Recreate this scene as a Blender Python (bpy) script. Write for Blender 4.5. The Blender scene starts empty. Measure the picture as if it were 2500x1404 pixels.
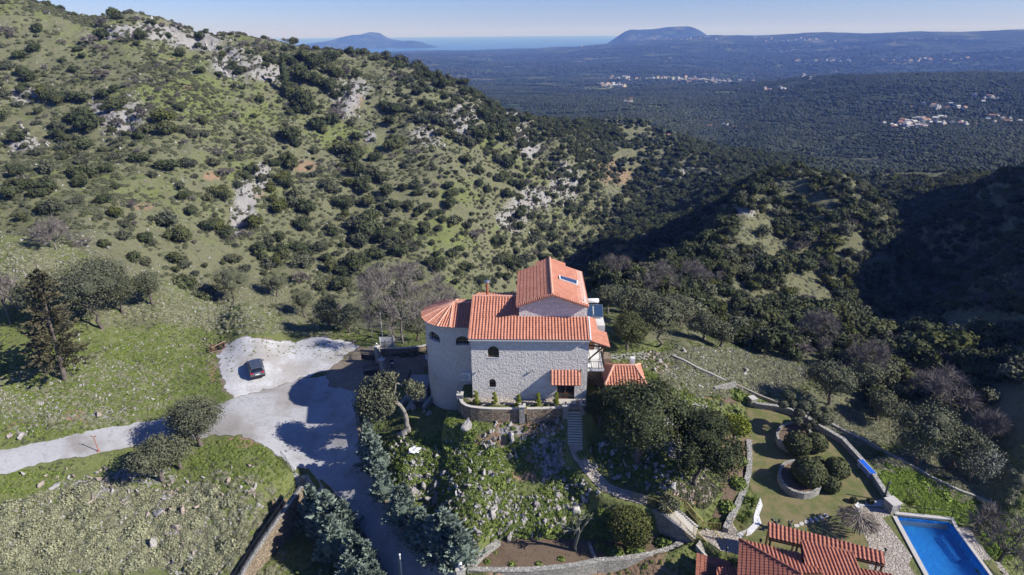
import bpy, bmesh, math, random
import numpy as np
from mathutils import Vector, Matrix
R = math.radians
random.seed(7); rng = np.random.default_rng(11)
scene = bpy.context.scene
COL = scene.collection
# ------------------------------------------------------------------ camera
F = 1457.0; CU, CV = 1250.0, 702.0; PITCH = R(23.18); ROLL = R(0.45)
CAM = np.array([0.0, 0.0, 40.0])
cp, sp = math.cos(PITCH), math.sin(PITCH)
fw = np.array([0, cp, -sp]); up0 = np.array([0, sp, cp]); rt0 = np.array([1.0, 0, 0])
# positive roll: the right of the horizon stands higher in the picture
rt, up = rt0*math.cos(ROLL) - up0*math.sin(ROLL), up0*math.cos(ROLL) + rt0*math.sin(ROLL)
cd = bpy.data.cameras.new('camera'); cam = bpy.data.objects.new('camera', cd); COL.objects.link(cam)
cd.sensor_fit = 'HORIZONTAL'; cd.sensor_width = 36.0; cd.lens = 36.0*F/2500.0
cd.clip_start = 0.5; cd.clip_end = 200000
M3 = Matrix((rt.tolist(), up.tolist(), (-fw).tolist())).transposed()
cam.matrix_world = Matrix.Translation(CAM.tolist()) @ M3.to_4x4()
scene.camera = cam
# ------------------------------------------------------------------ sky, sun, exposure
SUN_EL = R(34.0)
sun_from = Vector((0.966*math.cos(SUN_EL), -0.259*math.cos(SUN_EL), math.sin(SUN_EL)))
w = bpy.data.worlds.new('World'); scene.world = w; w.use_nodes = True
nt = w.node_tree; nt.nodes.clear()
sky = nt.nodes.new('ShaderNodeTexSky'); sky.sky_type = 'NISHITA'; sky.sun_disc = False
sky.sun_elevation = SUN_EL; sky.sun_rotation = math.atan2(sun_from.x, sun_from.y)
sky.altitude = 600; sky.air_density = 1.0; sky.dust_density = 0.0; sky.ozone_density = 6.0
bg = nt.nodes.new('ShaderNodeBackground'); bg.inputs[1].default_value = 0.075
wo = nt.nodes.new('ShaderNodeOutputWorld')
tint = nt.nodes.new('ShaderNodeMix'); tint.data_type = 'RGBA'; tint.blend_type = 'MULTIPLY'; tint.inputs[0].default_value = 1.0; tint.inputs[7].default_value = (.82, .84, 1.28, 1)
nt.links.new(sky.outputs[0], tint.inputs[6]); nt.links.new(tint.outputs[2], bg.inputs[0]); nt.links.new(bg.outputs[0], wo.inputs[0])
sd = bpy.data.lights.new('sun', 'SUN'); sd.energy = 5.0; sd.angle = R(0.5); sd.color = (1.0, 0.96, 0.91)
so = bpy.data.objects.new('sun', sd); COL.objects.link(so)
so.rotation_euler = sun_from.to_track_quat('Z', 'Y').to_euler(); so.location = (200, -60, 150)
scene.view_settings.view_transform = 'Standard'; scene.view_settings.look = 'None'
scene.view_settings.exposure = 0.45; scene.view_settings.gamma = 1.0
scene.render.engine = 'CYCLES'
scene.cycles.use_denoising = True
scene.cycles.max_bounces = 5; scene.cycles.diffuse_bounces = 2; scene.cycles.glossy_bounces = 2
scene.cycles.transmission_bounces = 3; scene.cycles.transparent_max_bounces = 8; scene.cycles.volume_bounces = 0
scene.cycles.sample_clamp_indirect = 4.0

# ------------------------------------------------------------------ photo rays -> places in the world
def ray(u, v):
    d = fw*F + rt*(u-CU) + up*(CV-v)
    return d
def at_z(u, v, z):
    d = ray(u, v); t = (z-CAM[2])/d[2]; return CAM + d*t
def at_r(u, v, r):
    d = ray(u, v); t = r/math.hypot(d[0], d[1]); return CAM + d*t
def at_y(u, v, y):
    d = ray(u, v); return CAM + d*(y/d[1])
# ------------------------------------------------------------------ the lie of the land
C = []   # control points (theta, ln r, slope to eye)
def cz(u, v, z):
    p = at_z(u, v, z); r = math.hypot(p[0], p[1]); C.append((math.atan2(p[0], p[1]), math.log(r), (z-40)/r))
def cr(u, v, *rs):
    for r in rs:
        p = at_r(u, v, r); C.append((math.atan2(p[0], p[1]), math.log(r), (p[2]-40)/r))
def cw(th, r, z): C.append((R(th), math.log(r), (z-40)/r))
def cxy(x, y, z): cw(math.degrees(math.atan2(x, y)), math.hypot(x, y), z)
# near ground: parking, roads, meadow
for a in [(540,830,-5),(700,830,-5),(850,850,-5),(560,950,-5.4),(620,1010,-6.3),(920,890,-4.6),(800,960,-6.4),
          (840,1080,-7.6),(900,1200,-8.9),(1000,1390,-11),(0,1130,-4.6),(200,1090,-5.4),(400,1040,-6.1),
          (0,900,-1.5),(200,880,-2),(400,860,-3.8),(300,760,-.6),(0,760,2),(450,800,-3.6),(0,575,8.5),(200,630,5),
          (400,690,1),(600,747,-2.2),(800,800,-4.6),(880,832,-5.0),(-300,1150,-2.6),(-300,850,3),(-400,560,14),
          (100,1250,-7.4),(300,1300,-9.4),(100,1400,-10),(450,1250,-9.4),(500,1400,-11.6),(600,1120,-7.2),(650,1230,-9.2),
          (720,1380,-13.5),(780,1400,-13.5),(-300,1400,-9),
          (1100,1010,-3.6),(1000,1000,-4.2),(950,1100,-6.0),(1000,1180,-6.2),(1050,1320,-9.6),(1100,1250,-6.2),(1300,1340,-8.4),(1500,1340,-8.4),
          (1200,1060,-2.6),(1150,1130,-3.6),(1300,1150,-4.6),(1250,1240,-6.4),(1400,1080,-3),(1440,1160,-4.7),(1620,1235,-5.6),
          (1500,1040,-1.8),(1600,1060,-2.4),(1700,1150,-5),(1600,950,-1.6),(1700,950,-3.6),(1780,1000,-5.2),(1760,1250,-7),
          (1850,1000,-7),(1950,1100,-7),(2100,1180,-7),(1850,1250,-7),(2300,1350,-7.6),(2100,1350,-7),(1700,880,-3.5),
          (1780,930,-5.8),(1900,975,-8),(2100,1050,-9.5),(2250,1140,-11),(2420,1230,-12),(2450,1330,-11),(2600,1300,-14),
          (1600,850,-3),(1500,830,-1),(1250,900,0),(1400,900,0),(1450,760,-3.2)]:
    cz(*a)
cxy(0,15,-9); cxy(-25,20,-10); cxy(-45,25,-9); cxy(30,20,-9); cxy(60,30,-16); cxy(0,38,-9.4); cxy(-80,20,-4); cxy(90,40,-26)
cxy(-5,75,-1.5); cxy(8,76,-1); cxy(-5,90,-6); cxy(8,95,-6)
# down the far side of the near shoulder (unseen)
for th, r, z in [(-45,170,-8),(-42,165,-14),(-32,142,-20),(-24,130,-22),(-19,122,-22),(-10,118,-20),(-3,120,-20),(3,125,-18),(8,112,-12)]: cw(th, r, z)
# great hillside
for a in [(0,500,200),(0,400,232),(0,200,290),(0,0,340),(-300,400,235),(-300,100,310),
          (200,560,172),(200,400,225),(200,200,285),(200,60,330),(330,30,350),
          (400,600,182),(400,400,225),(400,250,265),(400,120,310),(400,64,345),
          (650,640,186),(650,450,232),(650,300,270),(650,180,310),(650,104,345),
          (900,640,196),(900,450,245),(900,300,290),(900,180,345),(900,136,380),
          (1100,600,215),(1100,400,265),(1100,250,335),(1100,192,395),
          (1250,640,238),(1250,500,268),(1250,350,320),(1250,285,400),
          (1400,600,282),(1400,450,320),(1400,350,370),(1400,305,470),
          (1550,470,375),(1550,400,410),(1550,330,470),(1550,298,540),
          (1700,430,405),(1700,390,440),(1700,350,540),(1850,400,470),(1850,375,560),
          # spur and its gorge
          (1500,690,125),(1480,668,133),(1650,638,146),(1735,603,158),(1775,550,172),(1800,500,190),(1828,462,215),(1865,434,245),(1960,450,250),(1665,600,236),(1600,610,232),(1520,640,225),(1655,545,282),(1705,500,312),(1610,515,332),(1760,464,322),
          (1850,600,165),(2000,600,182),(2000,700,160),(1900,520,200),(1850,720,133),(1700,690,128),(1600,690,122),(1950,800,118),(2100,850,112),
          (1400,648,262),(1480,572,300),(1570,514,350),(1700,455,385),
          (2060,485,245),(2150,545,236),(2225,620,216),(2215,700,196),(2170,760,178),
          (2300,900,112),(2200,900,106),(2350,1000,95),(2500,1100,84),(2050,900,96),(1900,850,100),(1750,800,103),(1600,760,100),
          # far gorge wall on the right
          (2270,720,238),(2270,650,262),(2300,560,300),(2300,470,400),(2150,455,430),(2300,430,490),
          (2500,430,380),(2500,500,262),(2500,600,198),(2500,750,142),(2500,900,108),(2700,600,175),(2700,850,110),
          # lowland and hills
          (1250,262,1150),(1250,200,2300),(1250,160,4000),(1250,124,6500),(1250,121,7400),(1050,124,6500),(1050,160,3600),
          (1450,262,1100),(1450,230,1600),(1450,190,2600),(1450,150,4200),(1450,112,6500),
          (1600,300,820),(1600,230,1600),(1600,190,2600),(1600,150,4000),(1600,98,6400),
          (1730,320,900),(1730,250,1350),(1730,205,2200),(1730,150,4000),(1730,89,6200),
          (2000,186,1700),(2000,230,1300),(2000,300,950),(2000,380,700),(2000,150,3900),(2000,120,4900),(2000,82,6000),
          (1860,205,1750),(1860,250,1300),(1860,300,960),(1860,340,760),
          (2200,186,1750),(2200,410,600),(2200,340,800),(2250,150,3900),(2250,78,6000),
          (2400,182,1800),(2400,230,1300),(2400,300,980),(2400,370,720),(2500,150,3800),(2500,110,5000),(2500,74,6000),(2750,74,6000),(2750,180,1800),(2750,300,950),(2750,410,520)]:
    cr(*a)
for th, r, z in [(-60,200,20),(-60,400,60),(-45,420,62),(-50,600,40),(-33,430,34),(-40,900,0),(-40,3000,-120),(-22,470,8),(-22,800,-50),(-22,3000,-130),
                 (-10,560,-30),(-12,1000,-90),(-12,3000,-140),(-3,520,-45),(-3,800,-80),(12,680,-70),(20,650,-80),
                 (30,2400,-135),(40,2400,-135),(18,2500,-140),(25,2600,-140),(20,8800,-230),(35,8800,-230),(-5,8600,-230),(-15,8600,-230),(-30,8000,-230),(-50,8000,-230),(50,8000,-230),
                 (0,14000,-300),(-30,14000,-300),(30,14000,-300),(10,8600,-220),
                 (24,285,-42),(27,290,-52),(30,290,-60),(23,330,-40),(30,275,-56),(35.5,266,-66),(8,205,-58),(11,215,-56),(3,170,-46),(14,205,-50),(18,205,-44),
                 (48,170,2),(47.5,260,12),(46,350,42),(51,120,-8),(56,220,40),(60,400,60),(50,700,-60)]:  # unseen ridge beyond the right edge, heights shaped to shade the right gorge
    cw(th, r, z)
C = np.array(C)
SX, SL = 2.6, 1.0
def tps(d2): return 0.5*d2*np.log(d2+1e-12)
def fit():
    P = np.c_[C[:,0]*SX, C[:,1]*SL]; n = len(P)
    K = tps(((P[:,None]-P[None])**2).sum(-1)) + np.eye(n)*2e-5
    A = np.zeros((n+3, n+3)); A[:n,:n] = K; A[:n,n] = 1; A[:n,n+1:] = P; A[n,:n] = 1; A[n+1:,:n] = P.T
    return P, np.linalg.solve(A, np.r_[C[:,2], 0, 0, 0])
PC, WC = fit()
NT, NR = 1000, 1250
TH0, TH1 = R(-62), R(62); L0, L1 = math.log(14.0), math.log(13500.0)
th = np.linspace(TH0, TH1, NT); L = np.linspace(L0, L1, NR)
def lerp2(G, x, y, X0, X1, Y0, Y1):
    nx, ny = G.shape
    fx = np.clip((x-X0)/(X1-X0)*(nx-1), 0, nx-1.001); fy = np.clip((y-Y0)/(Y1-Y0)*(ny-1), 0, ny-1.001)
    ix = fx.astype(int); iy = fy.astype(int); ax = fx-ix; ay = fy-iy
    return G[ix,iy]*(1-ax)*(1-ay)+G[ix+1,iy]*ax*(1-ay)+G[ix,iy+1]*(1-ax)*ay+G[ix+1,iy+1]*ax*ay
def coarse():
    a = np.linspace(TH0, TH1, 200); b = np.linspace(L0, L1, 260); T, B = np.meshgrid(a, b, indexing='ij')
    q = np.c_[T.ravel()*SX, B.ravel()*SL]; out = np.empty(len(q))
    for i in range(0, len(q), 8000):
        s = q[i:i+8000]; d2 = ((s[:,None]-PC[None])**2).sum(-1)
        out[i:i+8000] = tps(d2)@WC[:-3] + WC[-3] + s@WC[-2:]
    return out.reshape(T.shape)
GC = coarse()
TT, LL = np.meshgrid(th, L, indexing='ij'); RR = np.exp(LL)
def vnoise(x, y, seed):      # smooth value noise on a lattice
    xi = np.floor(x).astype(np.int64); yi = np.floor(y).astype(np.int64); fx = x-xi; fy = y-yi
    fx = fx*fx*(3-2*fx); fy = fy*fy*(3-2*fy)
    def h(a, b):
        n = (a*374761393 + b*668265263 + seed*1442695041) & 0xffffffff
        n = ((n ^ (n >> 13))*1274126177) & 0xffffffff
        return ((n ^ (n >> 16)) & 0xffff)/65535.0
    return (h(xi,yi)*(1-fx)+h(xi+1,yi)*fx)*(1-fy)+(h(xi,yi+1)*(1-fx)+h(xi+1,yi+1)*fx)*fy
def fbm(x, y, seed, octv=4, gain=.5):
    s = 0; a = 1; t = 0
    for o in range(octv):
        s = s + a*(vnoise(x*2**o+17.3*o, y*2**o-9.1*o, seed+o)-.5); t += a; a *= gain
    return s/t*2
XX = RR*np.sin(TT); YY = RR*np.cos(TT)
ZZ = 40 + RR*lerp2(GC, TT, LL, TH0, TH1, L0, L1)
def smooth(a, b, x): t = np.clip((x-a)/(b-a), 0, 1); return t*t*(3-2*t)
# surface relief on top of the broad shape
def blob(u, v, ru, rv):           # soft region given where the photo shows it, turned into ground coordinates
    return (u, v, ru, rv)
def interp_hit(u, v):
    u = np.atleast_1d(np.asarray(u, float)); v = np.atleast_1d(np.asarray(v, float))
    D = fw[None]*F + rt[None]*(u-CU)[:,None] + up[None]*(CV-v)[:,None]
    h = np.hypot(D[:,0], D[:,1]); tt = np.arctan2(D[:,0], D[:,1]); sl = D[:,2]/h
    ls = np.linspace(L0+.3, L1, 1800); out = np.full((len(u), 3), np.nan)
    for i in range(len(u)):
        z = 40 + np.exp(ls)*sl[i]; g = lerp2(ZZ, np.full_like(ls, tt[i]), ls, TH0, TH1, L0, L1)
        k = np.nonzero(z < g)[0]
        if len(k) and k[0] > 0:
            a = k[0]; da = z[a-1]-g[a-1]; db = z[a]-g[a]; q = da/(da-db); l = ls[a-1]+(ls[a]-ls[a-1])*q; r = math.exp(l)
            out[i] = (r*math.sin(tt[i]), r*math.cos(tt[i]), 40+r*sl[i])
    return out
def hit(u, v): return interp_hit(u, v)[0]
def H(x, y):
    x = np.asarray(x, float); y = np.asarray(y, float)
    return lerp2(ZZ, np.arctan2(x, y), np.log(np.hypot(x, y)+1e-6), TH0, TH1, L0, L1)
def Hs(x, y): return float(H(np.array([x]), np.array([y]))[0])
def pixels(X, Y, Z):
    q = np.stack([X-CAM[0], Y-CAM[1], Z-CAM[2]], -1); k = np.maximum(q@fw, 1e-3)
    return CU+F*(q@rt)/k, CV-F*(q@up)/k
NEAR = RR < 130
def pip(poly, X, Y):
    ins = np.zeros(X.shape, bool); n = len(poly)
    for i in range(n):
        x1, y1 = poly[i][:2]; x2, y2 = poly[(i+1)%n][:2]
        c = ((y1 > Y) != (y2 > Y)); ins ^= c & (X < (x2-x1)*(Y-y1)/((y2-y1) if y2 != y1 else 1e-9)+x1)
    return ins
def pdist(poly, X, Y, closed=True):
    d = np.full(X.shape, 1e9); n = len(poly)
    for i in range(n if closed else n-1):
        x1, y1 = poly[i][:2]; x2, y2 = poly[(i+1)%n][:2]; dx, dy = x2-x1, y2-y1; q = dx*dx+dy*dy+1e-9
        t = np.clip(((X-x1)*dx+(Y-y1)*dy)/q, 0, 1); d = np.minimum(d, np.hypot(X-x1-t*dx, Y-y1-t*dy))
    return d
Z0 = ZZ.copy()
quiet = np.zeros_like(ZZ)          # 1 where the ground is made level by people
def jn(): return slice(None), slice(0, int((math.log(135)-L0)/(L1-L0)*NR))
J = jn()
def sdist(poly):
    X, Y = XX[J], YY[J]; d = pdist(poly, X, Y); return np.where(pip(poly, X, Y), -d, d)
def pad(poly, z, soft=1.5, drop=0.0):
    """level the ground inside poly to z (number or function), easing out over soft metres"""
    s = sdist(poly); w_ = 1-smooth(0.15, soft, s)
    zz = z(XX[J], YY[J]) if callable(z) else z
    ZZ[J] = ZZ[J]*(1-w_) + (zz-drop)*w_; quiet[J] = np.maximum(quiet[J], w_)
def wpx(pts, z): return [tuple(at_z(u, v, z)[:2]) for u, v in pts]
def hpx(pts): return [tuple(p[:2]) for p in interp_hit([p[0] for p in pts], [p[1] for p in pts])]
PARK = hpx([(530,868),(545,845),(570,835),(640,826),(760,825),(850,836),(878,846),(850,864),(825,884),(800,905),(740,922),(690,938),(640,955),(600,966),(565,975),(548,930)])
ROADL = hpx([(-260,1150),(-120,1122),(0,1098),(130,1075),(300,1040),(415,1018),(470,1004),(545,984),(600,968),(640,957),(690,940),(740,924),(792,918),(802,944),(850,952),(885,962),(872,1000),(872,1050),(884,1090),(912,1140),(935,1200),(958,1262),(1010,1320),(1085,1375),(1120,1415),(1150,1460),(1010,1480),(960,1440),(930,1404),(890,1350),(850,1290),(815,1230),(765,1190),(720,1155),(688,1118),(640,1085),(590,1064),(530,1063),(430,1075),(340,1088),(250,1108),(130,1130),(0,1157),(-120,1185),(-260,1215)])
DIRT1 = hpx([(905,846),(1040,846),(1045,905),(985,930),(905,955),(882,972),(850,958),(798,952),(785,925),(800,898),(825,880),(850,860),(872,848)])
def base(X, Y): return lerp2(Zb, np.arctan2(X, Y), np.log(np.hypot(X, Y)), TH0, TH1, L0, L1)
Zb = ZZ.copy()
# house frame
HO = np.array([-4.75, 60.0, 0.0]); HA = R(-2.0)
hx = np.array([math.cos(HA), math.sin(HA), 0]); hy = np.array([-math.sin(HA), math.cos(HA), 0])
def HW(x, y, z=0): return HO + hx*x + hy*y + np.array([0, 0, z])
def hpoly(pts): return [tuple(HW(x, y)[:2]) for x, y in pts]
LAWN = wpx([(1822,982),(1850,988),(1905,998),(1960,1018),(2010,1045),(2065,1085),(2115,1135),(2150,1185),(2180,1232),(2190,1250),(2380,1290),(2420,1368),(2500,1480),(2250,1560),(1850,1520),(1800,1330),(1820,1300),(1850,1262),(1858,1232),(1835,1200),(1822,1150),(1826,1090),(1826,1030)], -7)
BED = wpx([(1150,1390),(1170,1372),(1218,1322),(1290,1316),(1400,1318),(1500,1322),(1600,1312),(1672,1290),(1690,1322),(1631,1347),(1550,1352),(1455,1368),(1380,1382),(1250,1388)], -8.4)
PIT = wpx([(742,1225),(800,1262),(850,1325),(880,1385),(910,1440),(880,1520),(600,1520),(560,1440),(600,1404),(660,1310)], -12.8)
TERR = hpoly([(-1.2,2.5),(-1.3,-.6),(-.2,-1.8),(2,-2.2),(5,-2.3),(13.6,-2.2),(14.2,0),(15,9),(12,14),(0,14),(-.8,8)])
YARD = hpoly([(-6,-1),(-1.3,-1),(-1.3,8),(-3,13),(-9,11),(-8.5,3)])
# small relief first
far_ = smooth(math.log(450), math.log(1200), LL)
hill = smooth(math.log(140), math.log(190), LL)*(1-far_)
nearz = 1-smooth(math.log(120), math.log(160), LL)
n1 = fbm(XX/38, YY/38, 3, 4); n2 = fbm(XX/9, YY/9, 9, 3); n3 = fbm(XX/2.6, YY/2.6, 21, 3); n4 = fbm(XX/420, YY/420, 33, 5); n5 = fbm(XX/90, YY/90, 35, 3)
rel = hill*(n1*4.2 + n2*1.3 + n3*.35) + nearz*(n2*.45 + n3*.28) + far_*(n4*12*smooth(math.log(700), math.log(1600), LL) + n5*4 + smooth(math.log(2500), math.log(3600), LL)*(1-.55*smooth(math.log(5000), math.log(6200), LL))*(34*(.5-np.abs(fbm(XX/800, YY/1100, 61, 4))) - 6 + 20*fbm(XX/1900, YY/1500, 62, 3)))
# rocky crags of the hillside: steps in the slope
CRAG = [(300,290,95,60),(250,270,40,50),(870,225,60,45),(850,250,50,50),(600,500,45,95),(640,440,35,50),(580,540,30,40),(1040,335,55,35),(1130,290,60,60),(905,330,22,22),
        (340,85,200,28),(480,105,120,30),(560,160,70,60),(70,230,80,25),(60,350,60,40),(1270,270,50,60),(1290,350,50,50),(1380,440,60,60),(1300,480,90,40),(1250,520,60,60),(1690,430,90,30),(1820,505,60,20),(30,620,60,25),(150,640,110,18),(640,180,90,40)]
PU, PV = pixels(XX, YY, ZZ)
crag = np.zeros_like(ZZ)
for u, v, a, b in CRAG: crag = np.maximum(crag, np.exp(-(((PU-u)/a)**2+((PV-v)/b)**2)*1.3))
crag *= hill + nearz*.5
st = crag*(1.6*np.abs(fbm(XX/7, YY/7, 71, 3)) + 1.2*(np.floor(ZZ/3.2+n2*1.5)*3.2-ZZ)/3.2)
rel += hill*st*1.7
ZZ += rel
# table mountain, the far cape
thc = math.atan2(ray(1612,80)[0], ray(1612,80)[1]); dth = (TT-thc)*8000
mt = smooth(-760,-330,dth)*(1-smooth(300,760,dth))*smooth(math.log(6900),math.log(7600),LL)*(1-smooth(math.log(9000),math.log(10200),LL))
ZZ += mt*(185 + 14*fbm(XX/300, YY/300, 5, 3)) 
def cape(u0, u1, hgt, r0, r1, sd):
    global ZZ
    ta = math.atan2(ray(u0,100)[0], ray(u0,100)[1]); tb = math.atan2(ray(u1,100)[0], ray(u1,100)[1])
    q = (TT-ta)/(tb-ta); k = smooth(0,.5,q)*(1-smooth(.5,1,q))*smooth(math.log(r0),math.log((r0+r1)/2),LL)*(1-smooth(math.log((r0+r1)/2),math.log(r1),LL))
    ZZ = np.maximum(ZZ, -175 + (hgt+15)*k*(1+.35*fbm(XX/500, YY/500, sd, 4)))
cape(640,1100,150,9300,12000,91); cape(800,1000,235,9700,11800,92); cape(900,1090,105,9100,10400,93)
# levelled ground
Zq = ZZ-rel
def q_(X, Y): return lerp2(Zq, np.arctan2(X, Y), np.log(np.hypot(X, Y)+1e-9), TH0, TH1, L0, L1)
pad(PARK, q_, 2.5); pad(ROADL, q_, 2.0); pad(DIRT1, q_, 2.0)
pad(YARD, -3.9, 1.6); pad(TERR, -0.05, 1.2)
pad(wpx([(1100,1000),(1128,1012),(1160,1022),(1210,1027),(1290,1027),(1372,1022),(1372,1040),(1250,1050),(1140,1045),(1095,1025)], -1.35), -1.4, 1.2); pad(LAWN, -7.0, 1.4); pad(BED, -8.4, .9); pad(PIT, -12.8, 1.5)
POOL = wpx([(2189,1262.5),(2317,1275),(2331,1291),(2414,1404),(2470,1490),(2318,1500)], -7)
ZZ[J] = np.where(sdist(POOL) < 0.3, -10.5, ZZ[J])
SEA_Z = -160.0
# ---- ground masks
PU, PV = pixels(XX, YY, ZZ)
mg = np.clip(nearz*.9 + hill*(.30+.45*fbm(XX/30, YY/30, 51, 3)), 0, 1)
def region(L_, soft=1.0):
    m = np.zeros_like(ZZ)
    for u, v, a, b in L_: m = np.maximum(m, np.clip(1.6*np.exp(-(((PU-u)/a)**2+((PV-v)/b)**2)*1.4)-.25, 0, 1))
    return m
rock = np.clip(crag*1.12 - .13, 0, 1)
rock = np.maximum(rock, nearz*region([(220,1200,150,50),(450,1290,80,130),(210,1330,60,90),(350,1160,120,40),(240,1010,70,22),(60,1050,60,20),(1340,1095,60,40),(1350,1140,50,50),(1650,1110,40,60),(1640,1030,40,40),(1700,1000,40,30),(1560,870,120,16),(640,850,40,8),(1250,1050,60,20),(1000,1150,60,70),(970,1230,40,60)])*.75)
rock = np.maximum(rock, hill*.12)
DG = [(1290,1040,100,30),(1205,1072,45,22),(1335,1110,55,50),(1650,1085,40,24)]
dirt = nearz*region([(1290,1040,110,32),(1200,1075,50,25),(1330,1125,60,30),(1280,1160,40,20),(1250,1010,80,14),(1700,1205,50,34),(200,1015,60,22),(60,1045,60,20),(590,1080,60,16),(700,1235,60,25),(430,1225,70,30),(1740,935,40,16),(1640,900,60,25),(1420,1390,300,90),(1780,1140,30,120),(1740,960,60,20),(520,905,10,40)])*.9
dirt = np.maximum(dirt, hill*region([(860,240,45,50),(740,405,60,25),(620,470,40,30),(350,505,40,16),(420,145,16,8),(460,215,30,12),(1480,400,60,30),(1500,430,80,40),(520,430,50,20)])*.5)
green = np.clip(mg + nearz*region([(420,900,160,70),(330,1050,420,16),(580,1150,110,60),(1700,930,90,60),(2300,1200,220,60),(1650,960,60,50),(100,1150,160,25)]) - nearz*region([(350,760,420,60),(100,680,300,60),(1250,800,300,60),(200,1330,300,120),(1750,900,200,40)])*.55, 0, 1)
for nm, u, v, a, b in []: pass
green *= 1-.85*smooth(1400,1560,PU)*smooth(math.log(74),math.log(88),LL)
lush = hill*region([(1150,470,130,60),(1000,560,80,40),(1090,560,110,60),(800,330,80,50),(1230,560,50,50),(420,230,150,50),(480,265,120,30),(640,290,80,40)])*.45
green = np.clip(green+lush, 0, 1)
field = far_*np.clip(region([(1580,262,60,6),(1500,214,90,5),(2300,428,190,7),(1750,226,60,4)]), 0, 1)
ATTR = dict(green=green, rock=rock, dirt=dirt, far=far_, field=field, near=nearz)
def grid_mesh(name):
    v = np.stack([XX.ravel(), YY.ravel(), ZZ.ravel()], 1)
    i = np.arange((NT-1)*(NR-1)); a = i//(NR-1)*NR + i%(NR-1)
    f = np.stack([a, a+1, a+NR+1, a+NR], 1)[:, ::-1]
    me = bpy.data.meshes.new(name); me.vertices.add(len(v)); me.vertices.foreach_set('co', v.ravel())
    me.loops.add(f.size); me.loops.foreach_set('vertex_index', f.ravel().astype(np.int32))
    me.polygons.add(len(f)); me.polygons.foreach_set('loop_start', np.arange(0, f.size, 4, dtype=np.int32))
    me.update(calc_edges=True); me.polygons.foreach_set('use_smooth', np.ones(len(f), bool))
    for k, A in ATTR.items():
        at = me.attributes.new(k, 'FLOAT', 'POINT'); at.data.foreach_set('value', A.ravel().astype(np.float32))
    return me
# ------------------------------------------------------------------ materials
MAT = {}
class NB:
    def __init__(s, name, rough=.9, spec=.25):
        m = bpy.data.materials.new(name); m.use_nodes = True; s.m = m; s.t = m.node_tree; s.n = s.t.nodes; s.l = s.t.links
        s.b = s.n['Principled BSDF']; s.b.inputs['Roughness'].default_value = rough; s.b.inputs['Specular IOR Level'].default_value = spec
    def node(s, ty, **k):
        x = s.n.new(ty)
        for a, v in k.items(): setattr(x, a, v)
        return x
    def set(s, x, i, v):
        if hasattr(v, 'is_output'): s.l.new(v, x.inputs[i])
        elif v is not None:
            if isinstance(v, tuple) and len(v) == 3 and x.inputs[i].type == 'RGBA': v = v+(1,)
            x.inputs[i].default_value = v
    def obj(s): 
        if not hasattr(s, '_o'): s._o = s.node('ShaderNodeTexCoord').outputs['Object']
        return s._o
    def pos(s):
        if not hasattr(s, '_p'): s._p = s.node('ShaderNodeNewGeometry').outputs['Position']
        return s._p
    def attr(s, nm): x = s.node('ShaderNodeAttribute', attribute_name=nm); return x.outputs['Fac']
    def rand(s): return s.node('ShaderNodeObjectInfo').outputs['Random']
    def noise(s, sc, det=3, rough=.55, vec=None, dist=0):
        x = s.node('ShaderNodeTexNoise'); s.set(x, 'Vector', vec or s.pos()); s.set(x, 'Scale', sc); s.set(x, 'Detail', det); s.set(x, 'Roughness', rough); s.set(x, 'Distortion', dist); return x.outputs['Fac']
    def vor(s, sc, vec=None, feat='F1', out='Distance', rnd=1.0):
        x = s.node('ShaderNodeTexVoronoi', feature=feat); s.set(x, 'Vector', vec or s.pos()); s.set(x, 'Scale', sc); s.set(x, 'Randomness', rnd); return x.outputs[out]
    def ramp(s, f, lo, hi, a=0., b=1.):
        x = s.node('ShaderNodeMapRange', interpolation_type='SMOOTHSTEP'); s.set(x, 0, f); s.set(x, 1, lo); s.set(x, 2, hi); s.set(x, 3, a); s.set(x, 4, b); return x.outputs[0]
    def math(s, op, a, b=0., c=None):
        x = s.node('ShaderNodeMath', operation=op); s.set(x, 0, a); s.set(x, 1, b)
        if c is not None: s.set(x, 2, c)
        return x.outputs[0]
    def mix(s, f, a, b, mode='MIX'):
        x = s.node('ShaderNodeMix', data_type='RGBA', blend_type=mode); s.set(x, 0, f)
        for i, v in ((6, a), (7, b)): s.set(x, i, v)
        return x.outputs[2]
    def scale(s, v, k): x = s.node('ShaderNodeVectorMath', operation='MULTIPLY'); s.set(x, 0, v); s.set(x, 1, k); return x.outputs[0]
    def col(s, v): s.set(s.b, 'Base Color', v)
    def bump(s, h, strength=.5, dist=.05):
        x = s.node('ShaderNodeBump'); s.set(x, 'Height', h); s.set(x, 'Strength', strength); s.set(x, 'Distance', dist); s.l.new(x.outputs[0], s.b.inputs['Normal'])
def simple(name, c, rough=.8, spec=.3, var=.12, sc=1.5, metal=0, bump=0, bsc=20):
    b = NB(name, rough, spec); n = b.noise(sc, 4)
    c = tuple(c); d = tuple(x*(1-var*2) for x in c); e = tuple(min(1, x*(1+var)) for x in c)
    b.col(b.mix(n, d, e)); b.b.inputs['Metallic'].default_value = metal
    if bump: b.bump(b.noise(bsc, 3), bump, .02)
    MAT[name] = b.m; return b.m
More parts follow.
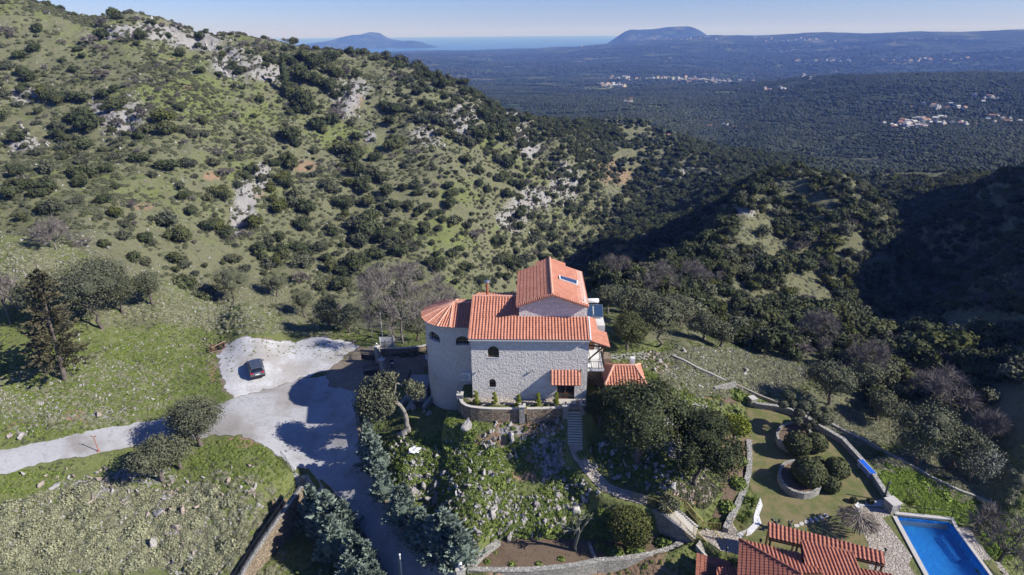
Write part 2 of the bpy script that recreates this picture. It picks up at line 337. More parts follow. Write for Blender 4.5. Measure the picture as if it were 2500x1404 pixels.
def land_mat():
    b = NB('land', .95, .1)
    g, rk, di, fa, fi, ne = [b.attr(k) for k in ('green', 'rock', 'dirt', 'far', 'field', 'near')]
    nA = b.noise(.9, 5, .62); nB = b.noise(.16, 4, .6); nC = b.noise(3.2, 4, .65); nD = b.noise(.035, 4, .6)
    lush = b.mix(nC, (.088,.108,.036), (.205,.225,.085)); dry = b.mix(nC, (.10,.105,.055), (.205,.20,.12))
    gg = b.math('ADD', g, b.math('MULTIPLY', b.math('SUBTRACT', nB, .5), 1.5))
    c = b.mix(b.ramp(gg, .3, .75), dry, lush)
    sh = b.math('MULTIPLY', b.ramp(nA, .52, .62), b.math('SUBTRACT', 1.0, b.math('MULTIPLY', ne, .35)))
    c = b.mix(b.math('MULTIPLY', sh, .55), c, (.062,.075,.035))
    soil = b.mix(nC, (.17,.11,.065), (.36,.25,.165))
    dm = b.ramp(b.math('ADD', b.math('MULTIPLY', di, 1.1), b.math('SUBTRACT', nA, .75)), .12, .3)
    c = b.mix(dm, c, soil)
    stone = b.mix(nC, (.15,.145,.14), (.42,.40,.38))
    rm = b.ramp(b.math('ADD', b.math('MULTIPLY', rk, .62), b.math('MULTIPLY', b.noise(1.6, 5, .7), 1.0)), .80, .92)
    c = b.mix(rm, c, stone)
    # lowland seen from far off: groves, maquis, pale terraces
    v1 = b.noise(.012, 5, .65); v2 = b.noise(.05, 3, .7); v3 = b.vor(.009, out='Color')
    lo = b.mix(b.ramp(v1, .4, .62), (.014,.022,.014), (.052,.065,.036)); lo = b.mix(b.math('MULTIPLY', b.ramp(v2, .45, .62), .6), lo, (.012,.019,.012))
    sepx = b.node('ShaderNodeSeparateColor'); b.l.new(v3, sepx.inputs[0])
    lo = b.mix(b.math('MULTIPLY', b.ramp(sepx.outputs[0], .82, .86), b.math('MULTIPLY', b.ramp(v2, .62, .5), .75)), lo, b.mix(sepx.outputs[1], (.075,.11,.035), (.17,.15,.10)))
    lo = b.mix(b.math('MULTIPLY', fi, b.ramp(v2, .65, .5)), lo, (.17,.19,.08))
    c = b.mix(fa, c, lo)
    b.col(c)
    b.bump(b.math('ADD', b.math('MULTIPLY', nA, 1.0), b.math('MULTIPLY', nC, .5)), .8, .35)
    MAT['land'] = b.m
land_mat()
def asphalt(name, c0, c1, crack=True):
    b = NB(name, .92, .15); n = b.noise(.5, 5, .6); f = b.noise(9, 3, .7)
    c = b.mix(b.math('ADD', b.math('MULTIPLY', n, .7), b.math('MULTIPLY', f, .3)), c0, c1)
    if crack:
        v = b.vor(.16, vec=b.pos(), feat='DISTANCE_TO_EDGE'); k = b.ramp(b.math('ADD', v, b.math('MULTIPLY', b.noise(1.2, 3), .05)), .018, .035, 1, 0)
        c = b.mix(b.math('MULTIPLY', k, .45), c, tuple(x*.55 for x in c0))
        c = b.mix(b.math('MULTIPLY', b.ramp(b.noise(.22, 3), .6, .68), .4), c, tuple(x*.6 for x in c0))
    c = b.mix(b.math('MULTIPLY', b.ramp(b.noise(.11, 4, .65), .46, .62), .55), c, tuple(x*y for x, y in zip(c0, (.72, .62, .5))))
    c = b.mix(b.math('MULTIPLY', b.ramp(b.noise(3.2, 4, .7), .54, .64), .6), c, tuple(x*.7 for x in c0))
    b.col(c); b.bump(f, .5, .04); MAT[name] = b.m
asphalt('worn_concrete', (.31,.31,.315), (.45,.45,.455))
asphalt('white_gravel', (.38,.375,.37), (.70,.70,.70), False)
asphalt('pebble_white', (.6,.6,.6), (.9,.9,.9), False)
asphalt('damp_dirt', (.15,.12,.09), (.34,.29,.225), False)
asphalt('bed_soil', (.10,.072,.05), (.22,.16,.11), False)
asphalt('pale_concrete', (.27,.26,.24), (.42,.40,.37), False)
def lawn_mat():
    b = NB('lawn_turf', .95, .1); n = b.noise(.55, 6, .7); f = b.noise(7, 3, .7)
    c = b.mix(b.ramp(n, .42, .58), (.26,.215,.115), (.15,.175,.065)); c = b.mix(b.math('MULTIPLY', f, .6), c, (.11,.10,.04)); b.col(c); b.bump(f, .6, .05); MAT['lawn_turf'] = b.m
lawn_mat()
def masonry(name, c0, c1, mortar, sx, sz, bumpd=.02, irregular=.0):
    b = NB(name, .92, .15)
    sep = b.node('ShaderNodeSeparateXYZ'); b.l.new(b.obj(), sep.inputs[0])
    u = b.math('SUBTRACT', sep.outputs[0], sep.outputs[1]); cmb = b.node('ShaderNodeCombineXYZ'); b.set(cmb, 0, u); b.set(cmb, 1, sep.outputs[2])
    wob = b.node('ShaderNodeVectorMath', operation='ADD'); nz = b.node('ShaderNodeTexNoise'); b.set(nz, 'Scale', 1.6); b.l.new(b.obj(), nz.inputs['Vector'])
    b.set(wob, 0, cmb.outputs[0]); b.set(wob, 1, b.scale(nz.outputs['Color'], (irregular,)*3))
    x = b.node('ShaderNodeTexBrick', offset=.5, squash=1.6, squash_frequency=3, offset_frequency=2); b.set(x, 'Vector', wob.outputs[0])
    b.set(x, 'Color1', (.0,.0,.0)); b.set(x, 'Color2', (1.,1.,1.)); b.set(x, 'Mortar', (.5,.5,.5)); b.set(x, 'Scale', 1.0); b.set(x, 'Brick Width', sx); b.set(x, 'Row Height', sz); b.set(x, 'Mortar Size', .012); b.set(x, 'Mortar Smooth', .3); b.set(x, 'Bias', 0.)
    c = b.mix(x.outputs[0], c0, c1); c = b.mix(b.math('MULTIPLY', b.noise(2.2, 4, vec=b.obj()), .5), c, tuple(v*.75 for v in c0)); c = b.mix(b.math('MULTIPLY', x.outputs['Fac'], .4), c, mortar)
    b.col(c); h = b.math('ADD', b.math('MULTIPLY', x.outputs['Fac'], -1.0), b.math('MULTIPLY', b.noise(6, 3, vec=b.obj()), .8)); b.bump(h, .9, bumpd); MAT[name] = b.m
masonry('ashlar', (.66,.60,.52), (.86,.80,.71), (.56,.50,.43), .70, .30, .05, .3)
masonry('tower_ashlar', (.56,.51,.45), (.72,.66,.585), (.50,.45,.40), .5, .24, .03, .1)
def ashlar(name, c0, c1, mortar, sx, sz, edge=.86):
    b = NB(name, .92, .15); sep = b.node('ShaderNodeSeparateXYZ'); b.l.new(b.obj(), sep.inputs[0]); nz = b.noise(.9, 2, vec=b.obj())
    u = b.math('SUBTRACT', sep.outputs[0], sep.outputs[1]); cmb = b.node('ShaderNodeCombineXYZ'); b.set(cmb, 0, b.math('MULTIPLY', u, 1/sx)); b.set(cmb, 1, b.math('ADD', b.math('MULTIPLY', sep.outputs[2], 1/sz), b.math('MULTIPLY', nz, .35)))
    v = b.node('ShaderNodeTexVoronoi', feature='F1', distance='CHEBYCHEV'); b.set(v, 'Vector', cmb.outputs[0]); b.set(v, 'Scale', 1.); b.set(v, 'Randomness', .62); sc = b.node('ShaderNodeSeparateColor'); b.l.new(v.outputs['Color'], sc.inputs[0])
    ed_ = b.ramp(v.outputs['Distance'], .40, .56); c = b.mix(sc.outputs[0], c0, c1); c = b.mix(b.math('MULTIPLY', b.noise(.35, 4, vec=b.obj()), .35), c, tuple(x*.8 for x in c0)); c = b.mix(b.math('MULTIPLY', ed_, .35), c, mortar); b.col(c)
    b.bump(b.math('ADD', b.math('MULTIPLY', ed_, -1.0), b.math('MULTIPLY', b.noise(5, 3, vec=b.obj()), 1.0)), .8, .06); MAT[name] = b.m
ashlar('ashlar', (.70,.65,.585), (.86,.815,.745), (.60,.55,.485), .36, .21)
ashlar('tower_ashlar', (.64,.59,.525), (.78,.725,.65), (.58,.53,.47), .30, .17)
def rubble(name, c0, c1, mortar, sc):
    b = NB(name, .95, .1); vec = b.scale(b.obj(), (1, 1, 1.7))
    v = b.vor(sc, vec=vec, feat='DISTANCE_TO_EDGE'); cc = b.vor(sc, vec=vec, out='Color'); sp_ = b.node('ShaderNodeSeparateColor'); b.l.new(cc, sp_.inputs[0])
    c = b.mix(sp_.outputs[0], c0, c1); c = b.mix(b.ramp(v, .02, .10, .8, 0), c, mortar); b.col(c); b.bump(b.math('ADD', b.ramp(v, 0, .15), b.math('MULTIPLY', b.noise(8, 2, vec=b.obj()), .4)), .9, .06); MAT[name] = b.m
rubble('rubble_tan', (.20,.15,.10), (.42,.34,.25), (.17,.14,.11), 3.6)
rubble('rubble_pale', (.30,.29,.26), (.52,.50,.46), (.22,.21,.19), 4.2)
rubble('flagstone', (.36,.315,.26), (.48,.43,.365), (.31,.275,.23), 2.8)
rubble('cobbles', (.30,.28,.25), (.46,.43,.38), (.2,.19,.17), 5)
def tile_mat(name, a, c_):
    b = NB(name, .75, .25); n = b.noise(.6, 4, vec=b.obj()); wn = b.node('ShaderNodeTexWhiteNoise', noise_dimensions='3D')
    sn = b.node('ShaderNodeVectorMath', operation='SNAP'); b.set(sn, 0, b.obj()); b.set(sn, 1, (.36,.36,.36)); b.l.new(sn.outputs[0], wn.inputs[0])
    f = b.math('ADD', b.math('MULTIPLY', n, .6), b.math('MULTIPLY', wn.outputs[0], .4)); c = b.mix(f, a, c_)
    c = b.mix(b.math('MULTIPLY', b.ramp(b.noise(5, 4, vec=b.obj()), .6, .75), .25), c, (.55,.42,.36)); b.col(c); MAT[name] = b.m
tile_mat('roof_tile', (.37,.145,.088), (.62,.29,.195)); tile_mat('roof_tile_old', (.27,.095,.06), (.46,.19,.125)); tile_mat('ridge_tile', (.58,.28,.18), (.74,.45,.33))
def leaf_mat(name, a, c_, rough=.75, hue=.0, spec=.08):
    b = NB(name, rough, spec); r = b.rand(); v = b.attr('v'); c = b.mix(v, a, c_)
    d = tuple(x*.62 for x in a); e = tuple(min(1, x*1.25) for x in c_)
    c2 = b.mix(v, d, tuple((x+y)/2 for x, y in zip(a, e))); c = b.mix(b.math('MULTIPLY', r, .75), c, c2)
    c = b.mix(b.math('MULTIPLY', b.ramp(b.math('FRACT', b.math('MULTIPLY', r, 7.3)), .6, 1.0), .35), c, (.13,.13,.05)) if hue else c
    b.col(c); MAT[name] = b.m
leaf_mat('oak_leaf', (.034,.044,.019), (.125,.138,.066), hue=1)
leaf_mat('far_leaf', (.014,.022,.013), (.05,.062,.034)); leaf_mat('far_grove_leaf', (.03,.038,.026), (.085,.095,.066))
leaf_mat('oak_leaf_warm', (.045,.055,.015), (.15,.155,.05))
leaf_mat('olive_leaf', (.07,.078,.046), (.225,.23,.14), hue=.0)
leaf_mat('maquis_leaf', (.05,.058,.036), (.15,.155,.098), hue=1)
leaf_mat('cypress_leaf', (.10,.135,.11), (.32,.385,.31))
leaf_mat('pine_leaf', (.065,.062,.034), (.20,.18,.11))
leaf_mat('box_leaf', (.05,.058,.025), (.16,.17,.075))
leaf_mat('gold_leaf', (.10,.13,.015), (.30,.33,.05))
leaf_mat('spurge_leaf', (.12,.18,.03), (.32,.42,.09))
leaf_mat('scrub_leaf', (.17,.18,.10), (.43,.42,.27))
leaf_mat('heath_leaf', (.075,.085,.042), (.19,.20,.115))
leaf_mat('weed_leaf', (.075,.12,.026), (.28,.33,.09))
leaf_mat('pale_leaf', (.12,.13,.09), (.34,.34,.28))
leaf_mat('twig', (.115,.10,.088), (.32,.285,.255), rough=.9, spec=.1)
leaf_mat('dead_frond', (.16,.13,.10), (.40,.35,.29), rough=.9, spec=.1)
simple('bark', (.17,.14,.12), .95, .1, .35, 3); simple('pale_bark', (.27,.245,.215), .95, .1, .25, 3)
def rock_mat(name, a, c_, warm):
    b = NB(name, .95, .15); n = b.noise(1.4, 6, .7); f = b.noise(5, 4, .7)
    c = b.mix(b.ramp(n, .3, .7), a, c_); c = b.mix(b.math('MULTIPLY', b.ramp(f, .55, .72), .6), c, tuple(x*.45 for x in a)); c = b.mix(b.math('MULTIPLY', b.rand(), .3), c, warm)
    b.col(c); b.bump(f, .9, .12); MAT[name] = b.m
rock_mat('limestone', (.21,.205,.20), (.53,.51,.49), (.32,.26,.20)); rock_mat('tan_rock', (.22,.19,.165), (.46,.40,.345), (.36,.25,.17))
simple('white_paint', (.78,.78,.76), .5, .4, .04); simple('stone_cap', (.55,.52,.47), .9, .2, .1, 6); simple('render', (.62,.60,.56), .9, .2, .06)
simple('dark_iron', (.025,.027,.03), .5, .5, .1); simple('steel', (.45,.46,.47), .35, .5, .05, 1, .8); simple('gold_rail', (.42,.34,.13), .45, .5, .1, 4, .3)
simple('brown_wood', (.13,.065,.035), .7, .3, .25, 6); simple('pale_wood', (.34,.27,.19), .8, .2, .2, 5); simple('rust', (.16,.06,.035), .85, .3, .3, 5)
simple('glass_dark', (.018,.022,.028), .08, .6, .1); simple('sky_glass', (.03,.06,.12), .06, .8, .1); simple('curtain', (.62,.56,.45), .9, .1, .1, 8)
simple('blue_tarp', (.02,.13,.62), .35, .5, .1, 3); simple('white_cloth', (.78,.78,.80), .85, .2, .04, 4); simple('grey_plastic', (.55,.56,.55), .5, .4, .05)
simple('terracotta', (.36,.14,.07), .8, .2, .2, 8); simple('red_post', (.42,.16,.11), .7, .3, .15, 5)
simple('car_paint', (.17,.18,.22), .28, .6, .04, 1, .55); simple('car_roof', (.10,.12,.17), .25, .6, .04, 1, .4); simple('tyre', (.02,.02,.02), .85, .2, .1); simple('lamp_red', (.42,.02,.02), .25, .5, .05); simple('car_glass', (.012,.015,.02), .04, .8, .05); simple('plate', (.75,.75,.72), .5, .3, .02)
simple('skin', (.46,.28,.20), .6, .3, .05); simple('hair', (.03,.02,.015), .7, .3, .1); simple('dark_cloth', (.03,.03,.045), .9, .1, .15, 12); simple('pale_cloth', (.55,.55,.58), .9, .1, .1, 12)
simple('pool_blue_rim', (.05,.09,.32), .3, .5, .1, 3); simple('copper', (.42,.16,.08), .5, .4, .15, 4)
def pool_tile():
    b = NB('pool_tile', .4, .4); x = b.node('ShaderNodeTexBrick', offset=0.); b.set(x, 'Vector', b.pos()); b.set(x, 'Scale', 1.); b.set(x, 'Brick Width', .22); b.set(x, 'Row Height', .22); b.set(x, 'Mortar Size', .012)
    b.set(x, 'Color1', (.01,.22,.70)); b.set(x, 'Color2', (.02,.30,.80)); b.set(x, 'Mortar', (.10,.42,.85)); b.col(b.mix(b.ramp(b.noise(1.6, 4, .6, dist=1.5), .45, .7, 0, .55), x.outputs[0], (.05,.45,.88))); MAT['pool_tile'] = b.m  # brighter noise patches paint rippling caustic light into the tile colour
pool_tile()
def water(name, bsc, bst, tint=(.75,.92,1.0)):
    b = NB(name, .03, .5); b.b.inputs['Transmission Weight'].default_value = 1.0; b.b.inputs['IOR'].default_value = 1.33; b.col(tint)
    b.bump(b.noise(bsc, 3), bst, .02); MAT[name] = b.m
water('pool_water', 2.5, .25)
def sea_mat():
    b = NB('sea_water', .25, .5); b.col(b.mix(b.noise(.0004, 4, vec=b.scale(b.pos(), (1, .35, 1))), (.012,.06,.17), (.018,.085,.22))); b.bump(b.noise(.05, 3), .3, 1.0); MAT['sea_water'] = b.m
sea_mat()
def white_house_mats():
    for nm, c in (('house_white', (.50,.485,.465)), ('house_cream', (.62,.52,.36)), ('house_roof', (.36,.19,.13))): simple(nm, c, .9, .1, .05, .05)
white_house_mats()
# ------------------------------------------------------------------ mesh helpers
def meta(o, label=None, cat=None, group=None, kind=None):
    if label: o['label'] = label
    if cat: o['category'] = cat
    if group: o['group'] = group
    if kind: o['kind'] = kind
    return o
def empty(name, loc=(0, 0, 0), rz=0.0, label=None, cat=None, group=None):
    o = bpy.data.objects.new(name, None); COL.objects.link(o); o.location = [float(x) for x in loc]; o.rotation_euler = (0, 0, rz)
    o.empty_display_size = .3; return meta(o, label, cat, group)
class MB:
    def __init__(s): s.v = []; s.f = []; s.mi = []; s.cur = 0
    def add(s, vs, fs):
        k = len(s.v); s.v += [tuple(float(c) for c in p) for p in vs]; s.f += [tuple(i+k for i in f) for f in fs]; s.mi += [s.cur]*len(fs); return s
    def box(s, c, d, rz=0., rx=0., ry=0.):
        M_ = Matrix.Rotation(rz, 3, 'Z') @ Matrix.Rotation(ry, 3, 'Y') @ Matrix.Rotation(rx, 3, 'X'); c = Vector([float(q) for q in c])
        vs = [c + M_ @ Vector((a*d[0]/2, b*d[1]/2, e*d[2]/2)) for a in (-1, 1) for b in (-1, 1) for e in (-1, 1)]
        return s.add(vs, [(0,1,3,2),(4,6,7,5),(0,4,5,1),(2,3,7,6),(0,2,6,4),(1,5,7,3)])
    def prism(s, poly, z0, z1):
        n = len(poly); zz0 = z0 if hasattr(z0, '__len__') else [z0]*n; zz1 = z1 if hasattr(z1, '__len__') else [z1]*n
        a = sum(poly[i][0]*poly[(i+1)%n][1]-poly[(i+1)%n][0]*poly[i][1] for i in range(n))
        if a < 0: poly = poly[::-1]; zz0 = zz0[::-1]; zz1 = zz1[::-1]
        vs = [(p[0], p[1], zz0[i]) for i, p in enumerate(poly)] + [(p[0], p[1], zz1[i]) for i, p in enumerate(poly)]
        return s.add(vs, [tuple(range(n))[::-1], tuple(range(n, 2*n))] + [(i, (i+1)%n, n+(i+1)%n, n+i) for i in range(n)])
    def bar(s, a, b, wx, wy=None):
        a = Vector([float(q) for q in a]); b = Vector([float(q) for q in b]); wy = wy or wx; d = (b-a); L_ = d.length
        if L_ < 1e-6: return s
        q = d.to_track_quat('X', 'Z').to_matrix(); c = (a+b)/2
        vs = [c + q @ Vector((p*L_/2, r*wx/2, t*wy/2)) for p in (-1, 1) for r in (-1, 1) for t in (-1, 1)]
        return s.add(vs, [(0,1,3,2),(4,6,7,5),(0,4,5,1),(2,3,7,6),(0,2,6,4),(1,5,7,3)])
    def tube(s, pts, rad, n=6, cap=True):
        pts = [Vector([float(q) for q in p]) for p in pts]; rad = rad if hasattr(rad, '__len__') else [rad]*len(pts); vs = []; fs = []
        for i, p in enumerate(pts):
            t = (pts[min(i+1, len(pts)-1)]-pts[max(i-1, 0)]); t = t.normalized() if t.length > 1e-9 else Vector((0, 0, 1))
            a = t.cross(Vector((0.31, .95, .05))).normalized(); b = t.cross(a)
            vs += [p + (a*math.cos(6.2832*k/n)+b*math.sin(6.2832*k/n))*rad[i] for k in range(n)]
        for i in range(len(pts)-1):
            for k in range(n): fs.append((i*n+k, i*n+(k+1)%n, (i+1)*n+(k+1)%n, (i+1)*n+k))
        if cap: fs += [tuple(range(n)), tuple(range((len(pts)-1)*n, len(pts)*n))[::-1]]
        return s.add(vs, fs)
    def lathe(s, prof, n=16, c=(0, 0, 0)):
        vs = [(c[0]+r*math.cos(6.28319*k/n), c[1]+r*math.sin(6.28319*k/n), c[2]+z) for r, z in prof for k in range(n)]
        fs = [(i*n+k, i*n+(k+1)%n, (i+1)*n+(k+1)%n, (i+1)*n+k) for i in range(len(prof)-1) for k in range(n)]
        return s.add(vs, fs + [tuple(range(n))[::-1], tuple(range((len(prof)-1)*n, len(prof)*n))])
    def ball(s, c, r, sub=2, jit=0., sc=(1, 1, 1)):
        bm = bmesh.new(); bmesh.ops.create_icosphere(bm, subdivisions=sub, radius=1); rr = random.Random(int(c[0]*997+c[1]*31+c[2]*7) & 0xffff)
        vs = [(c[0]+v.co.x*r*sc[0]*(1+rr.uniform(-jit, jit)), c[1]+v.co.y*r*sc[1]*(1+rr.uniform(-jit, jit)), c[2]+v.co.z*r*sc[2]*(1+rr.uniform(-jit, jit))) for v in bm.verts]
        fs = [tuple(v.index for v in f.verts) for f in bm.faces]; bm.free(); return s.add(vs, fs)
    def mesh(s, name, mats, smooth_=False):
        me = bpy.data.meshes.new(name); me.from_pydata(s.v, [], s.f)
        for m in (mats if isinstance(mats, (list, tuple)) else [mats]): me.materials.append(MAT[m])
        if len(set(s.mi)) > 1: me.polygons.foreach_set('material_index', s.mi)
        if smooth_: me.polygons.foreach_set('use_smooth', [True]*len(s.f))
        me.update(); return me
    def build(s, name, mats, parent=None, smooth_=False, loc=None, rz=None):
        o = bpy.data.objects.new(name, s.mesh(name, mats, smooth_)); COL.objects.link(o)
        if parent: o.parent = parent
        if loc is not None: o.location = [float(q) for q in loc]
        if rz: o.rotation_euler = (0, 0, rz)
        return o
def copy_tree(o, parent=None):
    c = o.copy(); COL.objects.link(c); c.parent = parent
    for ch in [q for q in bpy.data.objects if q.parent == o]: copy_tree(ch, c)
    return c
def np_mesh(name, V, Fq, mats, attr=None, smooth_=False, mi=None):
    me = bpy.data.meshes.new(name); V = np.asarray(V, np.float32); k = Fq.shape[1]
    me.vertices.add(len(V)); me.vertices.foreach_set('co', V.ravel()); me.loops.add(Fq.size); me.loops.foreach_set('vertex_index', Fq.ravel().astype(np.int32))
    me.polygons.add(len(Fq)); me.polygons.foreach_set('loop_start', np.arange(0, Fq.size, k, dtype=np.int32))
    for m in mats: me.materials.append(MAT[m])
    if mi is not None: me.polygons.foreach_set('material_index', mi.astype(np.int32))
    me.update(calc_edges=True)
    if smooth_: me.polygons.foreach_set('use_smooth', np.ones(len(Fq), bool))
    if attr is not None: a = me.attributes.new('v', 'FLOAT', 'POINT'); a.data.foreach_set('value', np.asarray(attr, np.float32))
    return me
def drape(name, poly, mat, dz=.04, step=.9, zf=None, kind='structure', rough=0.):
    """a sheet that follows the ground inside poly"""
    from mathutils.geometry import delaunay_2d_cdt
    ol = []; n = len(poly)
    for i in range(n):
        a, b = np.array(poly[i]), np.array(poly[(i+1)%n]); m = max(1, int(np.hypot(*(b-a))/(step if not rough else .3)))
        ol += [a+(b-a)*k/m for k in range(m)]
    P = np.array(ol)
    if rough: P = P + np.stack([fbm(P[:,0]*1.1, P[:,1]*1.1, 401, 4), fbm(P[:,0]*1.1, P[:,1]*1.1, 402, 4)], 1)*rough; poly = [tuple(q) for q in P]
    x0, y0 = P.min(0); x1, y1 = P.max(0)
    gx, gy = np.meshgrid(np.arange(x0, x1, step), np.arange(y0, y1, step)); gx = gx.ravel(); gy = gy.ravel()
    ok = pip(poly, gx, gy) & (pdist(poly, gx, gy) > step*.5)
    pts = [Vector(p) for p in P] + [Vector((a, b)) for a, b in zip(gx[ok], gy[ok])]
    r = delaunay_2d_cdt(pts, [], [list(range(len(P)))], 1, 1e-4)
    co = np.array([tuple(v) for v in r[0]]); z = (H(co[:,0], co[:,1]) if zf is None else np.full(len(co), float(zf)))+dz
    me = bpy.data.meshes.new(name); fs = [f if (co[f[1]][0]-co[f[0]][0])*(co[f[2]][1]-co[f[0]][1])-(co[f[2]][0]-co[f[0]][0])*(co[f[1]][1]-co[f[0]][1]) > 0 else f[::-1] for f in r[2]]
    me.from_pydata([(a, b, c) for (a, b), c in zip(co, z)], [], fs); me.materials.append(MAT[mat]); me.update()
    o = bpy.data.objects.new(name, me); COL.objects.link(o)
    if kind: o['kind'] = kind
    return o
def ribbon_wall(name, pts, z0, z1, th_, mat, cap=None, label=None, cat='wall', capm='stone_cap', group=None, caph=.08, capo=.06):
    """a wall along pts (world xy); z0, z1 numbers or per-point lists"""
    P = [np.array(p[:2], float) for p in pts]; n = len(P); c0 = np.mean(P, 0); zz0 = z0 if hasattr(z0, '__len__') else [z0]*n; zz1 = z1 if hasattr(z1, '__len__') else [z1]*n
    root = empty(name, (c0[0], c0[1], min(zz0)), 0, label, cat, group); b0 = min(zz0)
    N = []
    for i in range(n):
        t = P[min(i+1, n-1)]-P[max(i-1, 0)]; t = t/(np.hypot(*t)+1e-9); N.append(np.array([-t[1], t[0]]))
    def strip(w_, za, zb):
        m = MB(); vs = []
        for i in range(n):
            a = P[i]-c0+N[i]*w_/2; b = P[i]-c0-N[i]*w_/2; vs += [(a[0], a[1], za[i]-b0), (b[0], b[1], za[i]-b0), (b[0], b[1], zb[i]-b0), (a[0], a[1], zb[i]-b0)]
        fs = []
        for i in range(n-1):
            k = i*4; fs += [(k, k+4, k+5, k+1), (k+1, k+5, k+6, k+2), (k+2, k+6, k+7, k+3), (k+3, k+7, k+4, k)]
        fs += [(0, 1, 2, 3), (4*n-1, 4*n-2, 4*n-3, 4*n-4)]
        return m.add(vs, fs)
    strip(th_, zz0, zz1).build('wall_body', mat, root)
    if cap is not False: strip(th_+capo, zz1, [q+caph for q in zz1]).build('coping', capm, root)
    return root
def resample(pts, step):
    out = []
    for a, b in zip(pts[:-1], pts[1:]):
        a = np.array(a[:2], float); b = np.array(b[:2], float); m = max(1, int(np.hypot(*(b-a))/step)); out += [a+(b-a)*k/m for k in range(m)]
    return out+[np.array(pts[-1][:2], float)]
def railing(name, P3, h, mat, label, step=.14, r=.012, posts=1.6, cat='railing', group=None):
    """balusters between two rails along world points"""
    c0 = np.array(P3[0], float); root = empty(name, c0, 0, label, cat, group); Q = [np.array(p, float)-c0 for p in P3]
    m = MB(); 
    for a, b in zip(Q[:-1], Q[1:]):
        m.bar(a+[0, 0, h], b+[0, 0, h], .05, .04); m.bar(a+[0, 0, .1], b+[0, 0, .1], .03, .03)
    m.build('rail', mat, root); m = MB(); pm = MB()
    for a, b in zip(Q[:-1], Q[1:]):
        L_ = np.linalg.norm(b-a); k = max(1, int(L_/step))
        for i in range(k):
            p = a+(b-a)*i/k; m.bar(p+[0, 0, .1], p+[0, 0, h], r*2)
        k = max(1, int(L_/posts))
        for i in range(k+1): p = a+(b-a)*i/k; MB().bar(p-[0, 0, .15], p+[0, 0, h+.03], .05).build('post', mat, root)
    b_ = m.build('balusters', mat, root); b_['kind'] = 'stuff'; return root
# roofs of curved tiles: (s along the eave, t up the slope)
def tile_sheet(width, length, pitch=.365, row=.38, amp=.075):
    ns = max(1, int(round(width/pitch)))*6; nr = max(1, int(round(length/row))); vs = []; fs = []; px = width/ns
    S = np.arange(ns+1)*px; ph = (S/(width/(ns/6)))%1.0; prof = np.where(ph < .62, np.sin(ph/.62*math.pi)*amp, -np.sin((ph-.62)/.38*math.pi)*amp*.35)
    V = []; rows = []
    for r in range(nr):
        t0 = r*length/nr; t1 = (r+1)*length/nr+.02
        rows.append((t0, .035)); rows.append((t1, 0.0))
    for t, off in rows: V.append(np.stack([S, np.full_like(S, t), prof+off+.01], 1))
    V = np.concatenate(V); n = ns+1; F_ = []
    for k in range(len(rows)-1):
        a = np.arange(ns)+k*n; F_.append(np.stack([a, a+1, a+1+n, a+n], 1))
    # closed butt ends of the eave row
    return V, np.concatenate(F_)
def roof_plane(name, poly3, mat, parent, thick=.12, wood='render', pitch=.365, row=.38, eave=0, ridge_dir=None):
    """poly3: 3-D corners (convex) with the eave edge first; covered with tiles above a thin slab"""
    P = [Vector([float(q) for q in p]) for p in poly3]; o = P[0]; ex = (P[1]-P[0]).normalized(); nrm = (P[1]-P[0]).cross(P[2]-P[0]).normalized()
    if nrm.z < 0: nrm = -nrm
    ey = nrm.cross(ex)
    if (sum((p for p in P), Vector())/len(P)-o).dot(ey) < 0: ey = -ey
    loc = [((p-o).dot(ex), (p-o).dot(ey)) for p in P]; x0 = min(a for a, _ in loc); x1 = max(a for a, _ in loc); y1 = max(b for _, b in loc)
    V, Fq = tile_sheet(x1-x0, y1, pitch, row); bm = bmesh.new(); bv = [bm.verts.new((a+x0, b, c)) for a, b, c in V]
    for f in Fq: bm.faces.new([bv[i] for i in f])
    n = len(loc); area = sum(loc[i][0]*loc[(i+1)%n][1]-loc[(i+1)%n][0]*loc[i][1] for i in range(n)); sgn = 1 if area > 0 else -1
    for i in range(n):
        a = Vector((*loc[i], 0)); b = Vector((*loc[(i+1)%n], 0)); d = b-a
        if d.length < 1e-4: continue
        no = Vector((d.y, -d.x, 0)).normalized()*sgn
        bmesh.ops.bisect_plane(bm, geom=bm.verts[:]+bm.edges[:]+bm.faces[:], plane_co=a+no*.002, plane_no=no, clear_outer=True)
    for v in bm.verts: v.co = o+ex*v.co.x+ey*v.co.y+nrm*v.co.z
    me = bpy.data.meshes.new(name); bm.to_mesh(me); bm.free(); me.materials.append(MAT[mat]); ob = bpy.data.objects.new(name, me); COL.objects.link(ob); ob.parent = parent
    m = MB(); k = len(P); top = [p-nrm*.03 for p in P]; bot = [p-nrm*(.03+thick) for p in P]
    m.add(top+bot, [tuple(range(k)), tuple(range(k, 2*k))[::-1]]+[(i, k+i, k+(i+1)%k, (i+1)%k) for i in range(k)]); s_ = m.build('roof_board', wood, ob); return ob
def ridge_caps(name, a, b, parent, mat='ridge_tile', r=.14, step=.42):
    a = Vector([float(q) for q in a]); b = Vector([float(q) for q in b]); L_ = (b-a).length; k = max(1, int(L_/step)); m = MB()
    for i in range(k):
        p = a.lerp(b, i/k); q = a.lerp(b, (i+1.12)/k if i < k-1 else 1); m.tube([p+Vector((0, 0, .03)), q+Vector((0, 0, .06))], [r, r*.86], 8)
    return m.build(name, mat, parent)
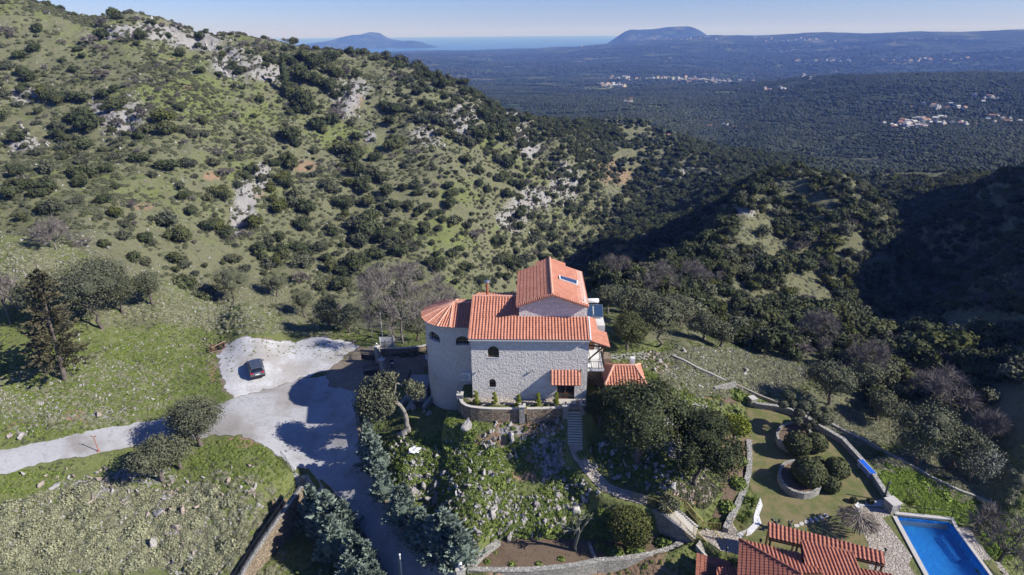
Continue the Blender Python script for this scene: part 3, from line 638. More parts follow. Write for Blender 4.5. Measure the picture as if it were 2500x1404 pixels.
# ------------------------------------------------------------------ vegetation
def unit(v): return v/(np.linalg.norm(v, axis=-1, keepdims=True)+1e-9)
def cards(C_, N_, size, g, asp=1.0, tri=False, vval=None):
    n = len(C_); r1 = unit(g.normal(size=(n, 3))); A = unit(np.cross(N_, r1)); B = np.cross(N_, A); s_ = (size*g.uniform(.6, 1.4, n))[:, None]
    c = [C_-A*s_*asp, C_-B*s_*.7, C_+A*s_*asp, C_+B*s_*.7]
    V = np.stack(c, 1).reshape(-1, 3); Fq = np.arange(4*n).reshape(n, 4); v = np.repeat(g.uniform(0, 1, n) if vval is None else vval, 4); return V, Fq, v
def join(parts):
    V = []; Fs = []; A = []; Mi = []; k = 0
    for (v, f, a), m in parts: V.append(v); Fs.append(f+k); A.append(a); Mi.append(np.full(len(f), m)); k += len(v)
    return np.concatenate(V), np.concatenate(Fs), np.concatenate(A), np.concatenate(Mi)
def ico(c, r, sub=2, sc=(1, 1, 1), g=None, jit=.12):
    bm = bmesh.new(); bmesh.ops.create_icosphere(bm, subdivisions=sub, radius=1); V = np.array([v.co[:] for v in bm.verts]); F3 = np.array([[v.index for v in f.verts] for f in bm.faces]); bm.free()
    if g is not None: V = V*(1+g.uniform(-jit, jit, (len(V), 1)))
    V = np.array(c)+V*r*np.array(sc); Fq = np.c_[F3, F3[:, 2]]; return V, F3
def tri2quad(V, F3):    # split each triangle's long side so every face has four corners
    mid = (V[F3[:, 2]]+V[F3[:, 0]])/2; k = len(V); return np.concatenate([V, mid]), np.c_[F3, np.arange(len(F3))+k]
def lobes_of(g, nl, rx, rz, zc, spread=.62, lr=(.34, .5)):
    d = unit(g.normal(size=(nl, 3))); d[:, 2] = np.abs(d[:, 2])*.9-.25; c = d*np.array([rx, rx, rz])*spread*g.uniform(.55, 1, (nl, 1)); c[:, 2] += zc; c[0] = (0, 0, zc)
    r = g.uniform(lr[0], lr[1], nl)*min(rx, rz*1.15); r[0] = rx*.55; return c, r
def crown(g, rx, rz, zc, nl, n, leaf, core=.80, spread=.62, lr=(.34, .5), out=.5, m=0, fuzz=.12):
    c, r = lobes_of(g, nl, rx, rz, zc, spread, lr); parts = []; w_ = r**2/np.sum(r**2); k = g.choice(nl, n, p=w_); d = unit(g.normal(size=(n, 3)))
    P = c[k]+d*(r[k]*(1+g.normal(0, fuzz, n)))[:, None]*np.array([1, 1, .9])
    inside = np.zeros(n, bool)
    for j in range(nl): inside |= (np.linalg.norm(P-c[j], axis=1) < r[j]*.82) & (k != j)
    P = P[~inside]; d = d[~inside]; kk = k[~inside]; N_ = unit(d+out*g.normal(size=d.shape)); lv = g.uniform(0, 1, nl)
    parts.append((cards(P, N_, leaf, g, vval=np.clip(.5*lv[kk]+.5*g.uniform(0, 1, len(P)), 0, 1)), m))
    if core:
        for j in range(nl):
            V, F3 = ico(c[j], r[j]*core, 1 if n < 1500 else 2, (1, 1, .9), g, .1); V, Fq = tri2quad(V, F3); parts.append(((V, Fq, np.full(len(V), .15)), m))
    return parts, c, r
def limb(a, b, r0, r1, n=5, g=None, bend=.12, seg=4):
    a = np.array(a, float); b = np.array(b, float); t = np.linspace(0, 1, seg+1)[:, None]; P = a+(b-a)*t; L_ = np.linalg.norm(b-a)
    if g is not None: P[1:-1] += g.normal(0, bend*L_*.5, (seg-1, 3))
    rad = r0+(r1-r0)*t[:, 0]; d = unit(b-a); u_ = unit(np.cross(d, [.3, .9, .1])); w_ = np.cross(d, u_); ang = np.arange(n)*2*math.pi/n
    V = (P[:, None]+(np.cos(ang)[None, :, None]*u_+np.sin(ang)[None, :, None]*w_)*rad[:, None, None]).reshape(-1, 3); i = np.arange(seg*n); r_ = i//n; q = i%n
    Fq = np.stack([r_*n+q, r_*n+(q+1)%n, (r_+1)*n+(q+1)%n, (r_+1)*n+q], 1); return (V, Fq, np.full(len(V), .5)), P
def tree_meshes(name, seed, rx, rz, zc, nl, n, leaf, leafm, barkm='bark', core=.8, spread=.62, lr=(.34, .5), one=True, trunk=True, out=.5, fuzz=.12, tr=.16):
    g = np.random.default_rng(seed); parts, c, r = crown(g, rx, rz, zc, nl, n, leaf, core, spread, lr, out, 0, fuzz); tp = []
    if trunk:
        k0 = max(.3, zc-rz*.75); lp, P = limb((0, 0, -.6), (g.normal(0, .15), g.normal(0, .15), k0), tr*1.3, tr*.8, 6, g); tp.append((lp, 1 if one else 0))
        for j in range(min(nl, 7)): lp, _ = limb(P[-1], c[j]+np.array([0, 0, -.1*r[j]]), tr*.6, tr*.2, 4, g); tp.append((lp, 1 if one else 0))
    if one:
        V, Fq, A, Mi = join(parts+tp); return np_mesh(name, V, Fq, [leafm, barkm], A, mi=Mi)
    V, Fq, A, Mi = join(parts); cm = np_mesh(name+'_crown', V, Fq, [leafm], A); V, Fq, A, Mi = join(tp); return cm, np_mesh(name+'_trunk', V, Fq, [barkm], A)
def bare_parts(g, h, spreadr, n_main=6, depth=4, twigs=10, tr=.2, m=0, twl=.7):
    segs = []; tw = []
    def grow(p, d, L_, r, k):
        q = p+d*L_; segs.append((p, q, r, r*.65)); 
        if k == 0:
            for _ in range(twigs): dd = unit(d*.7+g.normal(size=3)*.75+np.array([0, 0, .15])); tw.append((q-d*L_*g.uniform(0, .9), dd))
            return
        for _ in range(3 if k > 1 else 4):
            nd = unit(d+g.normal(size=3)*.62+np.array([0, 0, .12])); grow(q, nd, L_*g.uniform(.6, .85), r*.6, k-1)
    p0 = np.array([0, 0, h*.22]); segs.append((np.array([0, 0, -.5]), p0, tr, tr*.8))
    for i in range(n_main):
        a = 6.283*i/n_main+g.uniform(-.4, .4); e = g.uniform(.35, 1.1); d = np.array([math.cos(a)*math.cos(e), math.sin(a)*math.cos(e), math.sin(e)]); grow(p0, d, spreadr*.34, tr*.5, depth-1)
    parts = []
    for a, b, r0, r1 in segs: lp, _ = limb(a, b, max(r0, .012), max(r1, .01), 3, g, .1, 2 if r0 > .05 else 1); parts.append((lp, m))
    P = np.array([t[0] for t in tw]); D = np.array([t[1] for t in tw]); n = len(P); W = unit(np.cross(D, g.normal(size=(n, 3)))); l = g.uniform(.5, 1.3, (n, 1))*twl
    wd = .018; V = np.stack([P-W*wd, P+W*wd, P+D*l+W*wd*.4, P+D*l-W*wd*.4], 1).reshape(-1, 3); parts.append(((V, np.arange(4*n).reshape(n, 4), np.repeat(g.uniform(0, 1, n), 4)), m)); return parts
def conifer_parts(g, h, r, n_br, spray, m=0, droop=0., z0=.08, w_=.5, dens=26, power=.85):
    P = []; N_ = []; D = []; 
    for i in range(n_br):
        t = g.uniform(0, 1)**.85; z = h*(z0+(1-z0)*t); L_ = r*(1-t)**power*g.uniform(.65, 1.1)+.05; a = g.uniform(0, 6.283); d = np.array([math.cos(a), math.sin(a), g.uniform(.25, .8)-droop]); d = d/np.linalg.norm(d)
        k = max(4, int(dens*(L_/r+.25))); s_ = g.uniform(.25, 1.05, k)[:, None]; c = np.array([0, 0, z])+d*L_*s_+g.normal(size=(k, 3))*.16*w_*(1.15-s_)*L_/max(r, .1)*1.5; P.append(c); D.append(np.repeat(unit(d+np.array([0, 0, .35]))[None], k, 0)+g.normal(size=(k, 3))*.3)
    P = np.concatenate(P); D = unit(np.concatenate(D)); n = len(P); W = unit(np.cross(D, g.normal(size=(n, 3)))); l = spray*g.uniform(.7, 1.5, (n, 1)); wd = spray*.32
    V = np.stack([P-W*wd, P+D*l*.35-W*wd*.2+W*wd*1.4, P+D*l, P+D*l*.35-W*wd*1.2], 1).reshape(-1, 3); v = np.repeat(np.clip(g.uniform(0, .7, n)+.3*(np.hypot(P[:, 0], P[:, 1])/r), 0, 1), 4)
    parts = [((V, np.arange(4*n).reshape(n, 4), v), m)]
    return parts
G = {}
def lib():
    L_ = {}
    L_['oak'] = [tree_meshes('oak', 100+i, 1.0, .82+.12*(i%3), .72, 9+2*(i%3), 1150, .085, 'oak_leaf', tr=.05, core=.84, spread=.86, lr=(.26, .46), fuzz=.16) for i in range(5)]
    L_['warm'] = [tree_meshes('warm_oak', 120+i, 1.0, .95, .8, 8, 1000, .085, 'oak_leaf_warm', tr=.05, core=.86, lr=(.38, .55)) for i in range(3)]
    L_['olive'] = [tree_meshes('olive', 140+i, 1.0, .75, .8, 9, 1100, .075, 'olive_leaf', tr=.06, core=.66, fuzz=.2, out=.9) for i in range(4)]
    L_['maquis'] = [tree_meshes('maquis', 160+i, 1.0, .7, .5, 10, 900, .085, 'maquis_leaf', tr=.04, core=.74, spread=.9, lr=(.22, .42), fuzz=.2, out=.8) for i in range(4)]
    L_['cyp'] = []
    for i in range(2):
        g = np.random.default_rng(180+i); parts = conifer_parts(g, 3.2, .75, 120, .16, dens=9); V, F3 = ico((0, 0, 1.5), 1, 2, (.42, .42, 1.3), g); V, Fq = tri2quad(V, F3); parts.append(((V, Fq, np.full(len(V), .2)), 0)); V, Fq, A, Mi = join(parts); L_['cyp'].append(np_mesh('dark_cypress', V, Fq, ['oak_leaf'], A))
    L_['bare'] = []
    for i in range(3):
        g = np.random.default_rng(190+i); parts = bare_parts(g, 1.7, 1.15, 6, 3, 14, .05, twl=.22)
        for k in range(len(parts)):
            pass
        V, Fq, A, Mi = join(parts); L_['bare'].append(np_mesh('bare', V, Fq, ['twig'], A))
    return L_
# ------------------------------------------------------------------ ground sheets
PATHL = [at_z(1403,1003,-.15), at_z(1404,1085,-2.5), at_z(1412,1112,-3.0), at_z(1440,1150,-3.9), at_z(1478,1190,-4.7), at_z(1520,1207,-5.0), at_z(1580,1222,-5.2), at_z(1622,1238,-5.3), at_z(1664,1270,-6.1), at_z(1700,1300,-7.1)]
def pad_line(P3, hw, soft, drop=0.):
    X, Y = XX[J], YY[J]; best = np.full(X.shape, 1e9); zb = np.zeros(X.shape)
    for a, b in zip(P3[:-1], P3[1:]):
        dx, dy = b[0]-a[0], b[1]-a[1]; t = np.clip(((X-a[0])*dx+(Y-a[1])*dy)/(dx*dx+dy*dy+1e-9), 0, 1); d = np.hypot(X-a[0]-t*dx, Y-a[1]-t*dy)
        m = d < best; best = np.where(m, d, best); zb = np.where(m, a[2]+(b[2]-a[2])*t, zb)
    w_ = 1-smooth(hw, hw+soft, best); ZZ[J] = ZZ[J]*(1-w_)+(zb-drop)*w_; quiet[J] = np.maximum(quiet[J], w_)
pad_line(PATHL[:7], 1.0, 1.3, .03)
LANDING = wpx([(1700,1302),(1716,1293),(1757,1296),(1790,1278),(1808,1312),(1830,1345),(1800,1352),(1760,1345),(1728,1322)], -7.1)
pad(LANDING, -7.15, .8)
DECK = wpx([(2098,1236),(2176,1245),(2183,1254),(2210,1300),(2262,1402),(2330,1520),(2150,1520),(2120,1404),(2120,1330),(2100,1285)], -7)
# under the sheets the soil lies a little lower, so that nothing pokes through
for poly, d in ((PARK, .09), (ROADL, .12)):
    s = sdist(poly); ZZ[J] = np.where(s < -.5, ZZ[J], ZZ[J])
ground = bpy.data.objects.new('ground', grid_mesh('ground')); COL.objects.link(ground); ground.data.materials.append(MAT['land']); ground['kind'] = 'structure'
drape('gravel_verge', [tuple(np.array(q)+(np.array(q)-np.mean(PARK, 0))*.045) for q in PARK], 'damp_dirt', .025, .8, rough=1.4)
drape('parking_gravel', PARK, 'white_gravel', .05, .7, rough=.8)
drape('road', ROADL, 'worn_concrete', .085, .7, rough=.55)
drape('dirt_track', DIRT1, 'damp_dirt', .035, .8, rough=1.0)
drape('lawn', LAWN, 'lawn_turf', .03, 1.2)
drape('planting_soil', BED, 'bed_soil', .03, 1.0)
drape('soil_bed', wpx([(1745,955),(1792,958),(1815,975),(1825,985),(1822,1020),(1800,1010),(1765,985)], -5.4) and hpx([(1748,950),(1790,958),(1812,975),(1805,990),(1765,985)]), 'bed_soil', .05, .8)
drape('soil_strip', hpx([(1805,1040),(1826,1045),(1828,1090),(1822,1150),(1800,1200),(1775,1250),(1755,1270),(1738,1262),(1770,1200),(1790,1130),(1795,1080)]), 'bed_soil', .05, .8)
drape('white_pebbles', wpx([(1856,1216),(1862,1235),(1853,1259),(1859,1278),(1834,1306),(1809,1312),(1800,1300),(1825,1292),(1840,1278),(1840,1262),(1846,1240)], -7), 'pebble_white', .06, .6)
drape('pool_deck', DECK, 'flagstone', .05, 1.0)
drape('white_gravel_corner', wpx([(2077,1220),(2086,1232),(2096,1252),(2102,1250),(2098,1236),(2094,1226)], -7), 'pebble_white', .06, .6)
# shore and sea
m = MB(); nS = 48
rr = [6000, 9000, 14000, 22000, 32000]
vs = [(r*math.sin(R(-75+150*k/nS)), r*math.cos(R(-75+150*k/nS)), SEA_Z) for r in rr for k in range(nS+1)]
m.add(vs, [(i*(nS+1)+k, (i+1)*(nS+1)+k, (i+1)*(nS+1)+k+1, i*(nS+1)+k+1)[::-1] for i in range(len(rr)-1) for k in range(nS)])
sea = m.build('sea', 'sea_water'); sea['kind'] = 'structure'
# ------------------------------------------------------------------ the stone villa
def cut(obj, cutters):
    """carve openings into a wall mesh"""
    tmp = bpy.data.objects.new('opening_tool', cutters.mesh('opening_tool', 'ashlar')); COL.objects.link(tmp); tmp.parent = obj.parent
    bpy.context.view_layer.update(); md = obj.modifiers.new('b', 'BOOLEAN'); md.operation = 'DIFFERENCE'; md.object = tmp; md.solver = 'EXACT'
    dg = bpy.context.evaluated_depsgraph_get(); me = bpy.data.meshes.new_from_object(obj.evaluated_get(dg)); obj.modifiers.clear(); obj.data = me; bpy.data.objects.remove(tmp)
def local(u, v, yl=None, z=None):
    """where a photo ray meets the plane y=yl (or height z) of the house frame -> local x,y,z"""
    d = ray(u, v)
    t = ((HO+hy*yl-CAM)@hy)/(d@hy) if yl is not None else (z-CAM[2])/d[2]
    p = CAM+d*t-HO; return np.array([p@hx, p@hy, p[2]])
villa = empty('stone_villa', HO, HA, 'large pale stone villa with terracotta tile roofs and a rounded tower end', 'villa')
def arch(x0, x1, z0, z1, n=8, rise=None):
    r = rise or (x1-x0)/2; r = min(r, z1-z0); pts = [(x0, z0), (x1, z0)]
    pts += [((x0+x1)/2+math.cos(math.pi*k/n)*(x1-x0)/2, z1-r+math.sin(math.pi*k/n)*r) for k in range(n+1)]; return pts
def arch_prism(m, pts, ya, yb, f=None):
    n = len(pts); g_ = f or (lambda x, y, z: (x, y, z)); vs = [g_(x, ya, z) for x, z in pts]+[g_(x, yb, z) for x, z in pts]
    m.add(vs, [tuple(range(n)), tuple(range(n, 2*n))[::-1]]+[(i, n+i, n+(i+1)%n, (i+1)%n) for i in range(n)]); return m
def ring(m, pts, inner, ya, yb, f=None):
    n = len(pts); g_ = f or (lambda x, y, z: (x, y, z)); vs = [g_(x, ya, z) for x, z in pts]+[g_(x, ya, z) for x, z in inner]+[g_(x, yb, z) for x, z in pts]+[g_(x, yb, z) for x, z in inner]; fs = []
    for i in range(n):
        j = (i+1)%n; fs += [(i, j, n+j, n+i), (2*n+i, 3*n+i, 3*n+j, 2*n+j), (i, 2*n+i, 2*n+j, j), (n+i, n+j, 3*n+j, 3*n+i)]
    m.add(vs, fs)
def window(x0, x1, z0, z1, y=.0, f=None, parent=None, deep=.26, frame='brown_wood', bars=(1, 1)):
    p = arch(x0, x1, z0, z1); q = arch(x0+.08, x1-.08, z0+.08, z1-.08); m = MB(); ring(m, p, q, y+deep-.08, y+deep, f)
    g_ = f or (lambda a, b, c: (a, b, c))
    for k in range(bars[0]): xx = x0+(x1-x0)*(k+1)/(bars[0]+1); m.bar(g_(xx, y+deep-.05, z0+.05), g_(xx, y+deep-.05, z1-.05), .06, .06)
    for k in range(bars[1]): zz = z0+(z1-z0)*(k+1)/(bars[1]+1.0); m.bar(g_(x0+.05, y+deep-.05, zz), g_(x1-.05, y+deep-.05, zz), .05, .05)
    w_ = m.build('window', frame, parent); m = MB(); arch_prism(m, q, y+deep-.03, y+deep-.01, f); m.build('pane', 'glass_dark', w_)
    s_ = MB(); a = g_(x0-.05, y+.12, z0-.03); b = g_(x1+.05, y+.12, z0-.03); s_.bar(a, b, .34, .06); s_.build('sill', 'white_paint', w_); return w_
EH = 8.22      # main eave
# main block
wm = MB(); wm.prism([(0, 0), (13.4, 0), (13.4, 12), (0, 12)], -1.2, [8.05, 8.05, 8.05, 8.05]); wall = wm.build('wall', 'ashlar', villa)
a0 = local(1191, 873, 0); a1 = local(1218, 845.5, 0); b0 = local(1194.4, 945, 0); b1 = local(1210.4, 925.5, 0); d0 = local(1359, 975, 0); d1 = local(1403, 941, 0)
c = MB(); arch_prism(c, arch(a0[0], a1[0], a0[2], a1[2]), -.2, .27); c1 = MB(); arch_prism(c1, arch(b0[0], b1[0], b0[2], b1[2]), -.2, .27)
c2 = MB(); c2.box(((d0[0]+d1[0])/2, .05, 1.15), (d1[0]-d0[0], .5, 2.3)); 
for k in (c, c1, c2): cut(wall, k)
window(a0[0], a1[0], a0[2], a1[2], parent=villa); window(b0[0], b1[0], b0[2], b1[2], parent=villa, bars=(0, 1))
dm = MB(); x0, x1 = d0[0], d1[0]; xm = (x0+x1)/2
for x_ in (x0+.04, xm, x1-.04): dm.box((x_, .2, 1.15), (.09, .1, 2.3))
for z_ in (.12, .8, 2.2): dm.box((xm, .2, z_), (x1-x0, .09, .14))
door = dm.build('door', 'brown_wood', villa); MB().box((xm, .24, 1.15), (x1-x0-.04, .03, 2.2)).build('pane', 'glass_dark', door); MB().box((xm-.1, .12, 1.05), (.05, .08, .2)).build('handle', 'steel', door)
MB().box((xm, -.5, .06), (2.4, 1.0, .12)).build('door_step', 'stone_cap', villa)
# main roof: front slope, short ridge, back slope
RS = .372
def zr(y): return EH+RS*(y+.5)
roof_plane('roof', [(-.22, -.5, EH), (13.55, -.5, EH), (13.55, 2.95, zr(2.95)), (-.22, 2.95, zr(2.95))], 'roof_tile', villa)
roof_plane('roof', [(-.22, 2.9, zr(2.9)), (5.45, 2.9, zr(2.9)), (5.45, 6.0, zr(6.0)), (-.22, 6.0, zr(6.0))], 'roof_tile', villa)
roof_plane('roof', [(5.45, 12.4, zr(-.4)), (-.22, 12.4, zr(-.4)), (-.22, 6.0, zr(6.0)), (5.45, 6.0, zr(6.0))], 'roof_tile', villa)
ridge_caps('ridge', (-.25, 6, zr(6)), (5.45, 6, zr(6)), villa, r=.15)
MB().bar((-.2, -.45, EH+.03), (-.2, 6, zr(6)+.03), .12, .14).build('verge', 'roof_tile', villa); MB().bar((13.56, -.5, EH+.02), (13.56, 2.9, zr(2.9)+.02), .14, .12).build('verge', 'white_paint', villa)
MB().box((6.6, -.42, EH-.16), (13.7, .12, .16)).build('eave_moulding', 'render', villa)
# gable infill on the left flank
MB().add([(0, 0, 8), (0, 12, 8), (0, 6, zr(6)-.1), (.2, 0, 8), (.2, 12, 8), (.2, 6, zr(6)-.1)], [(0, 1, 2), (3, 5, 4), (0, 2, 5, 3), (1, 4, 5, 2)]).build('wall', 'ashlar', villa)
# tall block with its own gable
TX0, TX1, TY0, TY1 = 5.45, 13.35, 2.85, 12.9; AX = 9.25; AZ = 12.55; TE = 11.05; TZ = AZ-(AZ-TE)*(AX-TX0)/(AX-5.1)
m = MB(); prof = [(TX0, 8.0), (TX1, 8.0), (TX1, TZ-.02), (AX, AZ-.14), (TX0, TZ-.02)]; n = 5
m.add([(x, TY0, z) for x, z in prof]+[(x, TY1, z) for x, z in prof], [tuple(range(n)), tuple(range(n, 2*n))[::-1]]+[(i, n+i, n+(i+1)%n, (i+1)%n) for i in range(n)]); m.build('wall', 'ashlar', villa)
yb = TY1+.25
roof_plane('roof', [(5.1, yb, TE), (5.1, 2.3, TE), (AX, 2.3, AZ), (AX, yb, AZ)], 'roof_tile', villa, pitch=.62, row=.45)
roof_plane('roof', [(13.45, 2.3, TE), (13.45, yb, TE), (AX, yb, AZ), (AX, 2.3, AZ)], 'roof_tile', villa, pitch=.34, row=.40)
s_ = (AZ-TE)/(AX-5.1)
roof_plane('roof', [(7.4, yb+1.1, AZ-s_*(AX-7.4)), (7.4, yb, AZ-s_*(AX-7.4)), (AX, yb, AZ), (AX, yb+1.1, AZ)], 'roof_tile', villa, pitch=.62)
roof_plane('roof', [(11.3, yb, AZ-s_*(11.3-AX)), (11.3, yb+1.1, AZ-s_*(11.3-AX)), (AX, yb+1.1, AZ), (AX, yb, AZ)], 'roof_tile', villa)
MB().prism([(7.6, TY1), (11.1, TY1), (11.1, TY1+1.1), (7.6, TY1+1.1)], 6, 11.7).build('wall', 'ashlar', villa)
ridge_caps('ridge', (AX, 2.3, AZ), (AX, yb+1.1, AZ), villa, r=.17)
m = MB()
for sx, xe in ((-1, 5.1), (1, 13.45)):
    k = 17
    for i in range(k):
        t = (i+.5)/k; xx = xe+(AX-xe)*t; zz = TE+(AZ-TE)*t; m.tube([(xx, 2.12, zz-.03), (xx, 2.55, zz+.05)], [.13, .11], 7)
m.build('verge_tiles', 'roof_tile', villa)
m = MB(); m.bar((5.2, 2.42, TE-.2), (AX, 2.42, AZ-.2), .1, .12); m.bar((13.4, 2.42, TE-.2), (AX, 2.42, AZ-.2), .1, .12); m.build('verge_board', 'render', villa)
# skylight on the right slope
def on_right(u, v):
    nrm = Vector((s_, 0, 1)).normalized(); d = ray(u, v); dl = np.array([d@hx, d@hy, d[2]]); o_ = CAM-HO; ol = np.array([o_@hx, o_@hy, o_[2]]); p0 = np.array([AX, 5, AZ+.12]); nn = np.array(nrm); t = ((p0-ol)@nn)/(dl@nn); return ol+dl*t
q = [on_right(*p) for p in ((1365,673.5),(1411.5,687),(1411,697),(1366,682))]
sl = MB(); qq = [Vector(p.tolist()) for p in q]; up_ = Vector((0, 0, .10)); sl.add([p-up_ for p in qq]+[p+up_ for p in qq], [(0,1,2,3)[::-1],(4,5,6,7),(0,1,5,4),(1,2,6,5),(2,3,7,6),(3,0,4,7)]); sk = sl.build('skylight', 'white_paint', villa)
cc = sum(qq, Vector())/4; ii = [cc+(p-cc)*.86+Vector((0, 0, .125)) for p in qq]; MB().add(ii, [(0,1,2,3)]).build('pane', 'sky_glass', sk)
MB().tube([(13.0, 3.4, 11.2), (13.0, 3.4, 11.75)], [.09, .07], 8).build('vent_pipe', 'white_paint', villa)
# flue
f0 = local(1189.5, 711, yl=7.2); fl = MB().tube([(f0[0], 7.2, 9.3), (f0[0], 7.2, f0[2]+1.25)], .17, 10).build('chimney_flue', 'copper', villa)
MB().lathe([(.13, 0), (.38, .05), (.34, .16), (.14, .28), (.02, .32)], 14, (f0[0], 7.2, f0[2]+1.2)).build('cowl', 'steel', fl)
# tower: half round end with a fan of roof planes
TC = (-2.75, 6.75); TR = 3.6; TEZ = 8.0; ER = 4.02; AP = (TC[0], TC[1], TEZ+1.45); NS = 8
ang = [R(-90-180*k/28) for k in range(29)]
outer = [(TC[0]+TR*math.cos(a), TC[1]+TR*math.sin(a)) for a in ang]; poly = [(0.15, TC[1]-TR)]+outer+[(.15, TC[1]+TR)]
m = MB(); m.prism(poly, -4.2, TEZ-.1); tw = m.build('tower_wall', 'tower_ashlar', villa, False)
t0 = local(1113, 843, TC[1]-TR); t1 = local(1145, 821, TC[1]-TR); c = MB(); arch_prism(c, arch(t0[0], t1[0], t0[2], t1[2], rise=.75), TC[1]-TR-.3, TC[1]-TR+.6); cut(tw, c)
pc = R(-127); rd = np.array([math.cos(pc), math.sin(pc)]); tg = np.array([-rd[1], rd[0]])
def ft(x, y, z): p = np.array(TC)+rd*(TR-y)+tg*x; return (p[0], p[1], z)
c = MB(); arch_prism(c, arch(-.95, .95, t0[2]+.15, t1[2]+.15, rise=.8), -.6, .9, ft); cut(tw, c)
def tower_window(pts, g_, y):
    m = MB(); arch_prism(m, pts, y, y+.03, g_); w_ = m.build('window', 'glass_dark', villa); xs = [p[0] for p in pts]; zs = [p[1] for p in pts]; m = MB()
    for k in range(1, 4): xx = min(xs)+(max(xs)-min(xs))*k/4; m.bar(g_(xx, y-.05, min(zs)), g_(xx, y-.05, max(zs)-.15), .05)
    m.bar(g_(min(xs), y-.05, min(zs)+.45), g_(max(xs), y-.05, min(zs)+.45), .05); m.build('frame', 'pale_wood', w_)
tower_window(arch(t0[0], t1[0], t0[2], t1[2], rise=.75), lambda x, y, z: (x, TC[1]-TR+y, z), .5); tower_window(arch(-.95, .95, t0[2]+.15, t1[2]+.15, rise=.8), ft, .55)
pcs = R(-168); rd2 = np.array([math.cos(pcs), math.sin(pcs)]); tg2 = np.array([-rd2[1], rd2[0]])
def ft2(x, y, z): p = np.array(TC)+rd2*(TR-y)+tg2*x; return (p[0], p[1], z)
window(-.45, .45, 2.2, 3.9, y=-.2, f=ft2, parent=villa, deep=.22)
E = [(TC[0]+ER*math.cos(R(-90-180*k/NS)), TC[1]+ER*math.sin(R(-90-180*k/NS)), TEZ) for k in range(NS+1)]
for k in range(NS): roof_plane('roof', [E[k+1], E[k], AP], 'roof_tile', villa, pitch=.34)
for k in range(0, NS+1): ridge_caps('ridge', E[k], AP, villa, r=.13)
roof_plane('roof', [(TC[0], TC[1]-ER, TEZ), (-.1, TC[1]-ER, TEZ), (-.1, TC[1], AP[2]), AP], 'roof_tile', villa)
roof_plane('roof', [(-.1, TC[1]+ER, TEZ), (TC[0], TC[1]+ER, TEZ), AP, (-.1, TC[1], AP[2])], 'roof_tile', villa); ridge_caps('ridge', AP, (-.1, TC[1], AP[2]), villa)
# canopy over the door
k0 = local(1344.7, 903.5, 0); k1 = local(1418, 903.5, 0); kb = local(1344, 940.5, -1.25)
cz_ = max(k0[2], k1[2]); can = roof_plane('canopy', [(k0[0], -1.25, kb[2]), (k1[0], -1.25, kb[2]), (k1[0], -.02, cz_), (k0[0], -.02, cz_)], 'roof_tile', villa, wood='brown_wood')
for xx in (k0[0]+.25, k1[0]-.25): m = MB(); m.bar((xx, -.02, kb[2]-.6), (xx, -1.0, kb[2]-.05), .09); m.bar((xx, 0, kb[2]-.08), (xx, -1.2, kb[2]-.08), .09); m.build('bracket', 'brown_wood', villa)
# wall lamps
for u, v in ((1169.5, 906), (1302, 905), (1421.6, 903.5)):
    p = local(u, v, -.15); m = MB().tube([(p[0], 0, p[2]+.05), (p[0], -.18, p[2]+.05)], .03, 6); l_ = m.build('wall_lamp', 'dark_iron', villa); MB().lathe([(.03, .12), (.1, .06), (.1, -.1), (.04, -.16)], 8, (p[0], -.2, p[2])).build('lamp_shade', 'steel', l_)
# porch, balcony and back block on the right
PZ = lambda x: 8.05-.36*(x-13.5)
roof_plane('porch_roof', [(15.75, -.3, PZ(15.75)), (15.75, 3.3, PZ(15.75)), (13.5, 3.3, PZ(13.5)), (13.5, -.3, PZ(13.5))], 'roof_tile', villa, wood='brown_wood', pitch=.3)
roof_plane('porch_roof', [(14.7, 3.3, PZ(14.7)), (14.7, 6.2, PZ(14.7)), (13.5, 6.2, PZ(13.5)), (13.5, 3.3, PZ(13.5))], 'roof_tile', villa, wood='brown_wood', pitch=.3)
m = MB(); m.bar((13.4, .1, 7.25), (15.6, .1, 7.05), .14); m.bar((13.45, .1, 5.4), (15.0, .1, 7.0), .14); m.bar((15.55, .1, 7.1), (15.55, 3.2, 7.1), .14); m.bar((15.5, 3.1, 4), (15.5, 3.1, 7.1), .14); m.bar((14.7, .15, 4.1), (14.7, .15, 5.6), .06); m.build('porch_beam', 'brown_wood', villa)
MB().prism([(13.4, .35), (15.35, .35), (15.35, 5), (13.4, 5)], 3.72, 4.0).build('balcony', 'white_paint', villa)
m = MB()
for a, b in (((13.45, .42), (15.3, .42)), ((15.3, .42), (15.3, 4.9))):
    m.bar((*a, 4.95), (*b, 4.95), .05); m.bar((*a, 4.1), (*b, 4.1), .04); L_ = math.hypot(b[0]-a[0], b[1]-a[1]); k = int(L_/.2)
    for i in range(k+1): x_ = a[0]+(b[0]-a[0])*i/k; y_ = a[1]+(b[1]-a[1])*i/k; m.bar((x_, y_, 4), (x_, y_, 4.95), .035)
m.build('balustrade', 'dark_iron', villa)
m = MB(); m.prism([(13.35, 5), (15.8, 5), (15.8, 10.5), (13.35, 10.5)], -1, 7.3); m.build('wall', 'render', villa)
MB().prism([(13.4, 3.2), (16.5, 3.2), (16.5, 4.9), (13.4, 4.9)], -1, 3.7).build('wall', 'rubble_tan', villa)
MB().box((14.2, 4.95, 5.1), (.9, .08, 2.1)).build('balcony_door', 'brown_wood', villa)
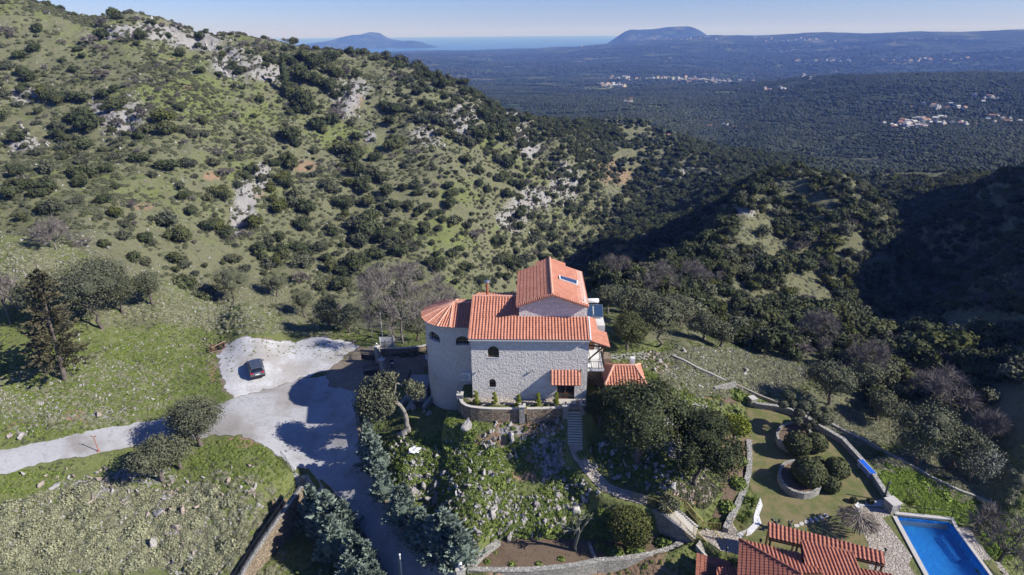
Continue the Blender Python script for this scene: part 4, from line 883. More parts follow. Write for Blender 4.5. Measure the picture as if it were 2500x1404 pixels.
# things on and around the villa
t = empty('garden_table', HW(14.35, 1.9, 4.0), HA, 'white table on the balcony under the porch roof', 'table'); MB().box((0, 0, .72), (1.1, .9, .05)).build('tabletop', 'white_paint', t)
for sx in (-.45, .45):
    for sy in (-.35, .35): MB().box((sx, sy, .35), (.05, .05, .7)).build('leg', 'white_paint', t)
pu = empty('parasol', HW(15.0, 2.6, 4.0), HA, 'folded cream parasol at the balcony corner', 'parasol'); MB().tube([(0, 0, 0), (0, 0, 3.0)], .03, 6).build('pole', 'pale_wood', pu)
g = np.random.default_rng(3); m = MB(); prof = [(.04, 2.95), (.12, 2.5), (.26, 1.7), (.30, 1.3), (.16, 1.25)]; vs = []
for r_, z_ in prof[::-1]:
    for k in range(12): rr_ = r_*(1.25 if k % 2 else .7); vs.append((rr_*math.cos(k*.5236), rr_*math.sin(k*.5236), z_))
m.add(vs, [(i*12+k, i*12+(k+1)%12, (i+1)*12+(k+1)%12, (i+1)*12+k) for i in range(4) for k in range(12)]); m.build('canopy', 'curtain', pu)
ac0 = local(1127, 929, TC[1]-TR-.25); ac1 = local(1149.5, 909, TC[1]-TR-.25)
acz = min(ac0[2], ac1[2]); ac = empty('air_conditioner', HW((ac0[0]+ac1[0])/2, TC[1]-TR-.2, acz), HA, 'white air conditioner unit fixed to the shaded tower wall', 'air conditioner'); W_ = abs(ac1[0]-ac0[0]); H_ = abs(ac1[2]-ac0[2])
MB().box((0, 0, H_/2), (W_, .36, H_)).build('casing', 'white_paint', ac); m = MB(); m.lathe([(.01, 0), (H_*.36, 0), (H_*.36, .03), (.01, .03)], 16)
m.v = [(x-W_*.12, -.2-z, y+H_/2) for x, y, z in m.v]; m.build('fan_grille', 'grey_plastic', ac); MB().box((0, .1, -.06), (W_*.8, .4, .05)).build('bracket', 'steel', ac)
# solar water heater on the back block
sh = empty('solar_water_heater', HW(14.6, 8.0, 7.3), HA, 'white tank and two blue solar panels on the flat roof behind the villa', 'solar heater')
for sx in (-.62, .62):
    m = MB(); m.add([(sx-.58, -1.1, .15), (sx+.58, -1.1, .15), (sx+.58, .5, 1.15), (sx-.58, .5, 1.15), (sx-.58, -1.13, .22), (sx+.58, -1.13, .22), (sx+.58, .47, 1.22), (sx-.58, .47, 1.22)], [(0,1,2,3)[::-1],(4,5,6,7),(0,1,5,4),(1,2,6,5),(2,3,7,6),(3,0,4,7)]); p_ = m.build('panel', 'steel', sh)
    m = MB(); m.add([(sx-.52, -1.07, .27), (sx+.52, -1.07, .27), (sx+.52, .42, 1.2), (sx-.52, .42, 1.2)], [(0, 1, 2, 3)]); m.build('pane', 'sky_glass', p_)
MB().tube([(-.75, .75, 1.6), (-.7, .75, 1.6), (.7, .75, 1.6), (.75, .75, 1.6)], [.18, .29, .29, .18], 14).build('tank', 'white_paint', sh, True)
for x_ in (-.6, .6): m = MB(); m.bar((x_, .8, 0), (x_, .8, 1.4), .05); m.bar((x_, -1.1, 0), (x_, .8, 0.02), .05); m.build('stand', 'steel', sh)
# small tiled outbuilding
hc = HW(0, 0); e0 = local(1477, 942, z=2.55); e1 = local(1579, 940.5, z=2.55); kb0 = local(1497, 873, z=2.62)
hx0, hx1, hy0 = e0[0], e1[0], (e0[1]+e1[1])/2; hd = 4.9; hut = empty('outdoor_kitchen', HW(hx0, hy0, 0), HA, 'small stone outbuilding with a hipped tile roof and white chimney beside the villa', 'outbuilding'); W_ = hx1-hx0
MB().prism([(.35, .35), (W_-.35, .35), (W_-.35, hd-.35), (.35, hd-.35)], -2.5, 2.45).build('wall', 'rubble_tan', hut)
ez, rz_ = 2.55, 3.75; i_ = 1.25; A_, B_, C_, D_ = (0, 0, ez), (W_, 0, ez), (W_, hd, ez), (0, hd, ez); P_, Q_ = (i_, hd/2, rz_), (W_-i_+.15, hd/2, rz_)
for pl in ([A_, B_, Q_, P_], [B_, C_, Q_], [C_, D_, P_, Q_], [D_, A_, P_]): roof_plane('roof', pl, 'roof_tile', hut, pitch=.34)
for a, b in ((P_, Q_), (A_, P_), (D_, P_), (B_, Q_), (C_, Q_)): ridge_caps('ridge', a, b, hut, r=.14)
ch = MB().box((W_-1.35, hd/2+.35, 3.9), (.5, .5, 1.5)).build('chimney', 'white_paint', hut); m = MB(); [m.box((W_-1.35, hd/2+.08, 3.9+k*.16), (.36, .03, .06)) for k in range(4)]; m.build('flue_slats', 'grey_plastic', ch)
# chairs of cut logs between house and hut
for k, (x_, y_) in enumerate(((14.3, -.6), (14.6, .9), (15.1, -.1))):
    t = MB().lathe([(.3, 0), (.32, .1), (.28, .45), (.27, .5)], 12).build('log_stool', 'pale_wood', loc=HW(x_, y_, 0)); meta(t, ['round log stool nearest the terrace pillar beside the villa', 'round log stool furthest back under the balcony', 'middle log stool between villa and tiled outbuilding'][k], 'stool', 'log stools beside the villa')
# ------------------------------------------------------------------ terrace, walls, gardens
def top_z(p, v):
    lo, hi = p[2]-5, p[2]+30
    for _ in range(40):
        mid = (lo+hi)/2; q = np.array([p[0], p[1], mid])-CAM; vv = CV-F*(q@up)/(q@fw)
        if vv > v: lo = mid
        else: hi = mid
    return lo
tw1 = wpx([(1123,964),(1124,972),(1129,982),(1138,988),(1150,991.5),(1170,994),(1200,996),(1235,996.5),(1268,996)], .5); tw2 = wpx([(1286,996),(1320,995.5),(1375,993)], .5)
ribbon_wall('terrace_wall', tw1, -2.4, .42, .36, 'rubble_tan', label='curved rubble wall with pale coping round the terrace left of the lamp pillar', capm='stone_cap', caph=.06, capo=.02)
ribbon_wall('terrace_wall', tw2, -2.4, .42, .36, 'rubble_tan', label='short straight stretch of terrace wall between two lamp pillars', capm='stone_cap', caph=.06, capo=.02)
for (u, v), lb in (((1123,962), 'stone pillar with black lantern at the left end of the terrace wall'), ((1275,991), 'stone pillar with black lantern in the middle of the terrace wall'), ((1381,989), 'stone pillar with black lantern on the left of the terrace steps'), ((1424,985), 'stone pillar with black lantern on the right of the terrace steps')):
    p = at_z(u, v, .9); t = empty('terrace_pillar', (p[0], p[1], -1.6), HA, lb, 'pillar', 'lantern pillars of the terrace'); MB().box((0, 0, 1.25), (.62, .62, 2.5)).build('shaft', 'rubble_pale', t); MB().box((0, 0, 2.55), (.78, .78, .12)).build('cap', 'stone_cap', t)
    l_ = MB().lathe([(.1, 0), (.04, .05), (.04, .12)], 8, (0, 0, 2.6)).build('lantern', 'dark_iron', t); MB().lathe([(.07, .1), (.1, .22), (.15, .24), (.03, .34)], 8, (0, 0, 2.6)).build('lamp_head', 'dark_iron', l_)
drape('terrace_paving', hpoly([(-1.0,-1.2),(0,-2.0),(2,-2.3),(5,-2.4),(13.4,-2.3),(13.9,0),(13.4,-.02),(0,-.02),(-.9,.5)]), 'flagstone', .06, .8)
# steps down from the terrace, then flagged path
def steps(name, a, b, n, wd, label, mat='stone_cap', parent=None, body=None, zb=None):
    a = np.array(a, float); b = np.array(b, float); d = b-a; L_ = math.hypot(d[0], d[1]); rz = math.atan2(d[1], d[0]); root = parent or empty(name, (a[0], a[1], a[2]), rz, label, 'steps'); m = MB(); m2 = MB()
    for i in range(n):
        x0 = L_*i/n; x1 = L_*(i+1)/n; z = d[2]*(i+1)/n+(-d[2]/n)*.5; m.box(((x0+x1)/2+.02, 0, z-.04), (x1-x0+.05, wd, .09)); m2.box(((x0+x1)/2, 0, z-.08-.25), (x1-x0, wd-.06, .5 if zb is None else .5))
    m.build('treads', mat, root); m2.build('risers', 'rubble_pale', root); return root
steps('stone_steps', PATHL[0], PATHL[1], 13, 1.65, 'stone steps running down from the terrace pillars through the rock garden')
def strip_poly(P3, hw):
    P = [np.array(p[:2]) for p in P3]; l = []; r = []
    for i, p in enumerate(P):
        t = P[min(i+1, len(P)-1)]-P[max(i-1, 0)]; t = t/np.hypot(*t); n = np.array([-t[1], t[0]])*hw; l.append(tuple(p+n)); r.append(tuple(p-n))
    return l+r[::-1]
drape('garden_path', strip_poly(PATHL[1:7], .75), 'flagstone', .07, .5)
# masonry ramp with the lower stairs
rampP = PATHL[6:]
ribbon_wall('stair_wall', [p[:2] for p in rampP], [-8.6]*len(rampP), [p[2]-.08 for p in rampP], 1.9, 'rubble_pale', cap=False, label='tall masonry body carrying the garden stairs above the planting bed', cat='stair wall')
steps('garden_stairs', PATHL[7], PATHL[8], 6, 2.0, 'upper flight of pale stairs with gold railings above the planting bed'); steps('garden_stairs', PATHL[8], PATHL[9], 7, 2.0, 'second flight of pale stairs just above the paved landing')
F0 = at_z(1712,1312,-7.1); F1 = at_z(1775,1384,-9.2); F2 = at_z(1815,1440,-10.4); dn = [F0, F1, F2]
ribbon_wall('stair_wall', [p[:2] for p in dn], [-12]*3, [p[2]-.02 for p in dn], 2.5, 'cobbles', cap=False, label='cobbled ramp going down beside the tiled roof', cat='ramp')
n_ = np.array([-(F1-F0)[1], (F1-F0)[0]]); n_ = n_/np.hypot(*n_)
for s2, lb in ((1.3, 'sloping kerb on the right of the cobbled ramp'), (-1.3, 'sloping kerb on the left of the cobbled ramp')):
    ribbon_wall('ramp_kerb', [p[:2]+n_*s2 for p in dn], [p[2]-3.2 for p in dn], [p[2]+.16 for p in dn], .28, 'pale_concrete', cap=False, label=lb, cat='kerb')
drape('stair_landing', LANDING, 'flagstone', .06, .6)
GR = 'gold railings of the garden stairs'
def rl(pts, lb, h=.95): railing('railing', [at_z(u, v, z) for u, v, z in pts], h, 'gold_rail', lb, group=GR)
rl([(1546,1219,-5.1),(1600,1238,-5.25),(1625,1254,-5.4),(1660,1290,-6.5),(1693,1325,-7.1)], 'gold railing on the outer edge of the stairs above the planting bed')
rl([(1622,1216,-5.1),(1672,1240,-5.3)], 'short gold railing at the top of the stairs under the rock face'); rl([(1674,1243,-5.5),(1714,1290,-7.0)], 'gold railing sloping down on the inner side of the stairs')
rl([(1716,1292,-7.1),(1757,1295,-7.1)], 'low gold gate panel at the back of the stair landing'); rl([(1692,1302,-6.9),(1748,1372,-9.0)], 'gold railing along the left of the cobbled ramp'); rl([(1741,1312,-7.1),(1795,1372,-8.8)], 'gold railing along the right of the cobbled ramp')
rl([(1786,1280,-7.0),(1820,1310,-7.0)], 'gold railing beside the yucca bed next to the white pebbles')
# planting bed walls
bw = wpx([(1141,1387),(1172,1390),(1230,1391),(1300,1390),(1370,1384),(1420,1376),(1457,1368),(1530,1362),(1590,1352),(1640,1338),(1672,1316)], -7.9)
ribbon_wall('garden_wall', bw, -12.6, -7.95, .5, 'rubble_pale', label='long curved rubble wall holding the brown planting bed at the bottom', caph=.1, capm='rubble_pale')
ribbon_wall('garden_wall', wpx([(1143,1384),(1175,1352),(1217,1320)], -7.9), -9.4, -7.95, .6, 'rubble_pale', label='short rubble wall on the left end of the brown planting bed', caph=.1, capm='rubble_pale')
ribbon_wall('garden_wall', wpx([(1456,1366),(1446,1345),(1438,1322)], -8.1), -9.0, -8.15, .3, 'rubble_pale', label='small dividing wall across the planting bed', cap=False)
# gate pillar with globe lamp
p = at_z(1124,1384,-6.9); t = empty('gate_pillar', (p[0], p[1], -11.6), R(10), 'pale gate pillar with a white globe lamp at the foot of the road', 'pillar'); MB().box((0, 0, 2.35), (.85, .85, 4.7)).build('shaft', 'stone_cap', t); MB().box((0, 0, 4.72), (1.0, 1.0, .12)).build('cap', 'stone_cap', t); MB().ball((0, 0, 5.0), .24, 3).build('globe', 'white_paint', t, True)
# low wall on the right of the road
rwpx = [(873,1004),(874,1030),(878,1060),(888,1095),(900,1118),(916,1150),(930,1190),(942,1228),(962,1268),(990,1304),(1020,1330),(1055,1358),(1088,1380),(1112,1394)]
rw = interp_hit([p[0] for p in rwpx], [p[1] for p in rwpx]); ribbon_wall('road_wall', [p[:2] for p in rw], [p[2]-.6 for p in rw], [p[2]+.75 for p in rw], .38, 'rubble_tan', label='low rubble wall along the right edge of the descending road', caph=.07, capm='rubble_tan')
# fence on a retaining wall at the lower left
fp = [at_z(u, v, z) for u, v, z in ((737,1188,-8.2),(715,1215,-8.6),(690,1250,-9.1),(655,1300,-9.8),(620,1352,-10.5),(588,1404,-11.1),(560,1450,-11.5))]
ribbon_wall('retaining_wall', [p[:2] for p in fp], [-13.4]*len(fp), [p[2] for p in fp], .5, 'rubble_tan', label='rough stone retaining wall under the black fence at the lower left', capm='rubble_pale')
railing('iron_fence', [p+[0, 0, .1] for p in fp], 1.15, 'dark_iron', 'black iron fence on the retaining wall at the lower left', step=.16, cat='fence')
p = hit(745, 1188); t = empty('sign_post', p, 0, 'grey sign on a thin post where the fence meets the road', 'sign'); MB().tube([(0, 0, -.2), (0, 0, 1.5)], .03, 6).build('post', 'steel', t); MB().box((0, 0, 1.5), (.45, .04, .5)).build('sign_plate', 'grey_plastic', t)
m = MB(); q0 = hit(745, 1190); 
railing('wire_fence', [hit(742,1190)+[0,0,0], hit(720,1160), hit(700,1132), hit(688,1118)], 1.0, 'steel', 'thin wire fence on the grassy bank beside the road', step=.35, cat='fence')
# lawn wall, ring planters
lw = wpx([(1836,978),(1850,984),(1905,991),(1951,1005),(2000,1036),(2059,1070),(2095,1109),(2131,1152),(2160,1196),(2181,1224)], -6.2)
ribbon_wall('garden_wall', lw, -8.8, -6.28, .45, 'rubble_pale', label='curved rubble wall along the far side of the lawn', capm='rubble_pale')
for (u, v), lb, s2 in (((1838,970), 'small square stone pillar at the near end of the lawn wall by the steps', .8), ((2181,1222), 'square stone pillar between lawn wall and pool deck', 1.1)):
    p = at_z(u, v, -5.7); t = empty('garden_pillar', (p[0], p[1], -8), R(15), lb, 'pillar'); MB().box((0, 0, 1.1), (s2, s2, 2.2)).build('shaft', 'rubble_pale', t); MB().box((0, 0, 2.25), (s2+.14, s2+.14, .1)).build('cap', 'stone_cap', t)
lw2 = wpx([(1829,1072),(1831,1110),(1829,1150),(1818,1190),(1800,1232),(1784,1262),(1772,1288)], -6.5); ribbon_wall('garden_wall', lw2, -8, -6.55, .6, 'rubble_pale', label='rubble edging wall between the lawn and the shrubs on the left', cap=False)
rock_b = hpx([(1744,950),(1793,957)]); ribbon_wall('garden_wall', rock_b, Hs(*rock_b[0])-.6, Hs(*rock_b[0])+.3, .35, 'rubble_pale', label='short pale wall above the small soil bed on the grassy slope', cap=False)
def obw(px, lb, off=.45):
    P = interp_hit([p[0] for p in px], [p[1] for p in px]); pts = resample([p[:2] for p in P], 1.5); z = [Hs(*p) for p in pts]; ribbon_wall('boundary_wall', pts, [q-.7 for q in z], [q+off for q in z], .32, 'pale_concrete', label=lb, cap=False)
obw([(1641,873),(1700,902),(1772,935)], 'upper stretch of the pale boundary wall down the slope'); obw([(1789,941),(1814,952),(1857,972),(1901,989)], 'pale boundary wall just above the lawn corner')
obw([(1901,989),(1950,1008),(2010,1030),(2060,1058),(2113,1082),(2167,1114),(2238,1150),(2310,1189),(2382,1218),(2430,1240)], 'long lower boundary wall between garden and woods', .5)
def ring_planter(px, lb, z1=-6.15):
    P = wpx(px, z1); P = [np.array(p) for p in P]; c0 = sum(P)/len(P); root = empty('ring_planter', (c0[0], c0[1], -7), 0, lb, 'planter', 'curved stone planters on the lawn'); Q = [p-c0 for p in P]; n = len(Q); m = MB(); vs = []
    for q in Q: i2 = q*(1-.3/np.hypot(*q)); vs += [(q[0], q[1], -.3), (q[0], q[1], z1+7), (i2[0], i2[1], z1+7), (i2[0], i2[1], .3)]
    fs = [];
    for i in range(n): a = i*4; b = ((i+1)%n)*4; fs += [(a, b, b+1, a+1), (a+1, b+1, b+2, a+2), (a+2, b+2, b+3, a+3)]
    m.add(vs, fs); m.build('planter_wall', 'rubble_pale', root); m = MB(); m.prism([tuple(q*(1-.28/np.hypot(*q))) for q in Q], .1, z1+7-.25); m.build('soil', 'bed_soil', root)
def ell(cx, cy, a, b, tilt=0, n=22): return [(cx+a*math.cos(6.283*k/n)*math.cos(tilt)-b*math.sin(6.283*k/n)*math.sin(tilt), cy+a*math.cos(6.283*k/n)*math.sin(tilt)+b*math.sin(6.283*k/n)*math.cos(tilt)) for k in range(n)]
ring_planter(ell(1940,1062,45,32,.15), 'curved stone planter at the back of the lawn under the cloud tree'); ring_planter(ell(1955,1163,57,40,.35), 'larger curved stone planter at the front of the lawn')
def topiary_ball(u, v, zc, rpx, lb, sc=(1, 1, .9), mat='box_leaf', seed=1, grp=None, base=-7):
    d = ray(u, v); p = at_z(u, v, zc); r = rpx*((p-CAM)@fw)/F; g = np.random.default_rng(seed); root = empty('clipped_bush', (p[0], p[1], base), g.uniform(0, 6), lb, 'bush', grp)
    n = int(900*max(r, .4)**1.2); dd = unit(g.normal(size=(n, 3))); bmp = 1+.06*np.sin(dd[:, 0]*5+seed)*np.cos(dd[:, 1]*4); P = dd*r*np.array(sc)*bmp[:, None]*g.uniform(.93, 1.03, (n, 1)); P[:, 2] += zc-base
    V1 = cards(P, unit(dd+.5*g.normal(size=dd.shape)), .10+.02*r, g); V, F3 = ico((0, 0, zc-base), r*.93, 3, sc, g, .03); V2 = tri2quad(V, F3); V, Fq, A, Mi = join([(V1, 0), ((V2[0], V2[1], np.full(len(V2[0]), .3)), 0)])
    o = bpy.data.objects.new('crown', np_mesh('clipped_crown', V, Fq, [mat], A)); COL.objects.link(o); o.parent = root; MB().tube([(0, 0, -.2), (0, 0, zc-base)], .07, 6).build('trunk', 'bark', root)
LB = 'large clipped bushes on the lawn'
topiary_ball(1948,1083,-5.4,31,'big clipped bush on the left in the rear stone planter',(1,1,.95),seed=1,grp=LB); topiary_ball(1993,1080,-5.8,26,'clipped bush on the lawn right of the rear planter',(1,1,.9),seed=2,grp=LB); topiary_ball(1974,1153,-5.2,40,'largest clipped bush rising from the front stone planter',(1,1,.9),seed=3,grp=LB)
topiary_ball(2043,1143,-5.8,29,'wide clipped bush on the lawn right of the front planter',(1,1,.85),seed=4,grp=LB); topiary_ball(2030,1183,-6.2,22,'lower round clipped bush in front of the wide one',(1,1,.85),seed=5,grp=LB); topiary_ball(1999,1128,-6.3,15,'small clipped bush tucked behind the largest one',seed=6,grp=LB)
topiary_ball(2084,1221,-6.7,8,'left small box ball beside the pool deck corner',seed=7); topiary_ball(2125,1223,-6.65,8,'right small box ball beside the pool deck corner',seed=8)
# spiral topiaries in front of the villa
for k, (u, v, vt) in enumerate(((1162,986,953),(1208,989,956),(1266,990,962),(1313,989,958),(1357,988,958))):
    p = at_z(u, v, 0); h = max(1.3, top_z(p, vt)); g = np.random.default_rng(50+k); root = empty('spiral_topiary', (p[0], p[1], 0), k*1.1, ['leftmost spiral topiary on the terrace in front of the villa', 'spiral topiary under the small arched window', 'spiral topiary just left of the middle lantern pillar', 'spiral topiary between the middle pillar and the door canopy', 'spiral topiary nearest the villa door'][k], 'topiary', 'golden spiral topiaries on the terrace')
    n = 1500; t = g.uniform(0, 1, n); a = t*6.283*2.6; rad = (.30-.17*t); c = np.stack([np.cos(a)*rad*.8, np.sin(a)*rad*.8, .15+t*(h-.25)], 1); d = unit(g.normal(size=(n, 3))); P = c+d*(.19-.07*t)[:, None]; V, Fq, A = cards(P, unit(d+.5*g.normal(size=d.shape)), .06, g)
    o = bpy.data.objects.new('crown', np_mesh('spiral_crown', V, Fq, ['gold_leaf'], A)); COL.objects.link(o); o.parent = root; MB().tube([(0, 0, -.1), (0, 0, h*.9)], .04, 6).build('trunk', 'bark', root)
# cloud-pruned tree
base = at_z(1966,1050,-6.4); root = empty('cloud_tree', (base[0], base[1], -6.6), 0, 'cloud-pruned olive with round grey-green pads on curved bare limbs', 'tree'); g = np.random.default_rng(77); trunkparts = []; pads_ = []
for (u, v, r_, dy) in [(1926,965,15,1.5),(1912,986,12,.8),(1935,986,12,1.0),(1964,992,17,.6),(1984,985,13,1.2),(1991,1008,15,.6),(1953,1006,13,0),(1946,1025,13,-.6),(2012,1022,20,.4),(1987,1033,10,-.2),(2000,1012,12,1.2),(1972,1040,9,-.6),(2015,1000,9,1.5)]:
    p = at_y(u, v, base[1]+dy); r = r_*((p-CAM)@fw)/F; q = p-np.array([base[0], base[1], -6.6]); n = int(700*r); d = unit(g.normal(size=(n, 3))); P = q+d*r*np.array([1, 1, .72]); pads_.append((cards(P, unit(d+.6*g.normal(size=d.shape)), .10, g), 0)); V, F3 = ico(q, r*.92, 2, (1, 1, .7), g, .05); V2 = tri2quad(V, F3); pads_.append(((V2[0], V2[1], np.full(len(V2[0]), .3)), 0))
    mid = q*np.array([.45, .45, .5])+g.normal(0, .12, 3); lp, _ = limb((0, 0, .3), mid, .10, .07, 5, g); trunkparts.append((lp, 0)); lp, _ = limb(mid, q, .07, .035, 5, g); trunkparts.append((lp, 0))
lp, _ = limb((0, 0, -.4), (0, 0, .5), .22, .15, 7, g); trunkparts.append((lp, 0))
for nm, pr, mt_ in (('crown', pads_, 'olive_leaf'), ('trunk', trunkparts, 'bark')):
    V, Fq, A, Mi = join(pr); o = bpy.data.objects.new(nm, np_mesh('cloud_'+nm, V, Fq, [mt_], A)); COL.objects.link(o); o.parent = root
# pool
pc_ = [np.array(p) for p in wpx([(2189,1262.5),(2317,1275),(2331,1291),(2414,1404),(2470,1490),(2318,1500)], -7)]
pool = empty('swimming_pool', (pc_[0][0], pc_[0][1], -7), 0, 'rectangular blue tiled swimming pool with pale stone coping', 'pool'); o2 = np.array([pc_[0][0], pc_[0][1]]); Q = [p-o2 for p in pc_]; n = len(Q)
m = MB(); m.add([(q[0], q[1], .02) for q in Q]+[(q[0], q[1], -1.6) for q in Q], [(i, (i+1)%n, n+(i+1)%n, n+i) for i in range(n)]+[tuple(range(n, 2*n))]); m.build('basin', 'pool_tile', pool)
m = MB(); cen = sum(Q)/n; m.add([(q[0]+(cen[0]-q[0])*.002, q[1]+(cen[1]-q[1])*.002, -.16) for q in Q], [tuple(range(n))[::-1]]); wt = m.build('water', 'pool_water', pool)
def pm(u, v, z): a = at_z(u, v, -7+z); return np.array([a[0]-o2[0], a[1]-o2[1]])
b4 = [pm(2191,1272,-.9), pm(2321,1284,-.9), pm(2333,1294,-.9), pm(2194,1280,-.9)]; MB().prism([tuple(q) for q in b4], -1.6, -.55).build('bench', 'white_gravel', pool)
for k in range(3): MB().prism([tuple(pm(u, v, -1)) for u, v in ((2280+k*7,1312+k*3),(2300,1310),(2346,1372),(2326+k*5,1374))], -1.6, -1.45+k*.18).build('step', 'pool_tile', pool)
def coping(px, w_, lb):
    P = [p-o2 for p in [np.array(p) for p in wpx(px, -7)]]
    for a, b in zip(P[:-1], P[1:]): d = b-a; nn = np.array([-d[1], d[0]])/np.hypot(*d)*w_; e = d/np.hypot(*d)*abs(w_)*.0; m = MB(); m.prism([tuple(a-e), tuple(b+e), tuple(b+nn), tuple(a+nn)], -.12, .12); m.build('coping', 'stone_cap', pool)
coping([(2181,1250),(2318,1264)], -.42, ''); coping([(2189,1262.5),(2266,1404),(2318,1500)], .42 if False else -.42, ''); coping([(2318,1264),(2331,1290),(2414,1404),(2470,1490)], .3, '')
# side decks of the pool
MB().prism(wpx([(2333,1289),(2364,1290),(2421,1369),(2388,1368)], -7), -8.4, -6.93).build('pool_side_deck', 'flagstone').__setitem__('kind', 'structure')
MB().prism(wpx([(2389,1367),(2440,1373),(2500,1450),(2450,1460)], -7.1), -8.6, -7.05).build('pool_side_deck', 'flagstone').__setitem__('kind', 'structure')
railing('wire_fence', [at_z(u, v, z) for u, v, z in ((2186,1253,-7),(2322,1266,-7.0),(2378,1290,-7.6),(2436,1356,-8),(2500,1440,-8))], 1.0, 'dark_iron', 'dark wire fence round the outer side of the pool', step=1.2, r=.008, cat='fence', posts=2.4)
# shower post, lanterns, loungers, thatch
p = at_z(2157,1222,-7); t = empty('garden_shower', p, 0, 'dark slim shower post on white paving by the pillar', 'shower'); zt = top_z(p, 1177)-p[2]; MB().box((0, 0, zt/2), (.16, .1, zt)).build('post', 'dark_iron', t); MB().box((.14, 0, zt-.05), (.3, .08, .05)).build('shower_head', 'steel', t); MB().prism([(x_-p[0], y_-p[1]) for x_, y_ in wpx([(2096,1232),(2112,1233),(2113,1221),(2135,1224),(2166,1218),(2172,1238),(2140,1237),(2098,1236)], -7)], .03, .1).build('base_slab', 'white_gravel', t)
for k, (u, v, vt) in enumerate(((2123.5,1274,1261),(2157.6,1358,1330),(1854,1335,1314),(1772,1354,1344))):
    p = at_z(u, v, -7); h = .75; t = empty('bollard_lamp', p, 0, ['small black bollard lamp beside the straw parasol', 'black bollard lamp at the right end of the pergola', 'black bollard lamp at the lawn edge behind the tile roof', 'black bollard lamp on the stair landing'][k], 'lamp', 'black bollard lamps'); MB().tube([(0, 0, 0), (0, 0, h)], .045, 6).build('post', 'dark_iron', t); MB().lathe([(.06, h), (.13, h+.06), (.14, h+.2), (.03, h+.3)], 8).build('lamp_head', 'dark_iron', t)
a = at_z(2101,1141,-7); b = at_z(2128,1170,-7); d = (b-a); rz = math.atan2(d[1], d[0]); L_ = math.hypot(d[0], d[1])+.35
for k in range(3):
    t = empty('sun_lounger', ((a+b)/2+np.array([0, 0, .28*k]))+np.array([-.02, .1, 0]), rz, ['lowest white lounger of the stack by the lawn wall', 'middle lounger of the stack by the lawn wall', 'top blue lounger of the stack by the lawn wall'][k], 'lounger', 'stacked blue sun loungers'); m = MB()
    for s2 in (-.33, .33): m.bar((-L_/2, s2, .3), (L_/2, s2, .3), .06)
    m.build('frame', 'white_paint', t); MB().box((0, 0, .33), (L_*.97, .6, .05)).build('sling', 'blue_tarp', t)
    for sx in (-1, 1):
        for sy in (-.33, .33): MB().bar((sx*L_*.33, sy, 0), (sx*L_*.36, sy, .3), .06).build('leg', 'white_paint', t)
p = at_z(2086,1302,-7); t = empty('straw_parasol', p, 0, 'round parasol of dry grey palm fronds beside the pool deck', 'parasol'); MB().tube([(0, 0, 0), (0, 0, 2.45)], .07, 7).build('pole', 'bark', t); g = np.random.default_rng(5); n = 1100
az = g.uniform(0, 6.283, n); s0 = g.uniform(0, 1, n)**.7; rr = s0*1.65; dr = g.uniform(.5, 1.1, n); z0 = 2.5-.7*(rr/1.7)**1.4+g.uniform(-.05, .08, n); dx = np.stack([np.cos(az), np.sin(az), -.38*np.ones(n)+g.normal(0, .1, n)], 1); side = np.stack([-np.sin(az), np.cos(az), g.normal(0, .3, n)], 1)
Pp = np.stack([np.cos(az)*rr, np.sin(az)*rr, z0], 1); ln = dr[:, None]*.6; V = np.stack([Pp-side*.02, Pp+side*.02, Pp+dx*ln+side*.012+g.normal(0, .05, (n, 3)), Pp+dx*ln-side*.012], 1).reshape(-1, 3)
o = bpy.data.objects.new('thatch', np_mesh('thatch', V, np.arange(4*n).reshape(n, 4), ['dead_frond'], np.repeat(g.uniform(0, 1, n), 4))); COL.objects.link(o); o.parent = t
for k, (u, v) in enumerate(((1945,1284),(1957,1279),(1969,1274),(1981,1271),(1993,1268),(2005,1264),(2017,1259))):
    p = at_z(u, v, -6.97); m = MB(); m.prism(ell(0, 0, .34, .22, .4+k*.3, 7), -.04, .05); o = m.build('stepping_stone', 'stone_cap', loc=p); meta(o, 'flat pale stepping stone in the curved row across the lawn', 'stone', 'stepping stones across the lawn')
# lower villa roofs at the bottom right
lv = empty('lower_villa', (18, 36, -11), 0, 'lower villa at the bottom edge with dark red tile roofs', 'villa'); LO = np.array([18, 36, -11])
def lz(u, v, z): return at_z(u, v, z)-LO
def lroof(pts, mat='roof_tile_old', pitch=.33): return roof_plane('roof', pts, mat, lv, wood='brown_wood', pitch=pitch)
cA = lz(1805,1317,-4.4); cH = lz(1958,1404,-2.9); cL = lz(1797,1470,-4.4); cR = lz(2100,1408,-4.4); cH2 = lz(1990,1490,-2.4)
e_ = lz(1955,1352,-4.4); lroof([cA, e_, lz(2010,1400,-3.2), cH]); lroof([cL, cA, cH, cH2]); ridge_caps('ridge', cA, cH, lv, mat='roof_tile_old', r=.15); 
lroof([lz(1978,1480,-4.6)+[0,0,.0], lz(2140,1480,-4.6), lz(2083,1351,-3.1), lz(1953,1323,-3.1)]) if True else None
ridge_caps('ridge', lz(1953,1322,-3.1), lz(2083,1350,-3.1), lv, mat='roof_tile_old', r=.13)
lroof([lz(2200,1500,-5.2), lz(2290,1500,-5.2), lz(2178,1402,-4.9), lz(2091,1387,-4.9)][::1])
lroof([lz(1697,1420,-6.2), lz(1701,1350,-6.2), lz(1783,1372,-6.0), lz(1800,1440,-5.2)]); lroof([lz(1748,1440,-5.7), lz(1815,1440,-5.7), lz(1811,1384,-5.2), lz(1750,1385,-5.2)])
MB().prism([tuple(lz(u, v, -4.5)[:2]) for u, v in ((1812,1330),(1950,1362),(2100,1420),(2110,1520),(1800,1520))], 0, 6.35).build('wall', 'render', lv)
